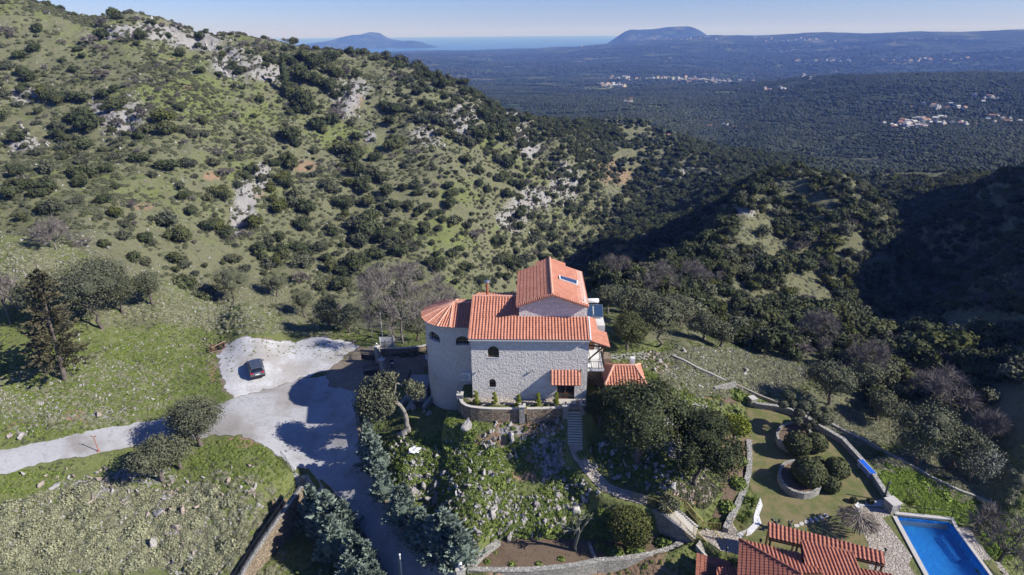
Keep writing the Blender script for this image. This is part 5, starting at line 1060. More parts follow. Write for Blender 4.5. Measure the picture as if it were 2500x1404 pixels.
MB().prism([tuple(lz(u, v, -3.4)[:2]) for u, v in ((1962,1345),(2076,1370),(2110,1470),(1995,1470))], 4.0, [7.35,7.35,6.3,6.3]).build('wall', 'render', lv)
MB().prism([tuple(lz(u, v, -6.3)[:2]) for u, v in ((1706,1362),(1780,1380),(1800,1470),(1700,1470))], 0, 4.6).build('wall', 'render', lv)
# pergola with tile roof
pg = empty('pergola', LO, 0, 'long pergola with a narrow tile roof on dark posts beside the lawn', 'pergola'); A_, B_, C_, D_ = lz(1875,1276,-4.1), lz(2157,1347,-4.1), lz(2161,1378,-4.45), lz(1877,1312,-4.45)
roof_plane('roof', [D_, C_, B_, A_], 'roof_tile_old', pg, wood='brown_wood', pitch=.36)
m = MB(); m.bar(D_-[0, 0, .25], C_-[0, 0, .25], .14); m.bar(A_-[0, 0, .25], B_-[0, 0, .25], .14); m.build('beam', 'brown_wood', pg)
for k in range(5):
    for a, b in ((D_, C_), (A_, B_)):
        q = a+(b-a)*(.02+.24*k); MB().box((q[0], q[1], (q[2]-.3+4)/2), (.14, .14, q[2]-.3-4)).build('post', 'brown_wood', pg)
# ------------------------------------------------------------------ car, people, gate and small things
def loft(m, secs):
    n = len(secs[0]); vs = [p for s in secs for p in s]; fs = [(i*n+k, i*n+(k+1)%n, (i+1)*n+(k+1)%n, (i+1)*n+k) for i in range(len(secs)-1) for k in range(n)]
    m.add(vs, fs+[tuple(range(n))[::-1], tuple(range((len(secs)-1)*n, len(secs)*n))])
def rsec(x, hw, z0, z1, r=.12, tuck=.0):
    return [(x, -hw+.04, z0), (x, -hw, z0+r), (x, -hw+tuck*.3, (z0+z1)/2), (x, -hw+tuck, z1-r*.6), (x, -hw+tuck+r, z1), (x, 0, z1+.02), (x, hw-tuck-r, z1), (x, hw-tuck, z1-r*.6), (x, hw-tuck*.3, (z0+z1)/2), (x, hw, z0+r), (x, hw-.04, z0), (x, 0, z0)]
pr = at_z(630, 927, -5.2); pf = at_z(622, 886, -5.2); 
pr = hit(631, 925); yaw = math.atan2((pf-pr)[1], (pf-pr)[0])
car = empty('parked_car', (0, 0, 0), yaw-R(0), 'metallic grey family car parked alone on the white gravel', 'car'); f_ = np.array([math.cos(yaw), math.sin(yaw)]); car.location = (pr[0]+f_[0]*2.2, pr[1]+f_[1]*2.2, pr[2]+.05); car.scale = (1.15, 1.15, 1.15)
m = MB(); loft(m, [rsec(-2.18, .76, .38, .82, .12), rsec(-2.12, .84, .30, .96, .12), rsec(-1.85, .89, .24, 1.02, .1), rsec(-1.0, .91, .22, 1.02, .08), rsec(.3, .91, .22, .99, .08), rsec(1.0, .90, .22, .96, .1), rsec(1.7, .87, .25, .86, .14), rsec(2.1, .78, .32, .72, .15), rsec(2.22, .62, .38, .6, .1)])
body = m.build('body', 'car_paint', car, True)
def gsec(x, hw, z): return [(x, -hw, .96), (x, -hw+.0, 1.0), (x, -hw+(z-.96)*.30, z-.06), (x, -hw+(z-.96)*.30+.1, z), (x, 0, z+.03), (x, hw-(z-.96)*.30-.1, z), (x, hw-(z-.96)*.30, z-.06), (x, hw, 1.0), (x, hw, .96)]
m = MB(); loft(m, [gsec(-2.02, .80, 1.02), gsec(-1.62, .80, 1.42), gsec(-1.1, .81, 1.53), gsec(-.2, .81, 1.56), gsec(.45, .80, 1.48), gsec(1.15, .78, .99)]); m.build('greenhouse', 'car_glass', car, True)
m = MB(); 
def rsurf(x, hw, z): return [(x, -hw, z), (x, -hw*.5, z+.035), (x, 0, z+.045), (x, hw*.5, z+.035), (x, hw, z)]
pl = [rsurf(-1.68, .60, 1.41), rsurf(-1.1, .64, 1.525), rsurf(-.2, .645, 1.555), rsurf(.42, .63, 1.49)]; vs = [p for s in pl for p in s]+[(x, y, z-.04) for s in pl for x, y, z in s]; k = 20
m.add(vs, [(i*5+j, (i+1)*5+j, (i+1)*5+j+1, i*5+j+1) for i in range(3) for j in range(4)][::1]); m.build('roof_panel', 'car_roof', car, True)
m = MB()
for s2 in (-1, 1):
    m.bar((-1.70, s2*.62, 1.40), (-2.02, s2*.80, 1.0), .09, .07); m.bar((.44, s2*.64, 1.46), (1.12, s2*.78, 1.0), .08, .06); m.bar((-.35, s2*.70, 1.48), (-.35, s2*.83, 1.0), .08, .05); m.bar((-1.2, s2*.69, 1.46), (-1.3, s2*.83, 1.0), .14, .05)
m.bar((-1.72, -.6, 1.42), (-1.72, .6, 1.42), .12, .05); m.build('pillar', 'car_paint', car)
for s2 in (-1, 1):
    MB().bar((-1.5, s2*.56, 1.52), (.2, s2*.56, 1.58), .04).build('roof_rail', 'steel', car); MB().box((-2.1, s2*.62, .92), (.14, .34, .15)).build('tail_light', 'lamp_red', car); MB().box((.75, s2*.98, 1.02), (.14, .2, .14)).build('mirror', 'car_paint', car); MB().box((2.1, s2*.58, .66), (.16, .3, .12)).build('headlight', 'plate', car)
    for x_ in (-1.35, 1.35):
        w_ = MB().tube([(x_, s2*.70, .33), (x_, s2*.72, .33), (x_, s2*.90, .33), (x_, s2*.92, .33)], [.30, .335, .335, .30], 20).build('wheel', 'tyre', car, False); MB().tube([(x_, s2*.80, .33), (x_, s2*.925, .33)], .21, 12).build('rim', 'steel', w_)
MB().box((-2.2, 0, .42), (.12, 1.62, .2)).build('bumper', 'tyre', car); MB().box((-2.2, 0, .74), (.04, .52, .12)).build('licence_plate', 'plate', car)
def person(p, rz, lb, top, low, hold=None, h=1.72):
    root = empty('person', p, rz, lb, 'person'); k = h/1.75
    J_ = dict(pel=(0, 0, .95), wa=(0, 0, 1.12), ch=(0, .01, 1.38), nk=(0, .0, 1.5), hd=(0, -.02, 1.62), tp=(0, -.01, 1.73), hl=(-.1, 0, .9), kl=(-.12, -.03, .5), al=(-.12, .02, .09), fl=(-.13, -.14, .04), hr=(.1, 0, .9), kr=(.12, -.01, .5), ar=(.13, .02, .09), fr=(.14, -.14, .04),
        sl=(-.19, 0, 1.42), el=(-.25, -.04, 1.14), wl=(-.14, -.24, 1.1), gl=(-.08, -.3, 1.12), sr=(.19, 0, 1.42), er=(.25, -.04, 1.14), wr=(.14, -.24, 1.1), gr=(.08, -.3, 1.12))
    ks = list(J_); E_ = [('pel','wa'),('wa','ch'),('ch','nk'),('nk','hd'),('hd','tp'),('pel','hl'),('hl','kl'),('kl','al'),('al','fl'),('pel','hr'),('hr','kr'),('kr','ar'),('ar','fr'),('ch','sl'),('sl','el'),('el','wl'),('wl','gl'),('ch','sr'),('sr','er'),('er','wr'),('wr','gr')]
    rd_ = dict(pel=.15, wa=.135, ch=.15, nk=.06, hd=.10, tp=.075, hl=.10, kl=.065, al=.05, fl=.045, hr=.10, kr=.065, ar=.05, fr=.045, sl=.075, el=.05, wl=.034, gl=.03, sr=.075, er=.05, wr=.034, gr=.03)
    me = bpy.data.meshes.new('person_body'); me.from_pydata([tuple(c*k for c in J_[q]) for q in ks], [(ks.index(a), ks.index(b)) for a, b in E_], []); o = bpy.data.objects.new('body', me); COL.objects.link(o); md = o.modifiers.new('s', 'SKIN')
    for i, q in enumerate(ks): me.skin_vertices[0].data[i].radius = (rd_[q]*k, rd_[q]*k*.8); me.skin_vertices[0].data[i].use_root = (q == 'pel')
    o.modifiers.new('u', 'SUBSURF').levels = 2; dg = bpy.context.evaluated_depsgraph_get(); me2 = bpy.data.meshes.new_from_object(o.evaluated_get(dg)); o.modifiers.clear(); o.data = me2; me2.materials.clear()
    for mt_ in (low, top, 'skin', 'hair'): me2.materials.append(MAT[mt_])
    for f in me2.polygons:
        c_ = f.center/k; f.material_index = 3 if (c_.z > 1.66 or (c_.z > 1.56 and c_.y > .02)) else 2 if (c_.z > 1.5 or (c_.y < -.26 and c_.z > 1)) else 1 if c_.z > .98 else 0
        f.use_smooth = True
    o.parent = root
    for s2 in (-1, 1):
        m = MB()
        for j in range(4): m.tube([((s2*(.085-.005*j))*k, -.30*k, (1.14-.02*j)*k), ((s2*.055)*k, -.34*k, (1.13-.02*j)*k), (s2*.03*k, -.33*k, (1.12-.02*j)*k)], .010, 5)
        m.tube([(s2*.08*k, -.29*k, 1.15*k), (s2*.06*k, -.30*k, 1.19*k)], .011, 5); m.build('hand', 'skin', root)
    m = MB(); m.tube([(0, -.125*k, 1.65*k), (0, -.15*k, 1.615*k)], [.008, .016], 5); m.build('nose', 'skin', root); m = MB(); [m.ball((s2*.035*k, -.112*k, 1.655*k), .011, 1) for s2 in (-1, 1)]; m.build('eyes', 'dark_iron', root)
    return root
p = hit(958, 900); pp = person(p, R(20), 'person in dark clothes standing on the path inside the gate holding something pale', 'dark_cloth', 'dark_cloth')
t = MB().box((0, -.36, 1.1), (.26, .03, .2), rx=-.5).build('sheet_of_paper', 'white_cloth', loc=p, rz=R(20)); meta(t, 'pale sheet held in both hands by the person in dark clothes', 'paper')
# gate pillars, gate, fence, light pole
def gpillar(u, v, vt, lb, s2=.6, mat='rubble_pale'):
    p = hit(u, v); h = max(1.6, top_z(p, vt)-p[2]); t = empty('gate_pillar', (p[0], p[1], p[2]-.4), R(-25), lb, 'pillar'); MB().box((0, 0, (h+.4)/2), (s2, s2, h+.4)).build('shaft', mat, t); MB().box((0, 0, h+.45), (s2+.16, s2+.16, .12)).build('cap', 'stone_cap', t); l_ = MB().lathe([(.05, 0), (.05, .15), (.12, .2), (.12, .4), (.03, .5)], 8, (0, 0, h+.5)).build('lantern', 'steel', t); return p, h
gp1, gh1 = gpillar(924, 884, 846, 'gate pillar of pale stone on the far side of the driveway gate'); gp2, gh2 = gpillar(936, 915, 878, 'shaded gate pillar nearest the old olive tree')
gd = gp1-gp2; 
def gate_leaf(base_, dirn, L_, lb):
    rz = math.atan2(dirn[1], dirn[0]); t = empty('driveway_gate', base_+[0, 0, .1], rz, lb, 'gate', 'leaves of the open driveway gate'); m = MB()
    for z_ in (.1, .9, 1.7): m.bar((0, 0, z_), (L_, 0, z_), .06)
    for x_ in (0, L_): m.bar((x_, 0, .05), (x_, 0, 1.75), .08)
    m.build('gate_frame', 'dark_iron', t); m = MB(); k = int(L_/.14); [m.bar((L_*i/k, 0, .1), (L_*i/k, 0, 1.7), .03) for i in range(1, k)]; m.build('bars', 'dark_iron', t)
    MB().box((L_/2, 0, .5), (L_-.1, .02, .75)).build('gate_panel', 'dark_iron', t)
gate_leaf(gp1, np.array([-.98, .2, 0]), 2.6, 'black driveway gate leaf swung open at the far pillar'); gate_leaf(gp2, np.array([-.95, -.3, 0]), 2.6, 'black driveway gate leaf swung open at the shaded pillar')
yw = [(929,853),(960,853),(1000,851),(1030,847),(1050,842)]; yp = [hit(u, v+14) for u, v in yw]; zz = [p[2] for p in yp]; ribbon_wall('yard_wall', [p[:2] for p in yp], [z-.6 for z in zz], [z+1.15 for z in zz], .4, 'rubble_tan', label='rubble wall with a pale coping behind the entrance yard', caph=.06)
railing('iron_fence', [p+[0, 0, 1.2] for p in yp], .95, 'steel', 'light grey metal fence standing on the entrance yard wall', step=.2, cat='fence')
b0_ = yp[0]+[0, .6, 1.0]; b1_ = yp[1]+[.2, .6, 1.0]; d = b1_-b0_; t = empty('fence_panel', b0_, math.atan2(d[1], d[0]), 'pale solid metal gate panel above the yard wall beside the light pole', 'gate'); L_ = math.hypot(d[0], d[1]); MB().box((L_/2, 0, .9), (L_, .05, 1.7)).build('panel', 'grey_plastic', t); m = MB(); [m.bar((x_, -.06, 0), (x_, -.06, 1.85), .1) for x_ in (0, L_)]; m.build('post', 'white_paint', t)
p = hit(936, 842); h = max(3.5, top_z(p, 763)-p[2]); t = empty('light_pole', p, 0, 'tall thin white pole beside the entrance gate', 'pole'); MB().tube([(0, 0, -.3), (0, 0, h)], [.06, .045], 8).build('mast', 'white_paint', t); MB().tube([(0, 0, h-.05), (0, 0, h+.25)], .07, 8).build('lamp_head', 'grey_plastic', t)
# yard: retaining strips, balcony by the tower, pots
for k, (a, b) in enumerate((((1008,942),(977,992)),((1031,940),(995,1000)),((1056,962),(1034,996)))):
    A_ = at_z(*a, -2.8); B_ = at_z(*b, -3.8); ribbon_wall('yard_kerb', [A_[:2], B_[:2]], [-5.5, -5.5], [-2.8, -3.5], .38, 'pale_concrete', cap=False, label=['leftmost sloping concrete strip in the shade by the old olive', 'middle sloping concrete strip in the shaded yard', 'sloping concrete strip right against the tower'][k], cat='kerb')
for k, (u0, v0, u1, v1) in enumerate([(1005,955,985,990),(1045,955,1015,992)]):
    P_ = [at_z(u, v, -3.86)[:2] for u, v in ((u0-8,v0),(u0+14,v0),(u1+16,v1),(u1-8,v1))]; drape('yard_soil', [tuple(q) for q in P_], 'bed_soil', .05, .6)
bp = hpoly([(-9.2, 4.8), (-6.5, 4.8), (-6.4, 8.5), (-9.2, 8.5)]); t = empty('entrance_landing', (0, 0, 0), 0, 'raised landing with black railing against the left of the tower', 'landing'); MB().prism(bp, -5, -2.0).build('slab', 'pale_concrete', t)
railing('railing', [HW(-9.1, 8.3, -2), HW(-9.1, 4.9, -2), HW(-6.6, 4.9, -2)], 1.0, 'dark_iron', 'black railing of the shaded landing beside the tower', step=.16)
railing('railing', [HW(-6.5, 8.6, -2), HW(-8.6, 12, -3.2)], .9, 'brown_wood', 'brown handrail climbing from the yard to the tower', step=.4)
# rusty frame by the gravel
p = hit(537, 850); t = empty('scrap_trailer', p, R(28), 'rusty metal trailer frame lying at the edge of the white gravel', 'trailer'); m = MB()
for y_ in (-.8, .8): m.bar((-1.4, y_, .3), (1.4, y_, .35), .14)
for x_ in (-1.4, -.7, 0, .7, 1.4): m.bar((x_, -.8, .33), (x_, .8, .33), .1)
m.bar((1.4, 0, .33), (2.3, 0, .25), .1); m.build('frame', 'rust', t); m = MB(); m.bar((-1.5, -.9, .05), (1.2, -1.1, .15), .12); m.bar((-1.2, -.5, .6), (1.0, .7, .75), .1); m.build('loose_beam', 'pale_wood', t)
for y_ in (-.9, .9): MB().tube([(0, y_-.1, .3), (0, y_+.1, .3)], .3, 12).build('wheel', 'tyre', t)
# red hydrant stand on the left road
p = hit(241, 1103); h = top_z(p, 1066)-p[2]; t = empty('standpipe', p, 0, 'thin red standpipe with a forked top beside the left road', 'standpipe'); MB().tube([(0, 0, -.1), (0, 0, h)], [.06, .04], 7).build('pipe', 'red_post', t); m = MB(); m.bar((-.3, 0, h), (.3, 0, h), .05); m.bar((-.28, 0, h), (-.28, 0, h+.2), .05); m.bar((.28, 0, h), (.28, 0, h+.15), .05); m.build('outlet', 'terracotta', t)
MB().tube([(0, 0, .0), (0, 0, .18)], .16, 8).build('base', 'red_post', t)
# utility pole at the bottom
p = at_z(984, 1432, -11.3); h = top_z(p, 1354)-p[2]; t = empty('utility_pole', p, 0, 'slim grey metal pole with a thinner one beside it at the bottom of the road', 'pole'); MB().tube([(0, 0, -.5), (0, 0, h)], .07, 8).build('mast', 'grey_plastic', t); MB().tube([(-.25, .1, -.5), (-.22, .1, h-.6)], .025, 6).build('stay', 'steel', t); MB().ball((0, 0, h), .11, 2).build('cap', 'white_paint', t)
# white cloth on the rocks
p = hit(1015, 1101); g = np.random.default_rng(9); n = 9; xs, ys = np.meshgrid(np.linspace(-.95, .95, n), np.linspace(-.8, .8, n)); pz = .28+.16*np.sin(xs*5+1)*np.cos(ys*4)+g.normal(0, .05, xs.shape); V = np.stack([xs*.8*(1+.15*np.sin(ys*3))+.3*ys, ys*.8, pz-.25*np.abs(xs*ys)], -1).reshape(-1, 3); i = np.arange((n-1)*(n-1)); a = i//(n-1)*n+i%(n-1)
o = bpy.data.objects.new('white_sheet', np_mesh('sheet', V, np.stack([a, a+1, a+n+1, a+n], 1), ['white_cloth'])); COL.objects.link(o); o.location = p; sm = o.modifiers.new('t', 'SOLIDIFY'); sm.thickness = .04; o.modifiers.new('s', 'SUBSURF').levels = 1; meta(o, 'crumpled white sheet lying on the rocks below the terrace', 'cloth')
# ------------------------------------------------------------------ rocks
def rock_mesh(seed, mat='limestone', jag=.33):
    g = np.random.default_rng(seed); bm = bmesh.new(); bmesh.ops.create_icosphere(bm, subdivisions=3, radius=1); V = np.array([v.co[:] for v in bm.verts]); F3 = np.array([[v.index for v in f.verts] for f in bm.faces]); bm.free()
    for _ in range(16): d = unit(g.normal(size=3)); k = g.uniform(.28, .75); h = V@d; V = np.where((h > k)[:, None], V-d*(h-k)[:, None]*.96, V)
    V *= (1+jag*1.6*(fbm(V[:, 0]*3.1+seed, V[:, 1]*3.1+V[:, 2]*2.3, seed, 3)))[:, None]; V[:, 0] += V[:, 2]*g.uniform(-.4, .4); V[:, 2] += .45*np.maximum(0, fbm(V[:, 0]*2.5+seed, V[:, 1]*2.5, seed+5, 2))*(V[:, 2] > 0); V *= np.array([1, g.uniform(.5, .9), g.uniform(.7, 1.4)]); return np_mesh('rock', V, F3, [mat])
RM = [rock_mesh(300+i) for i in range(8)]; RT = [rock_mesh(320+i, 'tan_rock') for i in range(4)]
def put(mesh, name, p, s, rz, label=None, cat=None, group=None, rx=0., ry=0.):
    o = bpy.data.objects.new(name, mesh); COL.objects.link(o); o.location = [float(q) for q in p]; o.scale = [float(q) for q in (s if hasattr(s, '__len__') else (s, s, s))]; o.rotation_euler = (rx, ry, rz); return meta(o, label, cat, group)
ROCKS = [(1134,1045,42),(1147,1150,20),(1150,1188,30),(1197,1157,20),(1176,1206,22),(1197,1206,22),(1161,1241,26),(1203,1254,32),(1241,1172,18),(1275,1262,20),(1270,1288,28),(1243,1282,30),(1247,1304,42),(1332,1277,24),(1374,1272,24),(1250,1064,24),(1244,1040,18),(1260,1117,22),(1172,1302,32),(1158,1328,22),(1042,1166,28),(1036,1192,34),(1066,1186,28),(1016,1202,32),(1051,1222,34),(1092,1080,18),(1060,1136,16),(1136,1272,18),(985,1062,44),(955,1095,16),
 (1312,1230,26),(1410,1250,34),(1425,1222,30),(1100,1228,22),(1085,1242,24),(1115,1210,18),(1300,1300,26),(1220,1300,20),(1345,1225,18),(1365,1210,24),(1468,1085,26),(1455,1140,22),(1500,1170,26),(1535,1165,22),(1580,1195,30),(1640,1190,30),(1650,1025,34),(1640,985,22),(1712,948,18),(1635,1010,28),(1660,1045,24),(1690,1075,20),(1622,1080,20),(1600,905,16),(1650,905,12),(1612,885,22),(1625,900,20),(1005,1240,24),(985,1215,22),(1130,1000,24),(1150,1012,18),(1010,1000,24),(1035,1005,20),(1050,1010,22),
 (1340,1010,24),(1360,1030,26),(1345,1060,22),(1330,1045,18),(1300,1175,16),(1460,1205,20),(1820,905,26),(1815,915,18),(1670,860,18),(1655,850,18),(1735,960,14),(1760,990,14)]
g = np.random.default_rng(31); nrock = 0; RG = 'grey limestone boulders of the rock garden below the villa'
P3 = interp_hit([r[0] for r in ROCKS], [r[1] for r in ROCKS])
for (u, v, w_), p in zip(ROCKS, P3):
    s2 = w_*((p-CAM)@fw)/F/2*1.05; put(RM[nrock % 8], 'boulder', p+[0, 0, s2*.12], (s2, s2*g.uniform(.8, 1.1), s2*g.uniform(.9, 1.3)), g.uniform(0, 6), 'jagged grey-white limestone boulder among the weeds below the stone villa', 'boulder', RG, g.uniform(-.3, .3)); nrock += 1
def px_fill(els, n, seed):
    g = np.random.default_rng(seed); w_ = np.array([e[2]*e[3]*(e[4] if len(e) > 4 else 1) for e in els], float); k = g.choice(len(els), n, p=w_/w_.sum()); a = g.uniform(0, 6.283, n); r = np.sqrt(g.uniform(0, 1, n)); E_ = np.array([e[:4] for e in els], float)[k]
    return interp_hit(E_[:, 0]+E_[:, 2]*r*np.cos(a), E_[:, 1]+E_[:, 3]*r*np.sin(a))
def free_of(P, polys, d=.3):
    ok = ~np.isnan(P[:, 0])
    for q in polys: ok &= ~(pip(q, P[:, 0], P[:, 1]) | (pdist(q, P[:, 0], P[:, 1]) < d))
    return P[ok]
PP = strip_poly(PATHL, 1.1); AVOID = [PARK, ROADL, DIRT1, LAWN, BED, TERR, LANDING, PP, YARD]
KN = [(1060,1200,80,60,1.2),(1180,1240,110,80),(1290,1270,90,60),(1130,1130,110,60,.6),(1230,1080,60,50,.5),(1380,1200,60,60),(1480,1130,60,60,.5),(1640,1120,100,80,.7),(1330,1080,60,60,.7),(990,1120,40,60),(1670,960,90,60,.6),(1000,1200,30,60,1.4)]
A = free_of(px_fill(KN, 170, 5), AVOID)[:150]
for p in A: s2 = g.uniform(.22, .55); put(RM[nrock % 8], 'boulder', p+[0, 0, s2*.1], (s2, s2*.9, s2*g.uniform(.8, 1.5)), g.uniform(0, 6), 'jagged grey-white limestone boulder among the weeds below the stone villa', 'boulder', RG, g.uniform(-.3, .3)); nrock += 1
LL_ = [(330,1200,150,60),(440,1260,70,90,1.5),(400,1330,80,60),(210,1180,120,40),(560,1180,90,50,.6),(640,1240,50,50,.7)]
BIG = [(388,1252,38),(360,1258,30),(420,1248,34),(378,1330,44),(300,1180,28),(260,1175,30),(130,1195,30),(265,1235,28),(430,1290,30),(395,1275,22),(450,1255,40),(60,1290,24),(75,1278,26),(350,1370,22),(50,1372,20),(58,1160,22),(100,1185,22),(240,1015,30),(50,1072,30),(25,1065,22),(560,1172,18),(590,1190,16),(620,1210,20),(480,1240,30),(410,1220,26),(530,1195,16)]
P3 = interp_hit([r[0] for r in BIG], [r[1] for r in BIG])
for i, ((u, v, w_), p) in enumerate(zip(BIG, P3)): s2 = w_*((p-CAM)@fw)/F/2*1.1; put((RT if i % 3 else RM)[i % 4], 'fallen_rock', p+[0, 0, s2*.15], (s2, s2*.9, s2*.8), g.uniform(0, 6), 'blocky pinkish-grey rock on the rubble slope below the left road', 'rock', 'fallen rocks on the slope below the left road', g.uniform(-.4, .4))
A = free_of(px_fill(LL_, 230, 6), AVOID)[:200]
for i, p in enumerate(A): s2 = g.uniform(.2, .5); put((RT if i % 3 else RM)[i % 4], 'fallen_rock', p+[0, 0, s2*.15], (s2, s2*.9, s2*.8), g.uniform(0, 6), 'blocky pinkish-grey rock on the rubble slope below the left road', 'rock', 'fallen rocks on the slope below the left road', g.uniform(-.4, .4))
# ------------------------------------------------------------------ trees near the house
def tree(name, p, cm, tm, rz, label, cat='tree', group=None, s=1.0):
    root = empty(name, p, rz, label, cat, group); root.scale = (s, s, s)
    for nm, me in (('crown', cm), ('trunk', tm)): o = bpy.data.objects.new(nm, me); COL.objects.link(o); o.parent = root
    return root
def bigtree(name, base, w_, h, leafm, label, seed, nl=12, n=5000, leaf=.16, core=.74, spread=.68, lr=(.26, .42), out=.8, fuzz=.14, zc=None, bark='bark', group=None, tr=.22):
    rx = w_/2; rz = h*.42; cm, tm = tree_meshes(name+str(seed), seed, rx, rz, zc or h*.58, nl, n, leaf, leafm, bark, core, spread, lr, False, True, out, fuzz, tr); return tree(name, base, cm, tm, 0, label, group=group)
def W(px, p): return px*((p-CAM)@fw)/F
def near(name, u, v, wpx_, hpx_, leafm, label, seed, **k):
    k['n'] = int(k.get('n', 5000)*1.8); k['leaf'] = k.get('leaf', .16)*.74
    p = hit(u, v); w_ = W(wpx_, p); h = W(hpx_, p)*1.12; return bigtree(name, p-[0, 0, .1], w_, h, leafm, label, seed, **k)
near('evergreen_oak', 1555, 1125, 285, 215, 'oak_leaf', 'largest dark evergreen oak spreading over the rock garden in front of the tiled outbuilding', 401, nl=20, n=13000, leaf=.15, spread=.8, lr=(.20, .36), tr=.35, core=.7)
near('evergreen_oak', 1695, 1185, 235, 205, 'oak_leaf', 'grey-green evergreen oak leaning over the rock face left of the lawn', 402, nl=16, n=9000, leaf=.14, spread=.8, lr=(.2, .36), core=.66)
near('evergreen_oak', 1462, 1040, 90, 95, 'oak_leaf', 'small dark oak between the terrace steps and the big oak', 403, nl=8, n=3500, leaf=.13)
near('evergreen_oak', 1530, 855, 115, 100, 'oak_leaf', 'glossy dark tree behind the tiled outbuilding roof', 404, nl=10, n=5000, leaf=.14, lr=(.25, .42))
near('evergreen_oak', 1530, 1335, 150, 110, 'oak_leaf_warm', 'bushy green oak standing in the planting bed under the stairs', 405, nl=12, n=6500, leaf=.13, core=.66)
near('evergreen_oak', 1622, 1262, 70, 60, 'olive_leaf', 'slender tree crowding the upper gold railing', 406, nl=7, n=2200, leaf=.12, core=.5)
near('laurel_tree', 1790, 1085, 80, 95, 'gold_leaf', 'yellow-green airy young tree between the rocks and the lawn corner', 407, nl=9, n=3200, leaf=.12, core=0, fuzz=.25)
near('olive_tree', 492, 1088, 165, 135, 'olive_leaf', 'grey-green olive tree standing over the left road with its shadow on the asphalt', 410, nl=13, n=7000, leaf=.13, core=.62, fuzz=.2, tr=.25)
near('olive_tree', 395, 1172, 140, 115, 'olive_leaf', 'lower olive tree on the bank just left of the road olive', 411, nl=10, n=5000, leaf=.13, core=.62, fuzz=.2)
near('olive_tree', 445, 1140, 125, 95, 'olive_leaf', 'bushy olive growing between the two roadside olives', 412, nl=8, n=3000, leaf=.13, core=.62, fuzz=.2)
near('olive_tree', 245, 805, 225, 185, 'maquis_leaf', 'biggest dark olive tree behind the leaning conifer at the far left', 413, nl=16, n=8000, leaf=.16, core=.66, fuzz=.2)
near('olive_tree', 120, 790, 130, 130, 'maquis_leaf', 'dark olive close behind the conifer on its left side', 417, nl=10, n=4000, leaf=.15, core=.66, fuzz=.2)
near('olive_tree', 300, 765, 120, 105, 'maquis_leaf', 'dark olive on the right flank of the biggest one', 418, nl=10, n=4000, leaf=.15, core=.66, fuzz=.2)
near('olive_tree', 372, 742, 85, 85, 'olive_leaf', 'small rounded olive with a visible bare trunk on the open slope', 414, nl=8, n=3000, leaf=.14, core=.6, fuzz=.2)
near('olive_tree', 572, 742, 120, 95, 'olive_leaf', 'broad pale olive on the crest above the white gravel', 415, nl=11, n=4500, leaf=.15, core=.62, fuzz=.2)
near('olive_tree', 678, 725, 80, 65, 'olive_leaf', 'low olive on the crest right of the broad pale one', 416, nl=8, n=2600, leaf=.15, core=.6, fuzz=.2)
for i, (u, v, a, b) in enumerate(((745,775,90,70),(800,800,90,75),(850,815,85,70),(905,800,100,85),(960,815,100,90),(1020,830,70,70))): near('olive_tree', u, v, a, b, 'olive_leaf', 'grey-green olive in the row behind the white gravel and entrance gate', 420+i, nl=8, n=2600, leaf=.15, core=.6, fuzz=.22, group='row of olives behind the gravel')
for i, (u, v, a, b, lb) in enumerate(((1610,850,165,140,'widest grey olive with a forked trunk on the slope right of the villa'),(1480,765,80,75,'olive just above the solar water heater'),(1530,790,90,100,'tall pale olive behind the solar panels'),(1575,775,80,70,'small olive half hidden behind the wide grey olive'),(1660,795,90,80,'olive right of the wide grey olive'),(1715,835,80,75,'olive above the upper boundary wall'),(1760,850,80,70,'last olive of the group above the boundary wall'),
    (2020,985,150,110,'soft feathery olive above the lawn wall'),(2140,1030,90,90,'small feathery olive beyond the lower boundary wall'),(2235,1145,190,170,'big feathery olive with a dark forked trunk beyond the long boundary wall'),(2320,1150,130,130,'olive right behind the big feathery one'),(2110,960,90,80,'olive between the feathery ones on the slope'))): near('olive_tree', u, v, a, b, 'olive_leaf', lb, 430+i, nl=11, n=4200, leaf=.15, core=.58, fuzz=.22)
near('almond_tree', 2370, 1185, 120, 110, 'pale_leaf', 'pale silvery tree with a dark leaning trunk beyond the boundary wall', 450, nl=10, n=2400, leaf=.13, core=0, fuzz=.3)
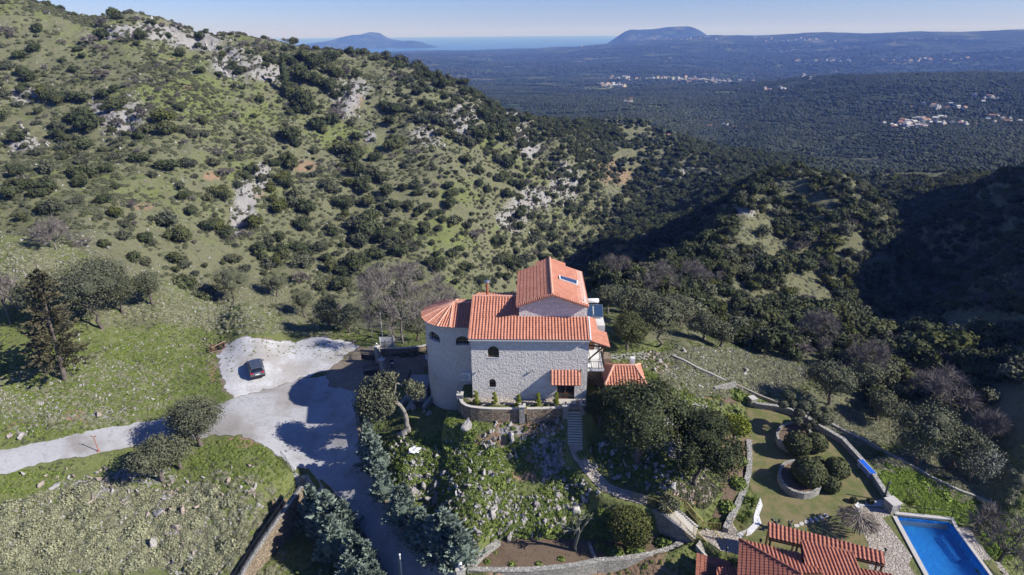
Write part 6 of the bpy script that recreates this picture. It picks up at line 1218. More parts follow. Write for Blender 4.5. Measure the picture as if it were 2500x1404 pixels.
# old olive with the thick bare trunk
p = hit(1000, 1052); g = np.random.default_rng(61); root = empty('old_olive_tree', p, 0, 'old olive with a thick pale twisting trunk beside the shaded yard', 'tree'); tp = []
def at_yl(u, v, y): return at_y(u, v, y)-p
A_, B_, C_, D_ = np.zeros(3)-[0, 0, .4], at_yl(988, 1008, p[1]+.3), at_yl(963, 975, p[1]+.8), at_yl(966, 935, p[1]+1.2)
for a, b, r0, r1 in ((A_, B_, .36, .26), (B_, C_, .26, .2), (C_, D_, .18, .08), (C_, at_yl(940, 962, p[1]+.2), .2, .1), (at_yl(975,990,p[1]+.5), at_yl(900, 940, p[1]+.5), .16, .06), (D_, at_yl(905, 950, p[1]+1), .12, .05), (D_, at_yl(1010,950,p[1]+1.4), .12, .05)): lp, _ = limb(a, b, r0, r1, 9, g, .05); tp.append((lp, 0))
cr_ = []
for u, v, rpx, dy in ((915,985,26,0),(895,970,22,.4),(940,968,20,.3),(905,950,20,.8),(930,935,18,.9),(925,1000,18,-.3),(950,925,13,1),(1000,945,12,1.2),(1018,955,15,1.4),(885,992,14,0),(947,990,14,0)):
    q = at_yl(u, v, p[1]+dy); r = W(rpx, p)*1.2; n = 1300; d = unit(g.normal(size=(n, 3))); P = q+d*r*(1+.35*np.sin(d[:, :1]*4+u)*np.cos(d[:, 1:2]*5+v))*g.uniform(.35, 1.25, (n, 1)); cr_.append((cards(P, unit(d+.8*g.normal(size=d.shape)), .13, g), 0)); V, F3 = ico(q, r*.6, 2, (1, 1, .85), g); V2 = tri2quad(V, F3); cr_.append(((V2[0], V2[1], np.full(len(V2[0]), .2)), 0))
for nm, pr_, mt_ in (('crown', cr_, 'olive_leaf'), ('trunk', tp, 'pale_bark')): V, Fq, A, Mi = join(pr_); o = bpy.data.objects.new(nm, np_mesh('old_'+nm, V, Fq, [mt_], A)); COL.objects.link(o); o.parent = root
# leaning conifer on the left
p = hit(158, 925); g = np.random.default_rng(71); h = max(10, top_z(p, 660)-p[2]); parts = conifer_parts(g, h, 3.9, 210, .34, dens=46, droop=.35, z0=.12, w_=1.2, power=.5); sh_ = at_y(85, 655, p[1])-p; lean = np.array([sh_[0]/h, .0, 0])
for (V, Fq, a), m_ in parts: V += V[:, 2:3]*lean
tp = []; lp, _ = limb((0, 0, -.5), np.array([0, 0, h*.95])+lean*h*.95, .34, .06, 8, g, .01); tp.append((lp, 0))
root = empty('conifer_tree', p, 0, 'tall ragged brownish conifer leaning at the far left above the meadow', 'tree')
for nm, pr_, mt_ in (('crown', parts, 'pine_leaf'), ('trunk', tp, 'bark')): V, Fq, A, Mi = join(pr_); o = bpy.data.objects.new(nm, np_mesh('conifer_'+nm, V, Fq, [mt_], A)); COL.objects.link(o); o.parent = root
# blue-green cypresses on both sides of the road
CY = []
for i in range(4):
    g = np.random.default_rng(500+i); parts = conifer_parts(g, 4.0, 1.25, 150, .20, dens=20, droop=.0, w_=1.1); V, F3 = ico((0, 0, 1.7), 1, 2, (.62, .62, 1.45), g); V2 = tri2quad(V, F3); parts.append(((V2[0], V2[1], np.full(len(V2[0]), .1)), 0)); V, Fq, A, Mi = join(parts); c_ = np_mesh('cypress_crown', V, Fq, ['cypress_leaf'], A); lp, _ = limb((0, 0, -.5), (0, 0, 3.2), .12, .04, 6, g, .01); CY.append((c_, np_mesh('cypress_trunk', lp[0], lp[1], ['bark'], lp[2])))
def cyp(u, v, ztip, h, lb, k, grp, wid=1.0):
    lo, hi = -16., 8.
    for _ in range(40):
        mid = (lo+hi)/2; q = at_z(u, v, mid)
        if mid-h < Hs(q[0], q[1]): lo = mid
        else: hi = mid
    ztip = lo; p = at_z(u, v, ztip); r = tree('cypress_tree', (p[0], p[1], ztip-h), CY[k % 4][0], CY[k % 4][1], k*1.7, lb, group=grp); r.scale = (h/4*wid, h/4*wid, h/4)
GA = 'blue-green cypresses along the road wall'; GB = 'blue-green cypresses in the hollow left of the road'
for k, (u, v, zt, h, w_, lb) in enumerate(((893,1022,-1.0,4.6,.85,'uppermost small cypress beside the road wall under the old olive'),(898,1060,-1.3,4.8,1.0,'second cypress down the road wall'),(915,1080,-1.6,4.6,1.05,'third cypress down the road wall'),(928,1135,-2.4,4.6,1.0,'cypress at the narrow middle of the road wall'),(972,1190,-3.3,4.6,1.15,'cypress beside the grey crags halfway down the wall'),(985,1180,-3.4,4.4,.8,'thin cypress tip beside the crags'),(1025,1245,-4.2,4.6,1.3,'broad cypress left of the lowest pair on the wall'),(1080,1250,-4.3,5.2,1.6,'widest cypress just above the globe pillar'),(1115,1285,-5.0,4.6,1.3,'lowest cypress next to the planting bed wall'),(1050,1270,-4.6,4.6,1.2,'cypress in front of the widest one'))): cyp(u, v, zt, h*1.18, lb, k, GA, w_*1.12)
for k, (u, v, zt, h, w_, lb) in enumerate(((752,1188,-4.0,6.6,1.0,'topmost cypress in the hollow beside the fence end'),(790,1205,-3.6,7.2,1.35,'tall cypress second from the top in the hollow'),(832,1225,-4.0,6.8,1.2,'cypress leaning towards the road in the hollow'),(806,1262,-4.2,6.6,1.2,'cypress at the heart of the hollow group'),(858,1305,-4.8,6.2,1.3,'lower cypress with its shade on the road'),(893,1325,-5.2,5.8,1.1,'cypress at the road edge near the bottom'),(880,1385,-5.4,5.8,1.3,'cypress cut by the bottom edge of the photo'),(915,1375,-5.8,5.4,1.0,'last small cypress near the grey pole'),(845,1358,-5.2,6.0,1.2,'dark cypress low in the hollow'))): cyp(u, v, zt, h, lb, k+1, GB, w_)
# leafless trees
def bare(u, v, wpx_, hpx_, lb, seed, mat='twig', nm='bare_tree', n_main=7, depth=4, grp=None, twigs=8, twl=.8):
    p = hit(u, v); w_ = W(wpx_, p); h = W(hpx_, p)*1.1; g = np.random.default_rng(seed); parts = bare_parts(g, h, w_/2, n_main, depth, twigs, .2, twl=twl); V, Fq, A, Mi = join(parts); k = np.ptp(V[:, 0])/w_; V[:, :2] /= k; V[:, 2] *= h/V[:, 2].max(); nseg = 0
    root = empty(nm, p, 0, lb, 'tree', grp); o = bpy.data.objects.new('branches', np_mesh('branches', V, Fq, [mat], A)); COL.objects.link(o); o.parent = root
bare(985, 838, 260, 200, 'very large leafless brown tree behind the villa tower', 601, n_main=10, twigs=16, twl=1.1); bare(1060, 800, 150, 120, 'leafless tree peeping over the left end of the tower roof', 602, n_main=7, twigs=14, twl=1.0)
bare(25, 790, 90, 130, 'leafless tree at the left edge behind the conifer', 603, n_main=6, depth=4, twigs=8)
bare(138, 610, 100, 85, 'greyish leafless tree on the near crest at upper left', 604, n_main=7, twigs=12); bare(1412, 1345, 90, 120, 'pale leafless tree with crooked limbs in the planting bed', 605, mat='pale_leaf', n_main=4, depth=3, twigs=1, twl=.5)
bare(1893, 1292, 30, 40, 'small pale bare sapling left on the lawn behind the tile roof', 606, mat='pale_leaf', n_main=3, depth=2, twigs=1, twl=.4); bare(1926, 1296, 22, 40, 'single pale bare stem on the lawn beside the stepping stones', 607, mat='pale_leaf', n_main=2, depth=2, twigs=1, twl=.3)
bare(2440, 1380, 200, 150, 'tangled leafless bush at the lower right edge', 608, n_main=9, twigs=10, grp=None); 
for i, (u, v, a, b, lb) in enumerate(((1505,690,90,70,'purplish leafless tree behind the villa roof'),(1600,735,150,100,'widest purplish leafless tree on the slope behind the solar heater'),(1690,700,90,70,'purplish leafless tree in front of the spur'),(1665,780,70,60,'small leafless tree between the olives'),(1990,850,110,100,'tall grey leafless tree on the wooded slope'),(2110,920,110,100,'brown leafless tree above the feathery olives'),(2290,1000,130,110,'dark leafless tree beside the dense evergreens'),(2400,1075,100,90,'leafless tree right of the pale silvery one'))): bare(u, v, a, b, lb, 620+i, n_main=7, depth=4, twigs=12, twl=.9)
# ------------------------------------------------------------------ woods and hillsides
LB_ = lib()
HT = """18,85,45,b;30,95,25,b;52,145,36,o;18,168,36,g;110,170,20,b;182,40,20,o;178,178,22,o;222,112,50,b;245,127,45,b;250,197,46,b;313,214,22,b;388,227,24,b;305,250,32,g;340,260,20,g;442,272,32,o;500,304,30,o;575,294,28,b;550,292,18,b;105,237,45,y;125,247,40,o;145,254,40,o;170,250,40,o;200,252,45,o;205,292,60,o;215,322,60,o;185,302,50,o;235,302,35,o;285,270,50,o;68,237,26,g;12,242,40,g;92,304,24,g;140,317,42,g;400,307,58,y;410,332,55,o;440,322,40,g;350,292,40,b;360,322,45,g;290,312,40,b;340,342,40,o;470,332,32,g;500,332,30,g;545,140,24,o;572,172,30,o;590,182,35,o;575,212,22,g;590,217,22,g;595,112,24,b;278,47,35,o;290,47,25,o;262,32,25,b;245,27,25,b;215,20,30,b;335,52,25,b;370,60,24,o;398,66,20,b;436,71,26,b;375,137,18,g;355,202,16,b;400,207,16,b
93,380,46,g;45,432,44,o;30,457,44,o;40,472,30,g;115,422,52,g;155,367,40,g;180,377,30,g;205,367,50,o;200,402,40,g;180,427,30,o;210,437,52,o;195,457,40,o;185,497,42,g;130,522,60,g;105,517,30,o;260,422,32,o;280,387,36,g;345,397,42,o;375,372,24,g;410,417,54,o;455,407,48,g;370,432,30,g;285,462,28,o;255,497,36,o;283,534,40,y;320,537,32,g;325,512,36,b;450,489,34,o;540,487,46,o;440,460,34,g;415,547,58,g;370,537,22,g;440,592,62,o;355,592,40,o;370,597,30,g;330,642,48,o;355,647,40,g;430,642,50,o;450,652,40,g;535,562,48,y;550,577,36,o;255,607,36,o;300,552,40,g;300,582,40,g;240,537,30,g;595,437,30,o;580,457,34,g;550,432,40,b;475,337,30,g;575,602,22,g;560,637,30,g;525,377,40,b;590,382,34,b;520,402,40,g
632,107,22,b;658,105,22,b;695,105,22,b;718,105,40,b;640,127,30,b;835,134,14,o;855,136,28,o;875,134,18,o;886,134,18,c;915,130,18,o;920,147,30,g;945,149,40,g;975,152,40,g;1000,154,36,g;1020,167,34,g;1040,172,30,g;1070,180,34,o;1045,194,26,o;1095,207,40,g;1130,212,36,o;1140,232,40,o;1185,222,40,g;1160,242,30,g;1225,262,40,g;1215,252,40,g;1190,302,40,o;1080,217,44,o;1010,217,24,g;995,202,40,g;960,192,30,b;985,202,30,b;715,162,24,c;745,152,34,c;730,187,40,c;765,172,40,c;785,162,34,c;810,152,30,c;745,202,36,c;770,212,36,c;800,217,36,c;805,182,40,c;810,227,40,o;825,192,36,o;845,187,44,b;870,192,30,o;700,227,40,c;720,247,46,c;745,267,46,c;755,282,40,c;715,234,40,c;695,147,30,o;680,157,30,g;820,242,36,o;830,264,34,b
638,254,32,o;820,292,46,b;815,307,40,o;858,307,30,g;775,320,40,c;790,327,24,c;710,350,60,o;725,362,34,o;635,374,40,g;672,407,30,o;705,407,48,o;712,414,40,o;765,374,28,g;955,307,36,o;960,277,46,o;940,264,30,o;985,272,40,g;870,342,30,o;962,367,50,o;1000,397,26,g;850,382,60,o;870,397,50,o;840,387,30,g;855,410,30,g;875,432,50,o;905,422,46,g;895,447,40,o;930,447,50,o;1040,292,46,g;1060,302,50,g;1020,302,44,g;1085,312,50,g;1105,337,44,g;1075,332,34,o;1120,347,50,g;1150,362,46,g;1140,397,36,o;1165,332,50,o;1180,342,24,c;1195,332,50,o;1215,322,50,o;1180,292,50,o;1205,277,46,o;1235,347,44,o;1215,397,40,g;1240,412,46,o;1168,427,34,o;1195,432,24,g;1170,457,34,o;1230,447,40,o;1130,442,14,o;1130,287,44,g;1105,262,34,g;695,427,28,g;755,412,22,g;765,432,26,g;640,442,36,g;695,454,50,y;660,457,26,y;795,457,50,g;855,457,36,y;740,432,24,g
618,427,44,o;695,457,46,o;660,472,30,y;668,497,40,y;685,522,50,y;720,482,40,g;625,562,50,y;745,522,60,o;740,557,46,o;760,562,30,g;715,502,50,g;805,467,40,g;820,472,40,g;900,502,46,o;905,542,60,o;890,472,40,o;870,457,34,o;945,482,50,o;985,467,30,o;930,492,30,g;970,502,30,g;860,497,30,g;845,532,26,y;815,577,40,o;870,562,60,g;900,582,70,o;935,592,50,o;880,602,60,g;950,607,40,g;960,552,28,o;990,582,42,g;945,522,30,g;960,512,34,o;1028,522,42,o;1095,462,30,o;1105,482,42,o;1100,512,46,o;1110,547,44,g;1140,557,36,g;1165,582,44,b;1190,472,32,o;1215,442,30,g;1105,630,32,o;1140,662,48,o;1175,692,40,o;1215,602,40,o;1230,642,50,o;1215,642,40,g;660,592,44,g;655,602,30,g;675,652,44,y;655,657,50,g;735,652,60,g;725,612,40,o;780,612,50,g;810,662,50,o;860,642,50,g;915,632,56,o;975,627,50,o;870,662,60,o;830,707,48,o;785,707,50,g;735,692,50,b;565,637,40,g;600,662,40,g
1250,660,44,o;1280,640,40,g;1320,610,40,g;1330,640,44,o;1350,590,44,o;1360,625,46,o;1330,560,40,g;1300,590,36,g;1385,600,40,g;1255,590,26,g;1245,540,30,g;1270,530,36,o;1390,520,34,o;1490,380,30,o;1500,345,26,o;1505,326,24,o;1480,405,30,o;1500,434,30,g;1515,400,24,g;1545,470,36,o;1560,462,40,o;1580,425,32,o;1660,375,26,o;1640,330,24,o;1655,330,22,o""".replace('\n', ';').split(';')
HT = [(float(a), float(b), float(c), d) for a, b, c, d in (x.split(',') for x in HT)]
KIND = dict(o=('oak', 'evergreen_oak', 'tree', 'dark rounded evergreen oak'), y=('warm', 'evergreen_oak', 'tree', 'yellowish green oak'), g=('maquis', 'wild_olive_shrub', 'shrub', 'grey-green bushy wild olive'), b=('bare', 'leafless_shrub', 'shrub', 'leafless purplish grey shrub'), c=('cyp', 'dark_cypress', 'tree', 'narrow dark cypress'), v=('olive', 'olive_tree', 'tree', 'silvery grey olive'))
g = np.random.default_rng(88); P3 = interp_hit([t[0] for t in HT], [t[1] for t in HT]); placed = []
for (u, v, w_, k), p in zip(HT, P3):
    if np.isnan(p[0]): continue
    r = math.hypot(p[0], p[1])
    if r > 600: continue
    if k == 'c' and u > 700: k = 'o'; w_ *= 1.25
    s2 = w_*.5*((p-CAM)@fw)/F*.97; placed.append((p[0], p[1], p[2], s2, k, 1, 'H'))
# woods filled in over the ground itself
FULL = [([(1120,205),(1300,262),(1460,318),(1480,400),(1430,560),(1395,640),(1240,680),(1200,590),(1290,500),(1240,430),(1150,340)], .50, 'oogb'),
        ([(1330,285),(1900,360),(2000,400),(1880,440),(1560,560),(1430,640),(1420,480)], .42, 'ooog'),
        ([(1430,720),(1490,640),(1640,560),(1760,470),(1880,425),(2130,440),(2500,420),(3000,420),(3000,1250),(2500,1250),(2500,1228),(2330,1155),(2200,1092),(2100,1035),(1960,972),(1850,885),(1750,830),(1600,770)], .86, 'ooooyvvogob'),
        ([(1380,660),(1480,560),(1600,470),(1800,430),(1870,440),(1640,600),(1480,690)], .98, 'oooo'),  # dark oaks added thickly to deepen the shade of the gorge face
        ([(830,500),(1000,480),(1060,600),(1180,620),(1250,690),(900,700),(640,690)], .16, 'og'), ([(-600,-100),(0,-100),(0,560),(-600,560)], .14, 'ogb'), ([(930,140),(1180,215),(1260,290),(1120,330),(1000,300),(960,200)], .16, 'og')]
CLEAR = [(1935,458,52,22),(1850,498,42,16),(1990,500,40,24),(1830,555,60,34),(2040,530,30,14),(1880,620,60,34),(1960,700,50,36),(2010,740,40,40),(2080,600,40,22),(1820,600,40,20),(1990,610,20,26),(2110,810,34,18),(1765,735,22,14),(1570,320,60,22),(1600,330,40,16),(1530,400,46,34),(1500,460,40,30),(1800,352,30,14),(2300,425,190,10),(2360,790,90,30),(2200,830,60,10),(1610,380,20,14),(1690,420,40,12)]
x = g.uniform(-330, 560, 130000); y = g.uniform(70, 640, 130000); r = np.hypot(x, y); ok = ((r > 96) | ((x > 50) & (r > 76))) & (r < 640) & (np.abs(np.arctan2(x, y)) < R(58)); x, y = x[ok], y[ok]; z = H(x, y); pu, pv = pixels(x, y, z)
dens = np.where((pu < 1300) & (fbm(x/16, y/30, 222, 3) > .3), .2, 0.0); kinds = np.full(len(x), 'oogb', dtype=object)
for poly, d, ks in FULL: i_ = pip(poly, pu, pv); dens = np.where(i_, np.maximum(d, dens), dens); kinds[i_] = ks
for a, b, ra, rb in CLEAR: dens = np.where(((pu-a)/ra)**2+((pv-b)/rb)**2 < 1, .03, dens)
gp = [tuple(q) for q in interp_hit([1600,1700,1790,1960,2120,2300,2450,2500,1300],[850,890,935,1000,1078,1180,1240,1404,1404])[:, :2]]
dens[(y < 96) & (x < 30)] = 0
dens[pip(hpx([(1590,845),(1700,880),(1800,925),(1960,1000),(2160,1098),(2380,1202),(2500,1260),(2500,1404),(1500,1404)]), x, y)] = 0
big = np.clip(.5+.5*fbm(x/22, y/22, 61, 2), .25, 1); keep = g.uniform(0, 1, len(x)) < dens; x, y, z, kinds, pu, pv, big = [q[keep] for q in (x, y, z, kinds, pu, pv, big)]
cell = {}; 
def put_cell(px_, py_, s2): cell.setdefault((int(px_//6), int(py_//6)), []).append((px_, py_, s2))
def clash(px_, py_, s2, f=.72):
    i, j = int(px_//6), int(py_//6)
    for a in (-1, 0, 1):
        for b in (-1, 0, 1):
            for q in cell.get((i+a, j+b), ()):
                if (q[0]-px_)**2+(q[1]-py_)**2 < ((q[2]+s2)*f)**2: return True
    return False
for t in placed: put_cell(t[0], t[1], t[3])
x = np.asarray(x); 
for i in range(len(x)):
    k = kinds[i][g.integers(len(kinds[i]))]; s2 = float(g.uniform(1.7, 3.5)*(.55+.65*big[i])); s2 *= (.75 if k in 'gb' else 1)*(1.08 if pu[i] > 1400 else 1)
    if k == 'v': s2 *= .95
    if not clash(x[i], y[i], s2, .50 if pu[i] > 1400 else .6): put_cell(x[i], y[i], s2); placed.append((x[i], y[i], float(z[i]), s2, k, 0, 'W' if pu[i] > 1400 else 'H'))
# bushes sprinkled over the grassy hillside
x = g.uniform(-300, 120, 22000); y = g.uniform(110, 420, 22000); z = H(x, y); pu, pv = pixels(x, y, z); ok = (np.hypot(x, y) > 150) & (pu < 1260) & (g.uniform(0, 1, len(x)) < .05+.5*(fbm(x/22, y/22, 77, 3) > .25)); small = []
for i in np.nonzero(ok)[0]:
    s2 = float(g.uniform(.7, 1.7))
    if not clash(x[i], y[i], s2, .8): put_cell(x[i], y[i], s2); placed.append((x[i], y[i], float(z[i]), s2, 'ggob'[g.integers(4)], 0, 'H'))
INDIV = dict(o=280, y=60, g=270, b=140, c=40, v=150); byk = {}
for t in placed: byk.setdefault(t[4], []).append(t)
STUFF = []
for k, L_ in byk.items():
    vis = []
    for t in L_:
        q = np.array(t[:3])-CAM; dpt = q@fw; uu, vv = CU+F*(q@rt)/dpt, CV-F*(q@up)/dpt; inside = -20 < uu < 2520 and -20 < vv < 1440; vis.append((-(t[3]/dpt)-(1 if t[5] else 0) if inside else 1, t))
    vis.sort(key=lambda a: a[0])
    for j, (sc_, t) in enumerate(vis):
        if j < INDIV[k] and sc_ < 0:
            mk, nm, cat, ds = KIND[k]; M_ = LB_[mk]; me = M_[int(g.integers(len(M_)))]; s2 = t[3]; where = 'on the grassy hillside across the ravine' if t[6] == 'H' else 'in the woods on the spur right of the villa'
            sz = (s2*float(g.uniform(.78, 1.3)), s2*float(g.uniform(.78, 1.3)), s2*float(g.uniform(.75, 1.2))) if k != 'c' else (s2*1.15, s2*1.15, s2*1.45)
            put(me, nm, (t[0], t[1], t[2]-.15), sz, float(g.uniform(0, 6.28)), ds+' '+where, cat, ds+'s '+where)
        else: STUFF.append(t)
# ---- scatter helper (geometry nodes) for what nobody could count
def scatter(name, P, S, Z, I, sources, rx=None):
    me = bpy.data.meshes.new(name); me.from_pydata([tuple(map(float, p)) for p in P], [], [])
    n = len(P)
    for nm, ty, v in (('sc', 'FLOAT', S), ('rz', 'FLOAT', Z), ('ix', 'INT', I)): a = me.attributes.new(nm, ty, 'POINT'); a.data.foreach_set('value', np.asarray(v, np.float32 if ty == 'FLOAT' else np.int32))
    o = bpy.data.objects.new(name, me); COL.objects.link(o); ng = bpy.data.node_groups.new(name, 'GeometryNodeTree'); ng.interface.new_socket('Geometry', in_out='INPUT', socket_type='NodeSocketGeometry'); ng.interface.new_socket('Geometry', in_out='OUTPUT', socket_type='NodeSocketGeometry')
    N = ng.nodes; L_ = ng.links; gi = N.new('NodeGroupInput'); go = N.new('NodeGroupOutput'); ip = N.new('GeometryNodeInstanceOnPoints'); jn_ = N.new('GeometryNodeJoinGeometry')
    for s_o in sources:
        oi = N.new('GeometryNodeObjectInfo'); oi.inputs['Object'].default_value = s_o; oi.inputs['As Instance'].default_value = True; oi.transform_space = 'ORIGINAL'; L_.new(oi.outputs['Geometry'], jn_.inputs[0])
    def na(nm, ty): x_ = N.new('GeometryNodeInputNamedAttribute'); x_.data_type = ty; x_.inputs['Name'].default_value = nm; return x_.outputs['Attribute']
    cx = N.new('ShaderNodeCombineXYZ'); L_.new(na('rz', 'FLOAT'), cx.inputs[2]); L_.new(gi.outputs[0], ip.inputs['Points']); L_.new(jn_.outputs[0], ip.inputs['Instance']); ip.inputs['Pick Instance'].default_value = True; L_.new(na('ix', 'INT'), ip.inputs['Instance Index']); L_.new(cx.outputs[0], ip.inputs['Rotation']); L_.new(na('sc', 'FLOAT'), ip.inputs['Scale']); L_.new(ip.outputs[0], go.inputs[0])
    md = o.modifiers.new('scatter', 'NODES'); md.node_group = ng; o['kind'] = 'stuff'; return o
def src(mesh_list):
    out = []
    for me in mesh_list: out.append(next(o for o in bpy.data.objects if o.data == me))
    return out
by = {}
for t in STUFF: by.setdefault(t[4], []).append(t)
for k, L_ in by.items():
    mk, nm, cat, ds = KIND[k]; used = [m for m in LB_[mk] if any(o.data == m for o in bpy.data.objects)]; A = np.array([t[:4] for t in L_], float); n = len(A); A[:, 2] -= .15
    o = scatter({'o': 'oak_woods', 'y': 'green_oak_woods', 'g': 'maquis_cover', 'b': 'leafless_scrub', 'c': 'cypress_wood', 'v': 'olive_woods'}[k], A[:, :3], A[:, 3]*(1.15 if k == 'c' else 1), g.uniform(0, 6.28, n), g.integers(0, len(used), n), src(used))
print('TREES', {k: len(v) for k, v in byk.items()}, len(STUFF))
# ------------------------------------------------------------------ low plants and far woods
def cushion(seed, mat, n=260, leaf=.10, rz=.62, core=.7, spiky=False):
    g = np.random.default_rng(seed); d = unit(g.normal(size=(n, 3))); d[:, 2] = np.abs(d[:, 2]); P = d*np.array([1, 1, rz])*g.uniform(.75, 1.08, (n, 1))
    if spiky:
        W_ = unit(np.cross(d, g.normal(size=(n, 3))))*leaf*.25; V = np.stack([d*.1-W_, d*.1+W_, P*1.1+W_*.2, P*1.1-W_*.2], 1).reshape(-1, 3); parts = [((V, np.arange(4*n).reshape(n, 4), np.repeat(g.uniform(0, 1, n), 4)), 0)]
    else:
        parts = [(cards(P, unit(d+.6*g.normal(size=d.shape)), leaf, g), 0)]; V, F3 = ico((0, 0, 0), core, 2, (1, 1, rz), g, .15); V2 = tri2quad(V, F3); parts.append(((V2[0], V2[1], np.full(len(V2[0]), .3)), 0))
    V, Fq, A, Mi = join(parts); return np_mesh('cushion', V, Fq, [mat], A)
CM = dict(scrub=[cushion(700+i, 'scrub_leaf') for i in range(3)], heath=[cushion(710+i, 'heath_leaf', 200, .12, .7) for i in range(3)], weed=[cushion(720+i, 'weed_leaf', 150, .2, .5, .45) for i in range(3)], spurge=[cushion(730+i, 'spurge_leaf', 240, .13, .8) for i in range(3)], yucca=[cushion(740+i, 'weed_leaf', 90, .34, .9, spiky=True) for i in range(2)], dry=[cushion(750+i, 'dead_frond', 80, .12, .7, spiky=True) for i in range(2)], juniper=[cushion(760+i, 'weed_leaf', 420, .16, .5, .6) for i in range(2)])
def plants(kind, pts, nm, lb, cat, grp, seed):
    g = np.random.default_rng(seed); P3 = interp_hit([q[0] for q in pts], [q[1] for q in pts]); out = []
    for i, (q, p) in enumerate(zip(pts, P3)):
        s2 = q[2]*.5*((p-CAM)@fw)/F; out.append(put(CM[kind][i % len(CM[kind])], nm, p-[0, 0, .03], (s2, s2, s2), g.uniform(0, 6), lb if isinstance(lb, str) else lb[i], cat, grp))
    return out
plants('yucca', [(1835,1225,44),(1812,1268,32),(1826,1255,26),(2218,1187,34),(2215,1230,36),(2148,1110,28),(2320,1245,26),(2180,1190,22)], 'yucca', 'spiky green yucca rosette beside the lawn and pool garden', 'yucca', 'yucca rosettes of the pool garden', 1)
plants('juniper', [(1805,1125,40),(1800,1180,44),(1775,1240,50),(1745,1280,40),(1790,965,50),(1815,975,40),(1500,1350,44),(1550,1345,46),(1620,1325,50),(1465,1335,30)], 'low_shrub', 'low dark green shrub in the brown garden beds', 'shrub', 'low shrubs of the garden beds', 2)
plants('heath', [(985,870,26),(1010,868,28),(1045,858,34),(965,866,22),(1030,862,22),(945,862,18)], 'border_shrub', 'small rounded border shrub in front of the entrance yard wall', 'shrub', 'border shrubs by the yard wall', 3)
plants('weed', [(1190,1372,20),(1250,1378,22),(1315,1378,20),(1370,1365,20),(1210,1350,14)], 'bed_plant', 'small young plant on the brown planting bed', 'plant', 'young plants in the planting bed', 4)
plants('dry', [(2225,1210,44),(1945,1150,14),(1165,1320,24)], 'dry_grass_clump', ['large tuft of dry feathery grass between the yuccas beyond the pool', 'small dry tuft inside the front stone planter', 'dry tuft on the bank left of the planting bed'], 'grass clump', None, 5)
plants('spurge', [(2165,1140,26),(2190,1155,30),(2250,1180,36),(2300,1215,40),(2380,1265,44)], 'spurge_bush', 'bright yellow-green bush in the strip between pool and boundary wall', 'bush', 'bright bushes behind the pool', 6)
plants('scrub', [(70,1290,60),(330,1300,60),(200,1250,56),(640,1310,50),(560,1330,56),(480,1380,50),(20,1240,50),(120,1340,60)], 'cushion_shrub', 'grey-green cushion shrub on the rocky slope below the left road', 'shrub', 'cushion shrubs at the lower left', 7)
plants('weed', [(1190,1100,40),(1150,1180,36),(1330,1290,40),(1100,1090,36),(1220,1180,34),(1420,1110,30)], 'weed_clump', 'leafy green weed clump between the boulders below the villa', 'plant', 'weed clumps below the villa', 8)
def px_scatter(nm, els, n, seed, kind, smin, smax, avoid=True, n_src=3, rmax=600):
    P = px_fill(els, n, seed); P = free_of(P, AVOID if avoid else [], .2)
    if kind == 'weed' and avoid:
        u, v = pixels(P[:,0], P[:,1], P[:,2]); k_ = np.ones(len(P), bool)
        for a, b, ra, rb in DG: k_ &= (((u-a)/ra)**2+((v-b)/rb)**2 > 1) | (np.random.default_rng(3).uniform(0, 1, len(P)) < .12)
        P = P[k_]
    P = P[np.hypot(P[:, 0], P[:, 1]) < rmax]; g = np.random.default_rng(seed+1); k = len(P); S = g.uniform(smin, smax, k)*g.uniform(.7, 1.1, k); P = P-[0, 0, .03]; return scatter(nm, P, S, g.uniform(0, 6.28, k), g.integers(0, n_src, k), src(CM[kind]) if isinstance(kind, str) else kind)
px_scatter('rock_garden_weeds', KN+[(1180,1090,140,90,1),(1000,1150,60,100,1),(1350,1290,110,50,1),(1480,1280,60,40)], 3500, 11, 'weed', .14, .46)
px_scatter('grass_slope_weeds', [(1680,940,110,70),(1620,890,60,40),(1780,1050,60,60,.5)], 900, 12, 'weed', .12, .3)
px_scatter('bank_scrub', [(250,1290,260,110),(560,1260,140,110,.8),(60,1330,120,80),(620,1370,90,40)], 1900, 13, 'scrub', .15, .5)
px_scatter('meadow_weeds', [(260,930,280,90),(420,850,150,60),(300,1050,330,22),(580,1130,120,60,1.2),(80,1180,120,30)], 2600, 14, 'weed', .12, .36)
px_scatter('crest_scrub', [(350,720,370,60),(620,770,230,45),(120,640,160,60),(780,800,120,22)], 3000, 15, 'scrub', .2, .55)
px_scatter('slope_scrub', [(1790,920,180,50),(2050,1050,130,40),(2250,1130,120,30),(1720,870,110,22),(2350,1190,100,30),(2150,1040,150,40),(2400,1180,100,60),(1900,900,100,40)], 5200, 16, 'scrub', .2, .6)
px_scatter('pool_bank_bushes', [(2230,1190,90,36),(2330,1240,90,36),(2430,1320,60,50),(2200,1170,50,30)], 1500, 17, 'spurge', .2, .5)
SR = src(RM[:6])
px_scatter('loose_stones', KN+[(300,1230,240,80,.8),(120,1350,120,60,.5),(400,1300,120,90),(1800,900,180,50,.5),(350,740,380,60,.35),(250,950,240,60,.4),(1700,950,100,60,.6),(650,770,200,30,.3),(2250,1160,150,30,.3)], 5200, 18, SR, .05, .26, n_src=6)
BK = [(250,1290,260,110),(480,1300,160,110),(60,1330,120,80)]
px_scatter('rock_face_stones', [(1700,1200,48,34),(1640,1195,40,22),(1600,885,34,30)], 420, 44, src(RT), .10, .42, n_src=4)
px_scatter('rock_face_weeds', [(1700,1200,50,40),(1745,1150,30,60)], 260, 45, 'heath', .15, .45)
px_scatter('bank_bushes', BK, 420, 48, 'maquis' if False else 'scrub', .45, .95)
px_scatter('bank_limestone', BK, 2800, 38, SR, .08, .36, n_src=6)
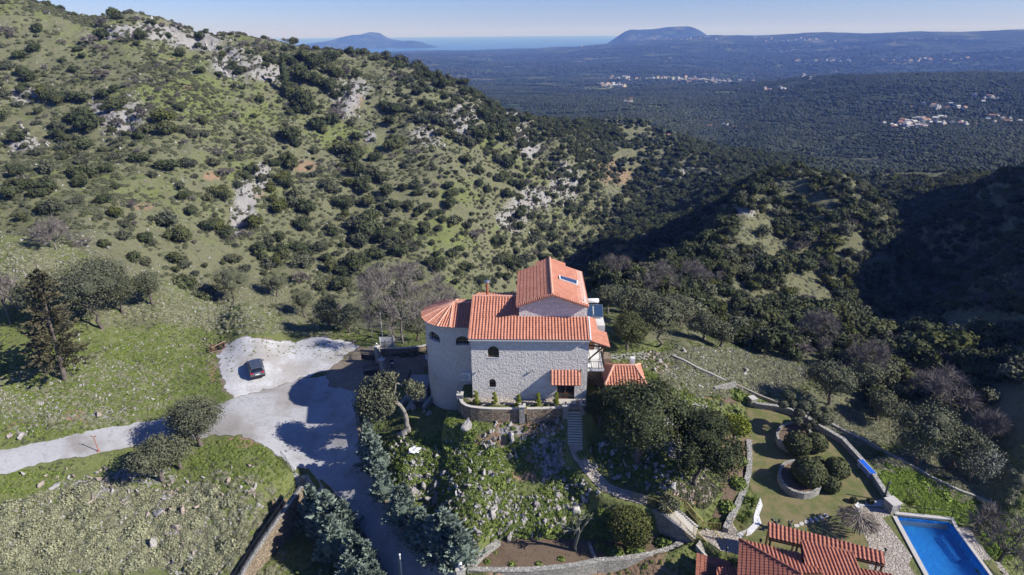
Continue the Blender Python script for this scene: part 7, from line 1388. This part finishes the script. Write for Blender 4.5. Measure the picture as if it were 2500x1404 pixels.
px_scatter('meadow_limestone', [(200,950,220,80),(60,1000,90,60,1.5),(330,860,200,60,.5)], 900, 39, SR, .08, .32, n_src=6)
px_scatter('crest_limestone', [(350,700,370,70),(650,770,240,45),(120,600,160,50),(60,680,80,60)], 2400, 40, SR, .08, .34, n_src=6)
px_scatter('meadow_scrub', [(200,960,220,90),(380,870,160,60,.5)], 1300, 41, 'scrub', .12, .38)
px_scatter('garden_limestone', KN, 1800, 28, SR, .12, .46, n_src=6)
px_scatter('driveway_stones', [(560,850,40,12),(850,838,60,6),(230,1015,80,22),(1290,1030,110,24)], 260, 19, SR, .06, .2, avoid=False, n_src=6)
px_scatter('gravel_weeds', [(700,850,150,22),(560,880,20,30),(820,865,60,12)], 600, 20, 'weed', .04, .24, avoid=False)
g = np.random.default_rng(91)
def near_grass(nm, n, kind, smin, smax, seed, cond):
    g = np.random.default_rng(seed); x = g.uniform(-75, 62, n); y = g.uniform(36, 118, n); z = H(x, y); u, v = pixels(x, y, z); P = np.stack([x, y, z-.03], 1)[(u > -300) & (u < 2800) & (v < 1650) & cond(x, y, u, v)]; P = free_of(P, AVOID+[POOL, DECK], .15); k = len(P); return scatter(nm, P, g.uniform(smin, smax, k), g.uniform(0, 6.28, k), g.integers(0, 3, k), src(CM[kind]))
near_grass('meadow_grass', 80000, 'weed', .07, .20, 1, lambda x, y, u, v: fbm(x/5, y/5, 7, 3) > -.15)
near_grass('dry_meadow_grass', 42000, 'heath', .08, .24, 2, lambda x, y, u, v: fbm(x/4, y/4, 8, 3) > .02)
# hillside tufts, spread evenly over the ground
g = np.random.default_rng(90)
def ground_scatter(nm, x0, x1, y0, y1, n, cond, kind, smin, smax, n_src=3):
    x = g.uniform(x0, x1, n); y = g.uniform(y0, y1, n); z = H(x, y); pu, pv = pixels(x, y, z); ok = cond(x, y, z, pu, pv); P = np.stack([x, y, z-.05], 1)[ok]; k = len(P); return scatter(nm, P, g.uniform(smin, smax, k), g.uniform(0, 6.28, k), g.integers(0, n_src, k), src(CM[kind]) if isinstance(kind, str) else kind)
gr_ = lambda x, y: fbm(x/14, y/14, 44, 3)
ground_scatter('hillside_tufts', -330, 160, 140, 440, 130000, lambda x, y, z, u, v: (np.hypot(x, y) > 150) & (u > -400) & (u < 1500) & (g.uniform(0, 1, len(x)) < .35+.9*gr_(x, y)), 'heath', .3, 1.05)
ground_scatter('spur_tufts', 20, 330, 95, 420, 70000, lambda x, y, z, u, v: (u > 1350) & (u < 2900) & (g.uniform(0, 1, len(x)) < .4), 'scrub', .3, .9)
cg = lambda x, y: lerp2(crag, np.arctan2(x, y), np.log(np.hypot(x, y)), TH0, TH1, L0, L1)
ground_scatter('hillside_crag_blocks', -330, 200, 140, 480, 60000, lambda x, y, z, u, v: (np.hypot(x, y) > 150) & (g.uniform(0, 1, len(x)) < .8*np.clip(cg(x, y)-.18, 0, 1)*(fbm(x/9, y/9, 99, 2) > -.1)), SR, .35, 1.35, 6)
px_scatter('slope_limestone', [(1790,915,180,40),(2050,1040,130,30),(1720,870,110,22),(2250,1130,100,20)], 1800, 46, SR, .08, .4, n_src=6)
ground_scatter('hillside_stones', -330, 330, 100, 440, 45000, lambda x, y, z, u, v: (np.hypot(x, y) > 100) & (u > -300) & (g.uniform(0, 1, len(x)) < .25+.9*np.clip(fbm(x/20, y/20, 55, 3), 0, 1)) & ((np.hypot(x,y) > 150) | (u > 1560)), SR, .12, .62, 6)
# woods of the lowland: simple crowns of one mass
def far_crown(seed, mat):
    g = np.random.default_rng(seed); parts = []
    for k in range(6):
        c = g.normal(0, .5, 3)*np.array([1, 1, .3])+[0, 0, .35]; V, F3 = ico(c, g.uniform(.28, .6), 2, (1, 1, .85), g, .3); V2 = tri2quad(V, F3); parts.append(((V2[0], V2[1], g.uniform(0, 1, len(V2[0]))), 0))
    V, Fq, A, Mi = join(parts); return np_mesh('far_crown', V, Fq, [mat], A)
FC = [far_crown(800, 'far_leaf'), far_crown(801, 'far_grove_leaf'), far_crown(802, 'far_leaf'), far_crown(803, 'far_grove_leaf')]
for i, me in enumerate(FC):
    for j, (u, v) in enumerate(((1765+30*i,372),(1600+40*i,345))): p = hit(u, v); put(me, 'valley_tree', p, (4.2, 4.2, 4.2), i, 'dark rounded tree on the valley floor beyond the ravine', 'tree', 'first trees of the valley floor')
def far_scatter(nm, r0, r1, n, s0, s1, dn, seed):
    g = np.random.default_rng(seed); rr_ = np.sqrt(g.uniform(r0**2, r1**2, n)); tt = g.uniform(R(-14), R(54), n); x = rr_*np.sin(tt); y = rr_*np.cos(tt); z = H(x, y); u, v = pixels(x, y, z); f = fbm(x/(90+r0*.12), y/(60+r0*.06), 66, 4); fl = np.zeros(n, bool)
    for poly, d_, ks_ in FULL: fl |= pip(poly, u, v) & (rr_ < 640)
    fl |= (u < 1400) & (rr_ < 520)
    for a, b, ra, rb in ((1580,262,50,5),(1500,213,90,4),(1750,225,60,4),(2300,428,190,7),(1640,302,20,4),(1870,300,25,4),(1480,320,150,22)): fl |= ((u-a)/ra)**2+((v-b)/rb)**2 < 1
    ok = (g.uniform(0, 1, n) < dn*(.85+1.7*f)) & (z > SEA_Z+4) & ~(fl & (g.uniform(0, 1, n) < .93)); P = np.stack([x, y, z], 1)[ok]; k = len(P); return scatter(nm, P, g.uniform(s0, s1, k)*np.clip(.75+.6*f[ok], .4, 1.4), g.uniform(0, 6.28, k), g.choice(4, k, p=[.4, .3, .2, .1]), src(FC))
far_scatter('valley_woods', 380, 1000, 66000, 1.6, 4.8, 1.4, 1)
far_scatter('distant_woods', 1000, 2000, 120000, 2.2, 6.2, .8, 2)
far_scatter('plain_groves', 2000, 5200, 90000, 3.5, 10, .40, 3)
# ------------------------------------------------------------------ villages
def house_mesh(seed):
    g = np.random.default_rng(seed); w_, d_, h_ = g.uniform(.8, 1.3), g.uniform(.6, .9), g.uniform(.4, .75); m = MB(); m.box((0, 0, h_/2-.1), (w_, d_, h_+.2)); m.cur = 1
    if seed % 3: m.add([(-w_/2-.05, -d_/2-.05, h_), (w_/2+.05, -d_/2-.05, h_), (w_/2+.05, d_/2+.05, h_), (-w_/2-.05, d_/2+.05, h_), (-w_/2, 0, h_+.2), (w_/2, 0, h_+.2)], [(0,1,5,4),(2,3,4,5),(0,4,3),(1,2,5),(0,3,2,1)])
    else: m.box((0, 0, h_+.05), (w_*.9, d_*.9, .06)); m.cur = 0; m.box((w_*.1, .1, h_+.2), (w_*.4, d_*.5, .35))
    m.cur = 2
    for x_ in (-.3, 0, .3): m.box((x_*w_, -d_/2-.005, h_*.55), (.1, .02, .14))
    return m.mesh('house', ['house_white' if seed % 4 else 'house_cream', 'house_roof' if seed % 3 == 1 else 'house_white', 'glass_dark'])
HM = [house_mesh(i) for i in range(7)]
VIL = [([(1733,313,1),(1745,312,1),(1765,309,1),(1775,311,1),(1790,313,1),(1822,314,.8)], 0, 5, 'white farmhouse in the small hamlet on the valley floor beyond the spur', 'hamlet on the valley floor'),
       ([(2215,308,60),], 40, 5.5, 'small white house of the village at the right edge of the valley', 'houses of the village at the right'),
       ([(2330,304,80),(2430,300,60),(2250,300,60)], 44, 5.5, 'small white house of the village at the right edge of the valley', 'houses of the village at the right'),
       ([(2300,262,110),(2420,245,60)], 18, 6, 'white house scattered on the wooded rise above the right village', 'scattered houses above the right village'),
       ([(1740,201,90),(1690,196,60)], 60, 9, 'tiny white house of the town in the plain', 'houses of the town in the plain'), ([(1560,193,110),(1480,210,60)], 36, 9, 'tiny white house scattered on the plain left of the town', 'scattered houses on the plain'),
       ([(1880,222,26),(1905,218,20),(1965,190,26),(2000,186,24)], 16, 7, 'white house on the left shoulder of the wooded ridge', 'houses on the wooded ridge'),
       ([(1500,255,50),(1540,248,30)], 12, 6, 'small house between the fields just beyond the olive hill', 'houses beyond the olive hill'),
       ([(1700,95,220),(1380,112,120),(1950,98,120)], 60, 10, 'very distant white house on the coast below the flat-topped mountain', 'distant coastal houses'), ([(2080,150,120),(2250,148,90)], 30, 12, 'distant white house on the foot of the long ridge', 'houses below the long ridge')]
g = np.random.default_rng(123)
for els, n, sz, lb, grp in VIL:
    if n == 0: us = [(e[0], e[1]) for e in els]
    else: us = [(e[0]+g.normal(0, e[2]*.45), e[1]+g.normal(0, 4.5 if e[1] > 230 else 2.2)) for e in [els[int(g.integers(len(els)))] for _ in range(n)]]
    P3 = interp_hit([a for a, b in us], [b for a, b in us])
    for p in P3:
        if np.isnan(p[0]) or p[2] < SEA_Z+3 or math.hypot(p[0], p[1]) < 400: continue
        s2 = sz*g.uniform(.6, 1.25)*.9; put(HM[int(g.integers(7))], 'village_house', p+[0, 0, .2*s2], s2, g.uniform(-.6, .6), lb, 'house', grp)
for u, v in ((1632,333),(1640,331),(1667,331)): p = hit(u, v); put(HM[1], 'farm_shed', p, 3.2, .3, 'little white shed among the trees below the olive hill', 'shed', 'white sheds below the olive hill')
print('OBJ', len(bpy.data.objects))
# ------------------------------------------------------------------ air
hz = MB(); hz.box((0, 22000, 40), (98000, 50000, 560)); haze = hz.build('haze', []) if False else None
me = bpy.data.meshes.new('haze'); b_ = MB(); b_.box((0, 15500, (SEA_Z-180+175)/2), (68000, 36000, 175-(SEA_Z-180))); me.from_pydata(b_.v, [], b_.f)
hm = bpy.data.materials.new('haze_air'); hm.use_nodes = True; t_ = hm.node_tree; t_.nodes.clear(); ou = t_.nodes.new('ShaderNodeOutputMaterial'); pv_ = t_.nodes.new('ShaderNodeVolumePrincipled')
pv_.inputs['Color'].default_value = (.19, .36, 1.0, 1); pv_.inputs['Absorption Color'].default_value = (1, 1, 1, 1); pv_.inputs['Density'].default_value = 1.3e-4; pv_.inputs['Anisotropy'].default_value = 0.0; t_.links.new(pv_.outputs[0], ou.inputs['Volume']); me.materials.append(hm)
haze = bpy.data.objects.new('haze', me); COL.objects.link(haze); haze['kind'] = 'stuff'
